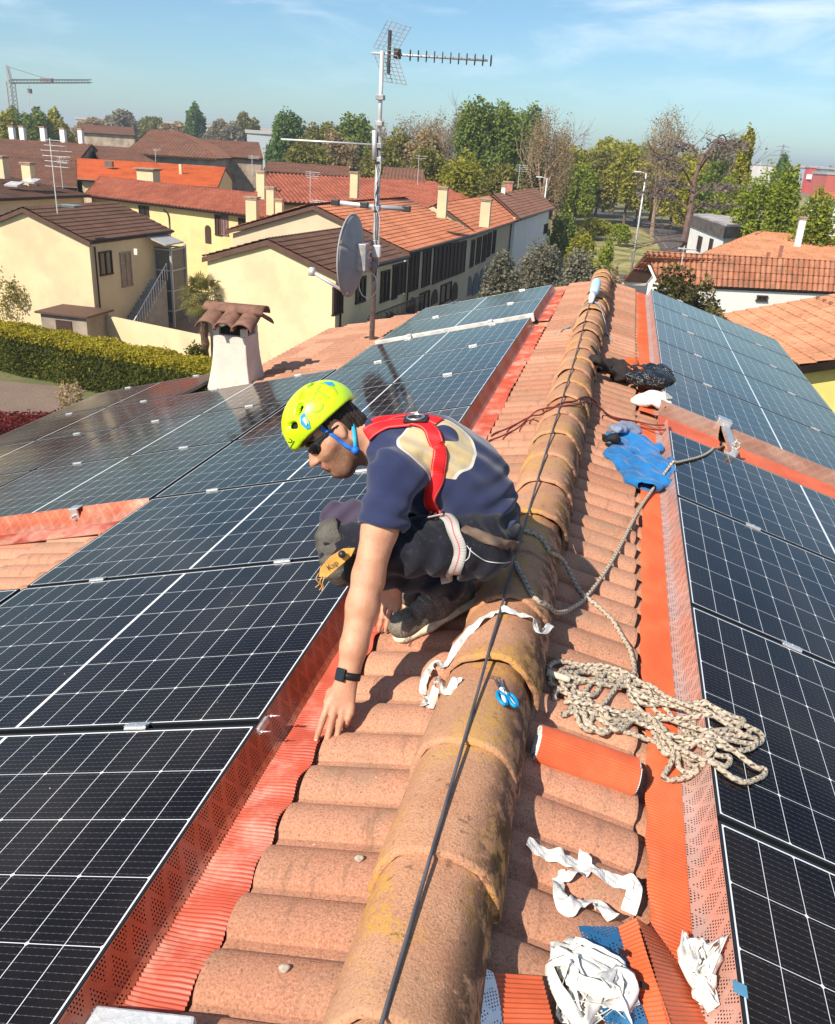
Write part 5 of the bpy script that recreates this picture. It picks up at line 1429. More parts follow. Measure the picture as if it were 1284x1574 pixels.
def win(parent, A, B, px, mat=None, shut=True, arch=False, out=None, name='window'):
    """window on the vertical wall through A and B; px = rectangle in photo pixels"""
    A = np.asarray(A, float); B = np.asarray(B, float); e = B-A; e[2] = 0; e /= np.linalg.norm(e); n = np.array([e[1], -e[0], 0])
    if (CAM-A)@n < 0: n = -n
    def w(x, y): d = ray(x, y); t = ((A-CAM)@n)/(d@n); return CAM+d*t
    x0, y0, x1, y1 = px; xm, ym = (x0+x1)/2, (y0+y1)/2; u0, u1 = (w(x0, ym)-A)@e, (w(x1, ym)-A)@e; z1, z0 = w(xm, y0)[2], w(xm, y1)[2]; u0, u1 = min(u0, u1), max(u0, u1)
    P = lambda u, z, o=0.: np.array([A[0], A[1], 0])+e*u+np.array([0, 0, z])+n*o
    if arch:
        r = (u1-u0)/2; pts = [P(u0, z0, .02), P(u1, z0, .02)]+[P((u0+u1)/2+r*math.cos(a), z1-r+r*math.sin(a), .02) for a in np.linspace(0, math.pi, 9)]
        fr = MB().prism(pts, n*.03).build(name, mat or m_sh_br, parent); return fr
    c = P((u0+u1)/2, (z0+z1)/2, .03); fr = MB()
    for (cu, cz, du, dz) in (((u0+u1)/2, z1, u1-u0+.1, .08), ((u0+u1)/2, z0, u1-u0+.16, .08), (u0, (z0+z1)/2, .07, z1-z0-.08), (u1, (z0+z1)/2, .07, z1-z0-.08), ((u0+u1)/2, (z0+z1)/2, .05, z1-z0-.08)): fr.box(P(cu, cz, .045), (du, .09, dz), [e, n, (0, 0, 1)])
    f = fr.build(name, mat or m_sh_br, parent)
    MB().box(P((u0+u1)/2, (z0+z1)/2, .02), (u1-u0-.02, .03, z1-z0-.02), [e, n, (0, 0, 1)]).build('pane', mat if (shut and mat) else (m_sh_br if shut else m_wdark), f)
    return f
def building(name, label, cat='house'):
    return empty(name, (0, 0, ZG), label, cat)
def place_at(o, p): 
    o.location = (float(p[0]), float(p[1]), ZG)
def chim(parent, px, yt, yb, D, wpx, mat=None, cap=True):
    t = atd(px, yt, D); b = atd(px, yb, D); w_ = wpx*D/F; h = t[2]-b[2]; mat = mat or W_y
    c = MB().box((b[0], b[1], b[2]+h/2-.35), (w_, w_*.8, h+.7-.25)).build('chimney', mat, parent)
    if cap:
        q = MB(); q.box((b[0], b[1], t[2]-.10), (w_*1.15, w_*.95, .07)); q.box((b[0], b[1], t[2]-.22), (w_*.7, w_*.55, .18)); q.box((b[0], b[1], t[2]-.0), (w_*1.25, w_*1.05, .08)); q.build('chimney_cap', pm('chimney_cap_clay', (.34, .24, .17), .9, .2), c)
    return c

def Z(dz): return ZG+dz
# --- long and gabled houses; corner points found from the picture at assumed eaves heights
def gable(name, label, A, B, C, D, rF, rB, wall, tile, fr=.45, **kw):
    """A,B front eaves corners, C,D back; rF,rB ridge ends"""
    A, B, C, D, rF, rB = [np.asarray(p, float) for p in (A, B, C, D, rF, rB)]
    o = building(name, label); place_at(o, (A+B+C+D)/4)
    slope(o, B, C, rF, rB, tile, **kw); slope(o, D, A, rB, rF, tile, **kw)
    dn = lambda p, q: np.array([*(p+(q-p)/np.linalg.norm(q-p)*fr)[:2], p[2]-.16])
    c = (A+B+C+D)/4; ins = lambda p: np.array([p[0]+(c[0]-p[0])*.05, p[1]+(c[1]-p[1])*.03, p[2]-.2])
    a, b_, c_, d_ = map(ins, (A, B, C, D)); f = (a+b_)/2; f[2] = rF[2]-.25; g = (c_+d_)/2; g[2] = rB[2]-.25
    th = (c_-b_)/np.linalg.norm(c_-b_)*.2
    MB().prism([(a[0], a[1], ZG), (b_[0], b_[1], ZG), b_, f, a], th).build('gable_wall', wall, o)
    MB().prism([(d_[0], d_[1], ZG), (c_[0], c_[1], ZG), c_, g, d_], -th).build('gable_wall', wall, o)
    b2, c2 = b_+th*1.02, c_-th*1.02; a2, d2 = a+th*1.02, d_-th*1.02
    MB().tube([B+(.05, 0, -.02), C+(.05, 0, -.02)], .07, 6).build('gutter', m_gut, o); MB().tube([b2+(.12, .1, -.1), (b2[0]+.12, b2[1]+.1, ZG)], .05, 6).build('downpipe', m_gut, o)
    wallquad(o, b2, c2, b_[2], c_[2], wall, .2); wallquad(o, d2, a2, d_[2], a[2], wall, .2)
    for p, q in ((B, rF), (rF, A)):   # fascia boards of the gable
        MB().prism([p-(0, 0, .04), q-(0, 0, .04), q-(0, 0, .26), p-(0, 0, .26)], -th*.25).build('fascia', m_fas, o)
    return o, (a, b_, c_, d_)
# house at the left with the outside stair
A1, B1 = onz(139, 371, Z(5.5)), onz(266, 355, Z(5.5)); pk = np.array([-30.9, A1[1]-.2, Z(6.95)]); pkb = pk+(B1-A1)*1.0
L1 = pk+(pk-A1)*(1, 1, 0)+np.array([0, 0, -1.45])
L1 = np.array([2*pk[0]-A1[0], A1[1]-.3, A1[2]]); hB1, cr = gable('stair_house', 'cream house at the left edge with dark brown roof, outside stair and glazed lift', L1, A1, B1, L1+(B1-A1), pk, pkb, W_y, T_br, per=.3)
b_, c_ = cr[1], cr[2]
win(hB1, b_, c_, (153, 387, 171, 422), shut=False)
win(hB1, b_, c_, (186, 388, 201, 440), pm('striped_awning', (.36, .27, .20), .8, .2), name='door')
MB().box(atd(209, 387, 44), (.18, .08, .30)).build('wall_light', pm('lamp_globe', (.7, .65, .5), .4), hB1)
m_met = pm('light_grey_metal', (.46, .45, .44), .5, .1, 4, metal=.3); m_gl = pm('bluish_glazing', (.13, .13, .12), .08, .1, spec=.6)
ww = np.array([1., 0, 0]); st = MB(); p0 = np.array([b_[0]+.3, b_[1]+1.6, ZG]); ns = 15
for k in range(ns): st.box((p0[0]+.45, p0[1]+k*.28, ZG+(k+1)*.19/2), (1.0, .28, (k+1)*.19))
st.build('stair', m_conc, hB1)
rl = MB()
for k in range(0, ns+1): 
    yk, zk = p0[1]+k*.28, ZG+k*.19; rl.tube([(p0[0]+.95, yk, zk), (p0[0]+.95, yk, zk+1.0)], .02, 5)
rl.tube([(p0[0]+.95, p0[1], ZG+1.0), (p0[0]+.95, p0[1]+ns*.28, ZG+ns*.19+1.0)], .03, 5); rl.build('stair_railing', pm('white_railing', (.66, .64, .62), .5, .1), hB1)
gx0, gy0, gy1 = p0[0]+.05, p0[1]+4.4, p0[1]+6.2; cab = MB()
for x in (gx0, gx0+1.1):
    for y in (gy0, gy1): cab.box((x, y, ZG+2.4), (.12, .12, 4.8))
for z in (1.0, 2.2, 3.4, 4.6):
    for y in (gy0, gy1): cab.box((gx0+.55, y, ZG+z), (.98, .08, .08))
    cab.box((gx0+1.1, (gy0+gy1)/2, ZG+z), (.08, gy1-gy0-.12, .08))
cab.build('lift_frame', m_met, hB1)
MB().box((gx0+.55, gy0+.06, ZG+2.5), (.96, .02, 4.4)).box((gx0+1.06, (gy0+gy1)/2, ZG+2.5), (.02, 1.6, 4.4)).build('lift_glazing', m_gl, hB1)
MB().prism([(gx0-.2, gy0-.9, ZG+5.40), (gx0+1.3, gy0-.9, ZG+4.92), (gx0+1.3, gy0+1.3, ZG+4.92), (gx0-.2, gy0+1.3, ZG+5.40)], (0, 0, .08)).build('glass_canopy', pm('pale_canopy', (.40, .39, .37), .3, .1), hB1)
for (x, y, D) in ((108, 318, 43.5),):
    p = atd(x, y, D); MB().box(p+(0, 0, .05), (1.0, .8, .10), [(1, 0, 0), (0, 1, 0), (0, 0, 1)]).build('skylight', m_gl, hB1)
# long yellow house behind it
E0, E1, R0, R1 = onz(130, 300, Z(6.0)), onz(414, 335, Z(6)), onz(144, 272, Z(7.25)), onz(430, 300, Z(7.25))
def longhouse(name, label, E0, E1, R0, R1, wall, tile, wins=(), back=True, ins=.5, hip=False, skew=0.0, **kw):
    E0, E1 = np.array(E0, float), np.array(E1, float); E0[2] = E1[2] = (E0[2]+E1[2])/2; R0, R1 = fixR(E0, E1, np.asarray(R0, float), np.asarray(R1, float))
    o = building(name, label); place_at(o, (E0+E1)/2); slope(o, E0, E1, R0, R1, tile, **kw)
    if hip:
        m_ = np.array([-(E1-E0)[1], (E1-E0)[0], 0]); m_ /= np.linalg.norm(m_); dd = (R0-E0)@m_; e_ = (E1-E0)/np.linalg.norm(E1-E0); K0, K1 = E0+m_*dd*2+e_*abs(dd)*skew, E1+m_*dd*2
        slope(o, K1, K0, R1, R0, tile, **kw); slope(o, K0, E0, R0, R0, tile, **kw); slope(o, E1, K1, R1, R1, tile, **kw)
        MB().prism([(*(p*.94+(E0+K1)/2*.06)[:2], ZG) for p in (E0, E1, K1, K0)], (0, 0, E0[2]-ZG-.15)).build('wall', wall, o)
        return o, E0, E1
    if back: slope(o, 2*R1-E1+(0, 0, 2*(E1[2]-R1[2])), 2*R0-E0+(0, 0, 2*(E0[2]-R0[2])), R1, R0, tile, **kw)
    e = (E1-E0)/np.linalg.norm(E1-E0); n = np.array([-e[1], e[0], 0]); n = n if (CAM-E0)@n < 0 else -n
    a, b = E0+n*ins+e*.2, E1+n*ins-e*.2; wallquad(o, a, b, a[2], b[2], wall, .2)
    bk = (R0-E0); bk[2] = 0
    for p, q, r_, s_ in ((a, E0, R0, 1), (b, E1, R1, -1)):
        w_ = (r_-q)*(1, 1, 0)*2*.97; MB().prism([(p[0], p[1], ZG), (p[0]+w_[0], p[1]+w_[1], ZG), (p[0]+w_[0], p[1]+w_[1], q[2]-.1), (p[0]+w_[0]/2, p[1]+w_[1]/2, r_[2]-.25), (p[0], p[1], p[2]-.1)], e*.2*s_).build('gable_wall', wall, o)
    for w_ in wins: win(o, a, b, *w_)
    g = MB(); g.tube([E0-(0, 0, .05), E1-(0, 0, .05)], .07, 6); g.build('gutter', m_gut, o)
    return o, a, b
hB2, a, b = longhouse('yellow_house', 'long butter yellow house with red clay roof behind the stair house', E0, E1, R0, R1, W_y2, T_red,
    [((316, 346, 325, 374), None, True, True), ((332, 331, 341, 361),), ((342, 331, 351, 361), pm('pinkish_shutter', (.20, .11, .10), .7)), ((215, 317, 229, 331), None, False), ((368, 336, 379, 352), None, False)], per=.36, amp=.10)
MB().tube(catmull([atd(252, 322, 57.2), atd(259, 330, 57.0), atd(261, 345, 57.1), atd(262, 392, 57.1)], 4), .07, 6).build('downpipe', m_gut, hB2)
for q in ((403, 263, 292, 57, 11), (417, 287, 318, 53, 12), (430, 306, 328, 52, 11), (389, 302, 343, 52, 17)): chim(hB2, *q)
# front gabled house in the centre
A3, B3, C3 = onz(311, 394, Z(6)), onz(520, 421, Z(6)), onz(628, 394, Z(6)); pf = (A3+B3)/2; pf[2] = Z(7.08); pb = pf+(C3-B3); 
hB3, cr3 = gable('gabled_house', 'cream gabled house in the centre behind the chimney, brown roof and reddish fascia', A3, B3, C3, A3+(C3-B3), pf, pb, W_y, T_br, per=.3)
b_, c_ = cr3[1]+(C3-B3)*0, cr3[2]
for w_ in (((511, 441, 525, 482),), ((547, 427, 560, 464), None, False), ((585, 417, 597, 462), None, False), ((603, 408, 609, 458),), ((611, 405, 622, 450),)): win(hB3, b_, c_, *w_)
bl = empty('x'); bpy.data.objects.remove(bl)
out = np.array([.95, -.2, 0]); q0 = b_+(c_-b_)*.12+out*.2; q1 = c_+out*.2; zb = b_[2]-2.75
MB().prism([(q0[0], q0[1], zb), (q0[0]+out[0]*1.1, q0[1]+out[1]*1.1, zb), (q1[0]+out[0]*1.1, q1[1]+out[1]*1.1, zb), (q1[0], q1[1], zb)], (0, 0, .18)).build('balcony_slab', m_conc, hB3)
rr_ = MB()
for k in range(44):
    p = q0*(1-k/43)+q1*(k/43)+out*1.05; rr_.tube([(p[0], p[1], zb+.18), (p[0], p[1], zb+1.15)], .018, 4)
pa_, pb_ = q0+out*1.05, q1+out*1.05; rr_.tube([(pa_[0], pa_[1], zb+1.17), (pb_[0], pb_[1], zb+1.17)], .035, 5); rr_.build('balcony_railing', pm('dark_iron', (.03, .022, .02), .6), hB3)
for k, f in enumerate((.06, .12, .2, .45)):
    p = q0*(1-f)+q1*f+out*.85
    fl = MB(); r = random.Random(k)
    for _ in range(60): fl.box((p[0]+r.gauss(0, .14), p[1]+r.gauss(0, .18), zb+.35+r.random()*.45), (.09, .09, .05), np.linalg.qr(np.random.RandomState(r.randrange(9999)).randn(3, 3))[0])
    fp = empty('flower_pot', (p[0], p[1], zb+.18), ('potted plant with orange flowers at the near end of the balcony', 'second small potted plant on the balcony of the gabled house', 'green potted plant on the balcony of the gabled house', 'potted plant in the middle of the balcony by the dish')[k], 'pot plant', 'potted plants on the balcony')
    MB().tube([(p[0], p[1], zb+.18), (p[0], p[1], zb+.42)], [.12, .17], 10).build('pot', pm('pot_clay', (.4, .16, .08), .8), fp)
    fl.build('foliage', pm('orange_flowers', (.55, .16, .09), .8, .4, 9) if k == 0 else pm('pot_foliage', (.05, .10, .02), .8, .4, 9), fp)
# taller house behind it, and its continuation along the street
B4, C4 = onz(630, 387, Z(5.8)), onz(733, 359, Z(5.8)); r4 = onz(482, 315, Z(7.72)); r4b = onz(626, 303, Z(7.72))
r4 = np.array([r4[0], r4[1], Z(7.72)]); A4 = 2*r4-B4; A4[2] = B4[2]; D4 = 2*r4b-C4; D4[2] = C4[2]
hB4, cr4 = gable('street_house', 'orange roofed street house with tall brown shutters, just behind the satellite dish', A4, B4, C4, D4, r4, r4b, W_g, T_or, per=.28)
b_, c_ = cr4[1], cr4[2]
Q5 = lambda X0, Y0, X1, Y1: (300+X0*.3583, 320+Y0*.3583, 300+X1*.3583, 320+Y1*.3583)
for w_ in ((922, 195, 955, 348), (975, 180, 1006, 330), (1022, 165, 1055, 315), (1060, 158, 1090, 300), (1092, 152, 1122, 288), (1124, 146, 1156, 275)): win(hB4, b_, c_, Q5(*w_))
for w_ in ((912, 382, 944, 470), (1012, 348, 1040, 410), (1100, 318, 1125, 392)): win(hB4, b_, c_, Q5(*w_), None, True, True)
for w_ in ((962, 362, 1000, 445), (1052, 325, 1095, 400)): win(hB4, b_, c_, Q5(*w_), None, False)
chim(hB4, 746, 305, 334, 53, 15); 
E0, E1, R0, R1 = onz(734, 358.5, Z(5.8)), onz(826, 329, Z(5.8)), onz(662, 312, Z(7.4)), onz(783, 298, Z(7.4))
hB5, a, b = longhouse('terrace_house', 'orange roofed terrace with arched doorways running down to the street lamp', E0, E1, R0, R1, W_g, T_or, [])
for w_ in ((1176, 140, 1194, 250), (1206, 128, 1222, 235), (1232, 118, 1246, 225), (1254, 108, 1266, 205), (1276, 98, 1286, 190)): win(hB5, a, b, Q5(*w_))
for w_ in ((1160, 292, 1186, 375), (1190, 278, 1214, 368), (1217, 260, 1238, 345), (1242, 245, 1260, 325)): win(hB5, a, b, Q5(*w_), pm('blue_grey_door', (.10, .12, .14), .6), True, True)
chim(hB5, 680, 287, 320, 54, 14)
# long red roof further back
E0, E1, R0, R1 = onz(380, 309, Z(5.8)), onz(760, 324, Z(5.8)), onz(392, 261, Z(7.7)), onz(712, 287, Z(7.7))
hB6, a, b = longhouse('red_roof_house', 'very long low house with a plain red clay roof across the middle distance', E0, E1, R0, R1, W_y2, T_red, per=.42, amp=.12)
for q in ((545, 264, 294, 76, 12), (401, 262, 285, 79, 11)): chim(hB6, *q)
E0, E1, R0, R1 = onz(800, 336, Z(6.0)), onz(853, 320, Z(6.0)), onz(780, 300, Z(7.6)), onz(806, 288, Z(7.6))
hB7, a, b = longhouse('end_house', 'small brown roofed house with white wall beside the nearer street lamp', E0, E1, R0, R1, W_w, T_old)
chim(hB7, 781, 279, 298, 88, 13, pm('brick_chimney', (.40, .17, .12), .9)); chim(hB7, 773, 285, 305, 80, 6, W_w)
win(hB7, a, b, (836, 345, 841, 358), None, False)
# bright orange roof
e0, e1, r0, r1 = atd(119, 277, 76), atd(335, 286, 76), atd(119, 239, 84), atd(347, 261, 84)
hB8, a, b = longhouse('orange_roof_house', 'house with a bright new orange roof behind the long yellow one', e0, e1, r0, r1, W_g, T_flat, amp=.012)
chim(hB8, 229, 259, 278, 74, 27); MB().box(atd(168, 252, 80), (.8, .3, .5)).build('roof_window', m_gl, hB8)
for q in ((155, 254, 262, 82, 4), (278, 250, 262, 80, 4)): chim(hB8, *q, cap=False)
hB9, a, b = longhouse('skylight_house', 'brown roofed house with two skylights at the left edge of the photo', onz(-150, 312, Z(6.1)), onz(139, 300, Z(6.1)), onz(-150, 247, Z(7.3)), onz(30, 262, Z(7.3)), W_g, T_br, back=False, per=.3)
for q in ((3, 240, 262, 66, 17), (45, 250, 273, 64, 15)): chim(hB9, *q)
for x, y in ((22, 283), (48, 278)): MB().box(atd(x, y, 63.5), (1.1, .9, .12), [(1, 0, 0), (0, .97, .24), (0, -.24, .97)]).build('skylight', pm('pale_skylight', (.5, .5, .5), .2), hB9)
# the old farm roofs behind
def quadroof(name, label, E0, E1, R0, R1, De, Dr, tile=None, wall=None, back=True, hip=False):
    e0, e1, r0, r1 = atd(*E0, De), atd(*E1, De), atd(*R0, Dr), atd(*R1, Dr); e1[2] = e0[2] = (e0[2]+e1[2])/2; r0[2] = r1[2] = (r0[2]+r1[2])/2
    return longhouse(name, label, e0, e1, r0, r1, wall or W_old, tile or T_old, back=back, hip=hip, per=.4, amp=.09)[0]
f1 = quadroof('farm_building', 'long weathered dark roof at the left edge in front of the row of white chimneys', (-120, 246), (117, 243), (-120, 206), (140, 223), 90, 99)
for q in ((20, 194, 211, 112, 8), (36, 194, 212, 110, 8), (68, 195, 213, 108, 8), (98, 197, 213, 106, 8), (125, 198, 214, 104, 7)): chim(f1, *q, W_w)
quadroof('farm_building', 'low ragged brown roof left of the bright orange one', (-40, 285), (118, 281), (-40, 244), (118, 243), 76, 86, T_old)
quadroof('farm_building', 'old pinkish roof sloping behind the bright orange one', (158, 248), (255, 262), (138, 224), (200, 228), 92, 104, T_old)
f4 = quadroof('hipped_barn', 'old hipped barn with weathered tiles above the orange roof', (192, 240), (335, 240), (231, 200), (276, 202), 104, 112, hip=True)
quadroof('hipped_barn', 'open sided barn with a dark gable left of the tall green tree', (322, 240), (405, 243), (305, 213), (398, 220), 112, 120)
quadroof('farm_building', 'distant long brown roof near the foot of the crane', (118, 203), (208, 207), (125, 191), (205, 197), 170, 184)
quadroof('farm_building', 'low brown roof partly hidden behind the antenna mast', (405, 262), (540, 272), (412, 249), (535, 256), 94, 101)
quadroof('farm_building', 'low weathered roof left of the big green tree', (586, 278), (655, 279), (590, 257), (650, 260), 92, 99)
# white houses on the right
E0, E1, R0, R1 = onz(1013, 436, Z(5.2)), onz(1420, 455, Z(5.2)), onz(992, 388, Z(6.7)), onz(1420, 408, Z(6.7))
hW1 = building('white_house', 'white house with weathered orange tiles right of the ridge end'); place_at(hW1, (E0+E1)/2)
slope(hW1, E0, E1, R0, R1, m_rooftile('weathered_orange_tile', (.36, .13, .07), (.52, .24, .14), .3), per=.30, amp=.08); Dk = 2*R0-E0; Dk[2] = E0[2]; D1 = 2*R1-E1; D1[2] = E1[2]
slope(hW1, D1, Dk, R1, R0, T_or)
ev = (E1-E0)/np.linalg.norm(E1-E0); i0 = ev*1.3; bk = (Dk-E0)
pA, pB, pR = E0+i0+bk*.07, Dk+i0-bk*.07, R0+i0
MB().prism([(pA[0], pA[1], ZG), (pB[0], pB[1], ZG), (pB[0], pB[1], E0[2]-.12), (pR[0], pR[1], R0[2]-.3), (pA[0], pA[1], E0[2]-.12)], ev*.25).build('gable_wall', W_w, hW1)
MB().prism([E0-(0, 0, .2), R0-(0, 0, .22), R0+i0-(0, 0, .22), E0+i0-(0, 0, .2)], (0, 0, -.05)).prism([Dk-(0, 0, .2), R0-(0, 0, .24), R0+i0-(0, 0, .24), Dk+i0-(0, 0, .2)], (0, 0, -.05)).build('white_soffit', W_w, hW1)
wallquad(hW1, pA+ev*.26, E1+bk*.07, E0[2]-.15, E0[2]-.15, W_w); win(hW1, pA, E1+bk*.07, (1164, 455, 1178, 462), None, False)
MB().tube([E0-(0, 0, .06), E1-(0, 0, .06)], .08, 6).build('gutter', m_gut, hW1)
E0, E1, R0, R1 = onz(1080, 389, Z(5.6)), onz(1420, 415, Z(5.6)), onz(1165, 356, Z(6.75)), onz(1420, 374, Z(6.75))
hW2, a, b = longhouse('orange_villa', 'villa with a clean orange hipped roof behind the white house', E0, E1, R0, R1, W_w, T_pan, hip=True, skew=2.2)
for q in ((1201, 374, 384, 55, 5), (1181, 384, 392, 53, 5)): chim(hW2, *q, pm('vent_clay', (.3, .12, .08), .8), cap=False)
# flat roofed building with dark parapet
hW3 = building('flat_roof_building', 'white building with dark parapet and flat roof behind the pruned cedar'); K = onz(1113, 366, Z(5.2)); Lf = onz(1062, 346, Z(5.2)); Rg = onz(1228, 362, Z(5.2)); place_at(hW3, K)
Bk = Lf+(Rg-K)
MB().prism([(p[0], p[1], ZG) for p in (K, Rg, Bk, Lf)], (0, 0, 5.2)).build('wall', W_w, hW3)
cc = (K+Rg+Bk+Lf)/4; ex = lambda p, f: (cc[0]+(p[0]-cc[0])*f, cc[1]+(p[1]-cc[1])*f)
MB().prism([(*ex(p, 1.04), Z(5.201)) for p in (K, Rg, Bk, Lf)], (0, 0, 1.0)).build('parapet', pm('dark_stained_parapet', (.10, .085, .08), .9, .4, 1.5), hW3)
MB().prism([(*ex(p, .98), Z(6.205)) for p in (K, Rg, Bk, Lf)], (0, 0, .15)).build('flat_roof', pm('pale_roof_felt', (.36, .33, .33), .9, .3, .6), hW3)
win(hW3, Lf, K, (1073, 363, 1079, 386), None, False); win(hW3, Lf, K, (1091, 367, 1096, 386), None, False)
chim(hW3, 1229, 333, 362, 47, 9, W_w)
# neighbour's roof at the right edge
E1, E0 = onz(1106, 484, Z(6.1)), onz(1229, 562, Z(6.1)); e = E1-E0; up_ = np.array([11.0, .35, 3.1])
hW4 = building('neighbour_house', 'neighbouring house with a sunlit orange roof and yellow wall at the right edge'); place_at(hW4, E0+up_/2)
E0b = E0
slope(hW4, E0b, E1, E0b+up_, E1+up_, T_pan, per=.30, course=.45, amp=.02)
wallquad(hW4, E0b+(.5, .35, -.15), E0b+up_*(1, 1, 0)+(0, .35, -.15), E0b[2]-.2, E0b[2]+up_[2]-.3, pm('lemon_wall', (.70, .52, .16), .9, .05))
wallquad(hW4, E0b+(.5, .35, -.15), E1+(.5, 0, -.15), E0b[2]-.2, E1[2]-.2, pm('lemon_wall', (.70, .52, .16), .9, .05))
MB().tube([E0b-(.05, 0, .05), E1-(.05, 0, .05)], .08, 6).build('gutter', m_gut, hW4)
MB().prism([E0b-(0, .02, .02), E0b+up_-(0, .02, .02), E0b+up_-(0, .02, .26), E0b-(0, .02, .26)], (0, .06, 0)).build('fascia', m_gut, hW4)
sg = MB()
for r_ in (.28, .5, .72):
    for k in range(14): q = E0b+e*((k+.5)/14)+up_*r_; sg.box(q+(0, 0, .07), (.10, .16, .08))
sg.build('snow_guards', pm('snow_guard', (.22, .10, .06), .8), hW4)
hW5 = quadroof('small_villa', 'small orange roofed villa beyond the bright green trees at the right edge', (1245, 303), (1330, 312), (1255, 294), (1330, 300), 100, 106, T_or, W_w)

# garden wall, shed
gw = MB(); p = [onz(128, 479, Z(2.0)), onz(335, 522, Z(2.0))]; d = p[1]-p[0]; nn_ = np.array([-d[1], d[0], 0]); nn_ /= np.linalg.norm(nn_)
gw.prism([(p[0][0], p[0][1], ZG), (p[1][0], p[1][1], ZG), p[1], p[0]], nn_*.25)
tag(gw.build('garden_wall', W_y), 'cream garden wall between the hedge and the stair house', 'wall')
s0 = onz(62, 478, Z(2.3)); sh_ = empty('garden_shed', (s0[0], s0[1]+1, ZG), 'low brown shed in the shade between the left shrub and the garden wall', 'shed')
MB().box((s0[0]+1.3, s0[1]+1.0, ZG+1.1), (2.6, 2, 2.2)).build('shed_wall', W_old, sh_); MB().box((s0[0]+1.3, s0[1]+1.0, ZG+2.26), (3.0, 2.4, .1)).build('shed_roof', m_fas, sh_)
MB().box((s0[0]+1.3, s0[1]-.02, ZG+1.0), (.9, .04, 1.9)).build('shed_door', m_sh_br, sh_)
fn = MB(); a0, a1 = onz(420, 540, Z(.0)), onz(462, 556, Z(.0))
a0 = np.array([-13.6, 33.2, ZG]); a1 = np.array([-9.0, 32.6, ZG])
for k in range(24): q = a0*(1-k/23)+a1*(k/23); fn.tube([q, q+(0, 0, 1.15)], .02, 4)
for z in (.15, 1.1): fn.tube([a0+(0, 0, z), a1+(0, 0, z)], .025, 4)
tag(fn.build('garden_fence', pm('white_railing', (.66, .64, .62), .5, .1)), 'low pale garden fence in front of the gabled house', 'fence')

# ================================================================ plants
def m_leaf(name, c1, c2, c3=None, tr=.42):
    m, N, b = newmat(name); g = N.new('ShaderNodeNewGeometry'); r = X(m.node_tree, g.outputs['Random Per Island']); v = N.tc('Object')
    c = N.mix(r, c1, c2)
    if c3: c = N.mix(r.gt(.8), c, c3)
    c = N.mix(N.noise(v, .7, 3).ss(.35, .65)*.45, c, tuple(x*.6 for x in c1))
    setp(N, b, Base_Color=c, Roughness=.7, Specular_IOR_Level=.25)
    t = N.new('ShaderNodeBsdfTranslucent'); N.link(c, t.inputs[0]); mx = N.new('ShaderNodeMixShader'); mx.inputs[0].default_value = tr
    out = m.node_tree.nodes['Material Output']; m.node_tree.links.new(b.outputs[0], mx.inputs[1]); m.node_tree.links.new(t.outputs[0], mx.inputs[2]); m.node_tree.links.new(mx.outputs[0], out.inputs[0])
    return m
LF = dict(dg=m_leaf('dark_green_leaf', (0.092, 0.162, 0.036), (0.193, 0.284, 0.072)), g=m_leaf('green_leaf', (.150, .215, .038), (.28, .34, .08)),
          yg=m_leaf('yellow_green_leaf', (0.275, 0.275, 0.027), (0.500, 0.450, 0.062)), br=m_leaf('bright_green_leaf', (0.209, 0.275, 0.022), (0.396, 0.429, 0.050)),
          ol=m_leaf('olive_leaf', (0.182, 0.182, 0.042), (0.350, 0.308, 0.070)), ru=m_leaf('rusty_leaf', (0.336, 0.242, 0.116), (0.504, 0.378, 0.200)),
          dull=m_leaf('dull_grey_leaf', (0.264, 0.220, 0.143), (0.418, 0.363, 0.253)), grey=m_leaf('grey_olive_leaf', (0.176, 0.169, 0.115), (0.365, 0.338, 0.243)),
          red=m_leaf('red_shrub_leaf', (.14, .018, .015), (.28, .045, .035)), hedge=m_leaf('hedge_leaf', (.055, .075, .012), (.14, .15, .02), (.26, .24, .03)),
          hedge_top=m_leaf('hedge_young_leaf', (.26, .24, .02), (.52, .42, .03)), palm=m_leaf('palm_leaf', (0.112, 0.126, 0.028), (0.280, 0.238, 0.070), (.30, .22, .08)),
          bush=m_leaf('bronze_bush_leaf', (0.060, 0.060, 0.018), (0.192, 0.168, 0.060), (.30, .24, .10)), ced=m_leaf('cedar_needle', (.16, .13, .11), (.30, .25, .22)))
m_bark = pm('bark', (.12, .085, .065), .95, .3, 3); m_twig = pm('twig', (.26, .18, .12), .95, .25, 3)
def leaves(mb, C_, size, seed, up=.3):
    r = np.random.RandomState(seed); n = len(C_); s = size*(.6+.8*r.rand(n))[:, None]
    a = r.randn(n, 3); a[:, 2] *= .6; a /= np.linalg.norm(a, axis=1)[:, None]; b = r.randn(n, 3); b -= a*(a*b).sum(1)[:, None]; b /= np.linalg.norm(b, axis=1)[:, None]
    V = np.stack([C_-a*s*.5, C_+b*s*.33, C_+a*s*.5, C_-b*s*.33], 1).reshape(-1, 3); base = mb.n; mb.v.append(V); mb.n += len(V)
    mb.f += (np.arange(n*4).reshape(n, 4)+base).tolist()
def crown_pts(c, rx, ry, rz, n, seed, clumps=26, ragged=.32, flatb=.0):
    r = np.random.RandomState(seed); P = []
    dirs = r.randn(clumps, 3); dirs /= np.linalg.norm(dirs, axis=1)[:, None]; dirs[:, 2] = np.where(dirs[:, 2] < -.55, -dirs[:, 2], dirs[:, 2])
    rad = .55+.42*r.rand(clumps)**.6; cc = dirs*rad[:, None]; cr_ = ragged*(.6+.7*r.rand(clumps))
    w_ = cr_**2; k = r.choice(clumps, n, p=w_/w_.sum()); d = r.randn(n, 3); d /= np.linalg.norm(d, axis=1)[:, None]
    q = cc[k]+d*(cr_[k]*(.55+.5*r.rand(n)))[:, None]
    return np.asarray(c)+q*np.array([rx, ry, rz])
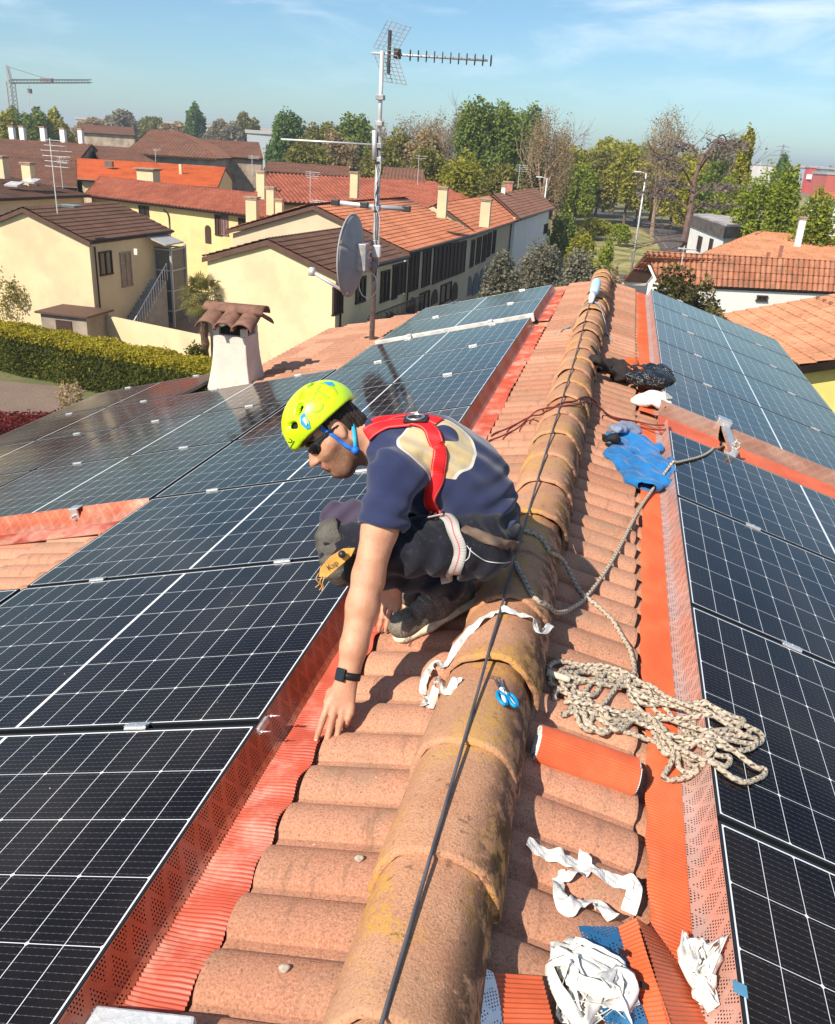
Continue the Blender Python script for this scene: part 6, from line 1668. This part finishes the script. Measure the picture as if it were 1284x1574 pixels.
def limb(mb, p, d, L, r, depth, rg, spread=.55, kids=3, bend=.15, up=.12):
    pts = [p]; q = p.copy(); dd = d.copy(); n = 4
    for i in range(n):
        dd = dd+np.array([rg.gauss(0, bend), rg.gauss(0, bend), rg.gauss(0, bend*.5)+up*.3]); dd /= np.linalg.norm(dd); q = q+dd*L/n; pts.append(q)
    mb.tube(pts, list(np.linspace(r, r*.45, n+1)), 4 if depth < 2 else 6, cap=False)
    if depth == 0: return
    for k in range(kids):
        t = rg.uniform(.35, 1.0); i = min(int(t*n), n-1); s = pts[i]+(pts[i+1]-pts[i])*(t*n-i)
        nd = dd+np.array([rg.gauss(0, spread), rg.gauss(0, spread), rg.gauss(0, spread*.6)+up]); nd /= np.linalg.norm(nd)
        limb(mb, s, nd, L*rg.uniform(.5, .75), r*.5, depth-1, rg, spread, kids, bend, up)
TN = 0
def tree(px, yt, D, hw, kind, label, yb=None, n=None, group='trees beyond the houses', name=None, ls=None, h0=.08, cat='tree', zbase=ZG, rag=.38):
    global TN
    TN += 1; top = atd(px, yt, D); ht = top[2]-zbase; x, y = top[0], top[1]; r = hw*D/F; rg = random.Random(TN*7+1)
    root = empty(name or {'bare': 'bare_tree', 'poplar': 'poplar_tree'}.get(kind, 'leafy_tree'), (x, y, zbase), label, cat, group)
    tr = MB(); lean = np.array([rg.uniform(-.04, .04), rg.uniform(-.04, .04), 1]); base = np.array([x, y, zbase]); top_ = base+lean*ht*(.55 if kind != 'bare' else .42)
    tr.tube([base, base*.6+top_*.4+np.array([rg.uniform(-.2, .2), 0, 0]), top_], [ht*.022+.06, ht*.016+.04, ht*.010+.02], 8)
    ls = ls or max(.16, D*.0040)
    if kind == 'bare':
        for k in range(7):
            a = k*2.4+rg.random(); up_d = np.array([math.cos(a)*.55*r/ht*2.2, math.sin(a)*.55*r/ht*2.2, rg.uniform(.6, 1.2)]); up_d /= np.linalg.norm(up_d)
            limb(tr, base*.5+top_*.5+(top_-base)*rg.uniform(-.1, .5), up_d, ht*rg.uniform(.34, .46), ht*.009+.02, 3, rg, .5, 3, .12, .2)
        tr.build('trunk', m_twig, root)
        c = MB(); P = crown_pts((x, y, zbase+ht*.55), r, r, ht*.47, n or 6000, TN, 60, .36); leaves(c, P, ls*.48, TN); c.build('crown', LF['ru'] if (TN % 2 == 0 or 'rust' in label) else LF['dull'], root)
        return root
    for k in range(6):
        a = k*2.4; d = np.array([math.cos(a)*.7, math.sin(a)*.7, .8]); d /= np.linalg.norm(d); limb(tr, base+(top_-base)*rg.uniform(.45, 1), d, min(r, ht*.4)*.9, ht*.008+.02, 1, rg)
    tr.build('trunk', m_bark, root)
    c = MB(); zc = zbase+ht*(h0+1)/2; P = crown_pts((x, y, zc), r, r*.95, ht*(1-h0)/2*1.0, n or 6500, TN, 46, rag)
    leaves(c, P, ls, TN); c.build('crown', LF[kind if kind in LF else 'g'], root)
    return root
TL = [
 (880, 238, 150, 30, 'yg', 'first of the yellow green trees right of the rust coloured tree'),
 (926, 242, 155, 32, 'ol', 'olive tree between two rounded yellow green ones'),
 (975, 236, 150, 34, 'yg', 'yellow green tree right behind the second street lamp top'),
 (1014, 240, 165, 30, 'yg', 'yellow green tree under the wide leafless one'),
 (1070, 246, 145, 36, 'yg', 'wide yellow green tree behind the upper limbs of the cedar'),
 (1100, 240, 160, 28, 'br', 'bright green tree behind the right limbs of the cedar'),
 (610, 215, 140, 30, 'ol', 'olive tree just right of the mast'),
 (655, 215, 138, 30, 'ru', 'rusty undergrowth tree below the leafless ones'),
 (520, 215, 150, 30, 'ru', 'rusty low tree left of the mast'),
 (1075, 262, 110, 30, 'yg', 'lower yellow green tree just behind the cedar trunk'),
 (890, 262, 140, 30, 'br', 'lower bright green tree above the dark thicket'),
 (25, 174, 190, 22, 'g', 'dark green tree at the foot of the crane'), (58, 180, 182, 20, 'g', 'mid green tree right of the crane mast'), (88, 180, 188, 20, 'yg', 'yellowish tree second right of the crane mast'),
 (8, 180, 175, 20, 'yg', 'yellow green tree at the very left edge'), (185, 173, 330, 22, 'dull', 'pale distant tree above the long brown roof'), (232, 186, 350, 22, 'ol', 'dull olive distant tree above the old barn'), (140, 185, 330, 26, 'ru', 'brownish distant tree just right of the crane'),
 (299, 170, 300, 15, 'dg', 'slender dark distant tree above the open barn'), (265, 190, 330, 20, 'ru', 'low rusty distant tree left of the slender dark one'), (345, 190, 300, 26, 'dull', 'low grey distant tree right of the slender dark one'), (378, 180, 310, 20, 'ol', 'round dull distant tree left of the tall green one'),
 (441, 180, 170, 28, 'dg', 'tall dark green tree at the left end of the long antenna bar'), (497, 196, 168, 28, 'ol', 'leafless brownish tree left of the mast'), (546, 187, 160, 34, 'g', 'wide green tree just left of the antenna mast'), (590, 208, 150, 20, 'bare', 'small leafless tree right behind the mast'),
 (630, 192, 145, 30, 'bare', 'leafless pale tree right of the mast'), (672, 190, 140, 28, 'bare', 'leafless tree between the mast and the big green tree'), (708, 178, 136, 24, 'bare', 'tallest leafless tree touching the big green tree'),
 (756, 166, 118, 54, 'g', 'biggest green tree on the skyline', None, 20000), (817, 166, 155, 32, 'g', 'darker green treetop rising behind the biggest one'), (846, 186, 112, 34, 'bare', 'rust coloured tree right of the biggest green one'), (868, 205, 120, 20, 'bare', 'leafless tree right of the rust coloured one'),
 (660, 240, 110, 34, 'ol', 'olive shrub tree above the low weathered roof'), (712, 250, 104, 36, 'yg', 'yellow green shrub tree below the biggest tree'), (775, 262, 100, 34, 'ol', 'olive shrub tree right of the yellow green one'), (835, 262, 128, 30, 'ol', 'olive thicket behind the nearer street lamp'), (470, 225, 130, 40, 'ol', 'low olive tree behind the long red roof'), (590, 235, 125, 36, 'ol', 'low rusty tree behind the mast foot'),
 (905, 236, 170, 38, 'yg', 'rounded yellow green tree left of the second street lamp'), (955, 228, 182, 36, 'yg', 'yellow green tree behind the second street lamp'), (992, 236, 165, 34, 'br', 'bright green tree between the second lamp and the cedar'), (930, 222, 200, 26, 'yg', 'pale brown tree behind the rounded yellow green one'),
 (1030, 190, 132, 40, 'bare', 'wide leafless tree with fine fan of twigs'), (1048, 250, 150, 34, 'yg', 'yellow green tree behind the pruned cedar'), (1110, 240, 100, 26, 'g', 'green tree right behind the pruned cedar'), (1122, 224, 120, 18, 'bare', 'thin leafless tree right of the cedar'),
 (1177, 274, 76, 34, 'br', 'bright green young tree behind the flat roofed building'), (1216, 268, 72, 22, 'br', 'second bright green tree, narrower, right of the first'), (1262, 308, 60, 34, 'br', 'bright green tree at the right edge above the orange villa'), (1205, 248, 210, 10, 'dg', 'small dark tree standing before the pylon'), (1130, 290, 90, 30, 'br', 'bright green tree directly above the dark parapet'),
]
for q in TL: tree(*q)
tree(1150, 212, 92, 17, 'yg', 'tall slim poplar with thin top on the right', h0=.12, name='poplar_tree', rag=.26)
# a far belt of woods along the horizon
fb = MB(); r = np.random.RandomState(4); n = 16000; xs = r.uniform(-1250, 1250, n); ys = 760+r.uniform(0, 120, n)+60*np.sin(xs*.004); hh = 7+5*np.sin(xs*.011)+3*np.sin(xs*.043+1)
leaves(fb, np.stack([xs, ys, ZG+r.rand(n)*np.maximum(hh, 3)], 1), 8.0, 5)
tag(fb.build('far_wood', LF['dull']), kind='stuff')
fb = MB(); n = 15000; xs = r.uniform(-330, -20, n); ys = 330+r.uniform(0, 70, n)-.25*xs*0; hh = 5.0+2.6*np.sin(xs*.045)+1.6*np.sin(xs*.13+1)+1.0*np.sin(xs*.31)
leaves(fb, np.stack([xs, ys, ZG+r.rand(n)*np.maximum(hh, 2)], 1), 1.7, 6)
tag(fb.build('distant_wood', LF['ol']), kind='stuff')
# shrubs close by
def shrub(px, yt, D, hw, kind, label, n, ls, name='shrub', group=None, zb=ZG):
    return tree(px, yt, D, hw, kind, label, n=n, ls=ls, name=name, group=group, cat='shrub', h0=.05, zbase=zb, rag=.36)
GB = 'grey green bushes beyond the roof end'
for q in ((775, 398, 47, 34, 'left one of the grey olive bushes beyond the far left panels'), (835, 384, 50, 40, 'tallest grey olive bush at the end of the roof'), (893, 396, 46, 34, 'right one of the grey olive bushes, next to the ridge end')):
    shrub(q[0], q[1], q[2], q[3], 'grey', q[4], 9000, .17, 'olive_bush', GB)
shrub(950, 425, 40, 20, 'ru', 'reddish brown bush between the ridge end and the white house', 2500, .16)
shrub(1062, 434, 30, 60, 'bush', 'round bronze green bush in front of the white house', 26000, .16, 'round_bush')
shrub(26, 408, 47, 36, 'ol', 'tall loose shrub in front of the stair house at the left edge', 8000, .13, 'tall_shrub')
shrub(105, 583, 31, 20, 'ru', 'low dry plant at the foot of the hedge', 700, .12)
shrub(868, 330, 92, 18, 'g', 'dark thicket at the edge of the meadow', 2500, .3); shrub(915, 338, 125, 26, 'yg', 'yellow scrub at the far side of the meadow', 3000, .4); shrub(955, 345, 118, 16, 'br', 'bright scrub by the bend of the road', 2000, .35); shrub(880, 352, 105, 26, 'ol', 'olive scrub in front of the dark thicket', 3000, .35); shrub(935, 372, 72, 14, 'br', 'small bright bush in the meadow', 900, .25); shrub(895, 365, 74, 22, 'yg', 'yellowish bush in the meadow left of the second lamp', 1500, .28)
shrub(300, 530, 39, 16, 'hedge', 'small rounded bush between the garden wall and the chimney', 1500, .12)
# hedge
def hedge(label, p0, p1, w_, h_, kind, kt, n, ls, name='hedge', cat='hedge'):
    root = empty(name, ((p0[0]+p1[0])/2, (p0[1]+p1[1])/2, ZG), label, cat); r = np.random.RandomState(int(n)); p0 = np.array([*p0, ZG]); p1 = np.array([*p1, ZG]); d = p1-p0; L = np.linalg.norm(d); d /= L; s = np.array([-d[1], d[0], 0])
    u, v, z = r.rand(n)*L, (r.rand(n)-.5), r.rand(n)
    f = r.rand(n); v = np.where(f < .55, np.sign(v)*.5, v); z = np.where(f >= .55, 1.0, z)
    bump_ = .12*np.sin(u*1.7)+.08*np.sin(u*4.1+2)
    P = p0+d*u[:, None]+s*(v*(w_+bump_*.8)+r.randn(n)*.05)[:, None]+np.array([0, 0, 1.])*((z*h_)*(1+.03*np.sin(u*2.3))+r.randn(n)*.05)[:, None]
    tp = P[:, 2] > ZG+h_*.86
    m1 = MB(); leaves(m1, P[~tp], ls, 3); m1.box((p0+p1)/2+(0, 0, h_*.47), (L, w_*.9, h_*.9), [d, s, (0, 0, 1)]); m1.build('foliage', LF[kind], root)
    m2 = MB(); leaves(m2, P[tp], ls, 4); m2.build('young_growth', LF[kt], root); return root
hedge('long clipped hedge with yellow young leaves on top, in front of the garden wall', (-31, 36.0), (-15.2, 32.6), 1.7, 2.0, 'hedge', 'hedge_top', 42000, .12)
hedge('low bed of dark red shrubs at the left edge below the hedge', (-24.5, 24.2), (-17.2, 28.0), 1.8, .9, 'red', 'red', 9000, .11, 'red_shrub_bed', 'shrubs')
hedge('patch of red flowering plants below the outside stair', (-25.2, 42.2), (-22.4, 42.0), .9, .5, 'red', 'red', 1500, .10, 'flower_bed', 'flowers')
# palm
def palm():
    t = atd(312, 455, 38.6); x, y = t[0], t[1]; root = empty('palm_tree', (x, y, ZG), 'fan palm with shaggy trunk in front of the gabled house', 'palm')
    z0 = t[2]-.1; tr = MB(); n = 14; tr.tube([(x+.03*math.sin(i*2), y, ZG+(z0-ZG)*i/n) for i in range(n+1)], [.17+.03*(i % 2) for i in range(n+1)], 9); tr.build('trunk', pm('shaggy_palm_bark', (.10, .055, .035), .95, .4, 9, .8, 40), root)
    r = random.Random(2); mb = MB()
    for k in range(46):
        az = k*2.39996; el = 1.25-2.1*(k/45); L = r.uniform(.55, .85); d = np.array([math.cos(az)*math.cos(el), math.sin(az)*math.cos(el), math.sin(el)]); c = np.array([x, y, z0])+d*L
        mb.tube([(x, y, z0-.1), c], .012, 3, cap=False); s = np.cross(d, (0, 0, 1.)); s /= np.linalg.norm(s)+1e-6; nn2 = np.cross(s, d)
        for j in range(15):
            a = (j/14-.5)*3.6; q = d*math.cos(a)+s*math.sin(a); LL = r.uniform(.48, .62); w_ = np.cross(q, nn2)*.028; e_ = c+q*LL-np.array([0, 0, .10+.08*abs(a)]); mb.add([c, c+q*LL*.5+w_+nn2*.02, e_, c+q*LL*.5-w_+nn2*.02], [(0, 1, 2, 3)])
    mb.build('crown', LF['palm'], root)
palm()
# pruned cedar
def cedar():
    b = onz(1052, 395, ZG+1.5); D = 62; t = atd(1092, 218, D); b = atd(1052, 388, D); root = empty('pruned_cedar', (b[0], b[1], ZG), 'sparse pruned cedar with bare twisted limbs and flat grey tufts', 'tree')
    mb = MB(); tr = [np.array([b[0], b[1], ZG]), atd(1054, 360, D), atd(1062, 320, D), atd(1070, 270, D), atd(1082, 240, D), atd(1098, 222, D)]; mb.tube(catmull(tr, 4), list(np.linspace(.27, .07, 21)), 8)
    rg = random.Random(5); C_ = []
    for (x0, y0, x1, y1, dd) in ((1060, 325, 1000, 300, 1), (1066, 290, 1018, 245, -2), (1070, 270, 1110, 236, 2), (1078, 250, 1040, 226, 1), (1084, 238, 1126, 230, -1), (1062, 330, 1110, 318, 2), (1056, 362, 1000, 378, 1), (1056, 372, 980, 382, -2), (1058, 350, 1010, 352, 3), (1064, 305, 1118, 290, -2), (1066, 300, 1020, 282, 2), (1054, 380, 1020, 392, 1), (1095, 224, 1120, 222, 2)):
        p0, p1 = atd(x0, y0, D), atd(x1, y1, D+dd); m = (p0+p1)/2+np.array([0, 0, .7 if y1 < 340 else .3]); L = catmull([p0, m, p1], 5); mb.tube(L, list(np.linspace(.09, .025, len(L))), 5)
        for k in range(4):
            s = L[rg.randrange(3, len(L))]; d = (p1-p0)/np.linalg.norm(p1-p0)+np.array([rg.gauss(0, .5), rg.gauss(0, .5), rg.gauss(0, .25)]); limb(mb, s, d/np.linalg.norm(d), 1.8, .03, 1, rg)
        if y1 < 340:
            for k in range(2): 
                q = p1*(1-.28*k)+p0*.28*k; r = np.random.RandomState(int(x1)+k); C_.append(q+r.randn(90, 3)*np.array([.75, .75, .12])+(0, 0, .15))
    mb.build('trunk', pm('dark_cedar_bark', (.13, .08, .065), .95, .3), root); c = MB(); leaves(c, np.vstack(C_), .26, 6); c.build('crown', LF['ced'], root)
cedar()

# ================================================================ lamps, crane, pylons, far buildings, roof aerials
m_pole = pm('galvanised_lamp_pole', (.58, .58, .58), .5, .1, metal=.3)
def lamp(xb, yb, yt, label, D):
    b = atd(xb, yb, D); t = atd(xb, yt, D); b = np.array([b[0], b[1], ZG]); h = t[2]-ZG; root = empty('street_lamp', b, label, 'street lamp', 'street lamps')
    MB().tube([b, b+(0, 0, h)], [.12, .07], 8).build('pole', m_pole, root, smooth=True); a = np.array([-1., -.2, 0])
    MB().tube([b+(0, 0, h-.05), b+a*.5+(0, 0, h+.05)], .05, 6).build('arm', m_pole, root); MB().box(b+a*.85+(0, 0, h+.06), (.75, .3, .12)).build('lamp_head', m_pole, root, bevel=.03)
lamp(829, 385, 272, 'street lamp at the end of the terrace with arched doorways', 98)
lamp(972, 408, 264, 'tallest street lamp, standing at the edge of the meadow', 88)
lamp(1049, 372, 290, 'thin street lamp partly hidden behind the pruned cedar', 118)
lamp(1164, 278, 248, 'farthest tiny street lamp between the poplar and the field', 330)
m_cr = pm('crane_grey', (.25, .22, .22), .6, .2)
def crane():
    D = 200; P = lambda x, y, dd=0: atd(x, y, D+dd); root = empty('tower_crane', (P(24, 190)[0], P(24, 190)[1], ZG), 'tower crane with lattice mast and long jib on the left skyline', 'crane')
    def lattice(a, b, w0, n, nm, r=.07):
        m = MB(); a, b = np.asarray(a), np.asarray(b); d = (b-a)/np.linalg.norm(b-a); s = np.cross(d, (0, 1., .01)); s /= np.linalg.norm(s); v = np.cross(d, s)
        cs = [(s+v)*w0/2, (s-v)*w0/2, (-s-v)*w0/2, (-s+v)*w0/2]
        for c in cs: m.tube([a+c, b+c], r, 4)
        for i in range(n):
            p, q = a+(b-a)*i/n, a+(b-a)*(i+1)/n
            for k in range(4): m.tube([p+cs[k], q+cs[(k+1) % 4]], r*.6, 3)
        m.build(nm, m_cr, root)
    base = P(26, 205); base[2] = ZG; top = np.array([base[0], base[1], P(24, 127)[2]]); lattice(base, top, 1.3, 22, 'mast', .10); j0 = top; j1 = P(140, 125, 25); lattice(j0, j1, .7, 26, 'jib'); ap = P(11, 102); lattice(top, ap, .6, 8, 'tower_head')
    m = MB(); m.tube([ap, P(75, 122, 12)], .05, 3); m.tube([ap, P(15, 170)], .04, 3); m.tube([P(45, 125, 5), P(46, 168, 5)], .05, 3); m.build('cables', m_cr, root)
    MB().box(P(72, 123, 12), (3.2, 1, .9)).build('trolley', m_cr, root); MB().box(P(46, 140, 5), (.8, .8, 1.0)).build('hook_block', m_cr, root)
crane()
def pylon(x, yt, D, label):
    t = atd(x, yt, D); root = empty('electricity_pylon', (t[0], t[1], ZG), label, 'pylon', 'electricity pylons'); h = t[2]-ZG; b = np.array([t[0], t[1], ZG]); m = MB()
    for sx in (-1, 1):
        for sy in (-1, 1): m.tube([b+(sx*3, sy*3, 0), b+(sx*.5, sy*.5, h)], .35, 4)
    for i in range(7):
        f, g = i/7, (i+1)/7; w0, w1 = 3-2.5*f, 3-2.5*g; m.tube([b+(-w0, 0, h*f), b+(w1, 0, h*g)], .25, 3); m.tube([b+(w0, 0, h*f), b+(-w1, 0, h*g)], .25, 3)
    m.build('tower', m_cr, root); a = MB()
    for f, w_ in ((.70, 9), (.82, 7.5), (.93, 6)): a.tube([b+(-w_, 0, h*f), b+(0, 0, h*f+1.2), b+(w_, 0, h*f)], .3, 4)
    a.build('cross_arms', m_cr, root)
pylon(1205, 222, 820, 'larger electricity pylon above the field on the right skyline'); pylon(899, 204, 900, 'smaller electricity pylon above the trees right of the rust coloured tree'); pylon(395, 190, 1000, 'faint pylon far away behind the warehouses')
def shed(label, x0, x1, yt, yb, D, col, depth=40, name='warehouse', group='warehouses on the horizon', extra=None):
    a, b = atd(x0, yb, D), atd(x1, yb, D); zt = atd((x0+x1)/2, yt, D)[2]; m = pm('shed_wall_%.2f_%.2f_%.2f' % col, col, .7, .06, .05); root = empty(name, ((a[0]+b[0])/2, (a[1]+b[1])/2, ZG), label, 'warehouse', group)
    MB().prism([(a[0], a[1], ZG), (b[0], b[1], ZG), (b[0], b[1], zt), (a[0], a[1], zt)], (0, depth, 0)).build('wall', m, root)
    MB().prism([(a[0]-.5, a[1]-.5, zt+.01), (b[0]+.5, b[1]-.5, zt+.01), (b[0]+.5, b[1]+depth+.5, zt+.01), (a[0]-.5, a[1]+depth+.5, zt+.01)], (0, 0, 1.1)).build('roof', pm('pale_sheet_roof', (.40, .38, .36), .7, .1), root)
    return root
shed('wide pale warehouse far left, right of the crane', 118, 205, 186, 196, 420, (.42, .38, .34)); shed('white warehouse above the hipped barn', 225, 285, 190, 200, 380, (.62, .60, .56)); shed('long white warehouse above the open barn', 318, 420, 199, 214, 350, (.66, .65, .62)); shed('bluish grey warehouse left of the tall green tree', 380, 430, 206, 222, 300, (.38, .42, .46))
shed('low white warehouse at the far end of the right field', 1120, 1195, 253, 265, 620, (.66, .63, .60)); shed('grey blue factory block next to the red one', 1258, 1278, 260, 278, 480, (.20, .23, .28)); shed('blue and white factory left of the red one', 1228, 1243, 258, 272, 500, (.30, .42, .58))
fr_ = shed('bright red and white factory on the right skyline', 1240, 1260, 258, 277, 490, (.60, .06, .05)); p = atd(1249, 272, 488); MB().box(p, (6.5, .5, 2.6)).build('white_band', pm('sign_white', (.8, .8, .8), .5), fr_)
shed('low red roofed shop at the right edge', 1270, 1330, 270, 278, 430, (.55, .10, .06))
def aerial(x, yt, yb, D, label, n=4, w_=.9):
    b, t = atd(x, yb, D), atd(x, yt, D); t = np.array([b[0], b[1], t[2]]); root = empty('roof_aerial', b-(0, 0, .3), label, 'aerial', 'aerials on the roofs'); MB().tube([b-(0, 0, .5), t], .03, 5).build('aerial_pole', m_pole, root); m = MB()
    rg = random.Random(int(x)); 
    for k in range(n):
        q = t-(0, 0, .1+k*.28*(t[2]-b[2])/3.5); a = rg.uniform(-.5, .5); d = np.array([math.cos(a), math.sin(a), 0]); m.tube([q-d*w_*.5, q+d*w_], .018, 4)
        s = np.array([-d[1], d[0], 0])
        for j in range(5): c = q+d*(w_*(j/4-.1)); m.tube([c-s*.22+(0, 0, .0), c+s*.22], .012, 3)
    m.build('aerial_elements', m_pole, root)
for q in ((87, 212, 312, 43, 'tall roof aerial with many elements on the stair house', 6, 1.0), (97, 240, 290, 70, 'short aerial left of the bright orange roof', 3, .7), (240, 228, 252, 95, 'thin aerial by the old barn', 2, .6), (477, 262, 300, 70, 'roof aerial with small dish left of the mast', 4, .8), (388, 238, 262, 85, 'aerial standing behind the long red roof left of the mast', 3, .8), (642, 238, 282, 90, 'thin aerial above the low weathered roof', 2, .9), (796, 252, 290, 88, 'aerial on the small brown roofed house', 4, .8), (1050, 378, 392, 42, 'tiny aerial on the ridge of the white house', 2, .6), (486, 305, 340, 58, 'thin aerial on the gable of the street house', 2, .9)): aerial(*q)

# ================================================================ haze in the air
hz = MB(); hz.box((0, 200, 15), (9200, 9200, 51.4)); hzo = hz.build('haze', pm('haze_tmp', (.5, .5, .5)))
mh = bpy.data.materials.new('haze_air'); mh.use_nodes = True; nt_ = mh.node_tree; nt_.nodes.remove(nt_.nodes['Principled BSDF'])
pv = nt_.nodes.new('ShaderNodeVolumePrincipled'); pv.inputs['Color'].default_value = (.80, .90, 1.0, 1); pv.inputs['Density'].default_value = .00042; pv.inputs['Anisotropy'].default_value = .2
nt_.links.new(pv.outputs[0], nt_.nodes['Material Output'].inputs['Volume']); hzo.data.materials.clear(); hzo.data.materials.append(mh); tag(hzo, kind='stuff')
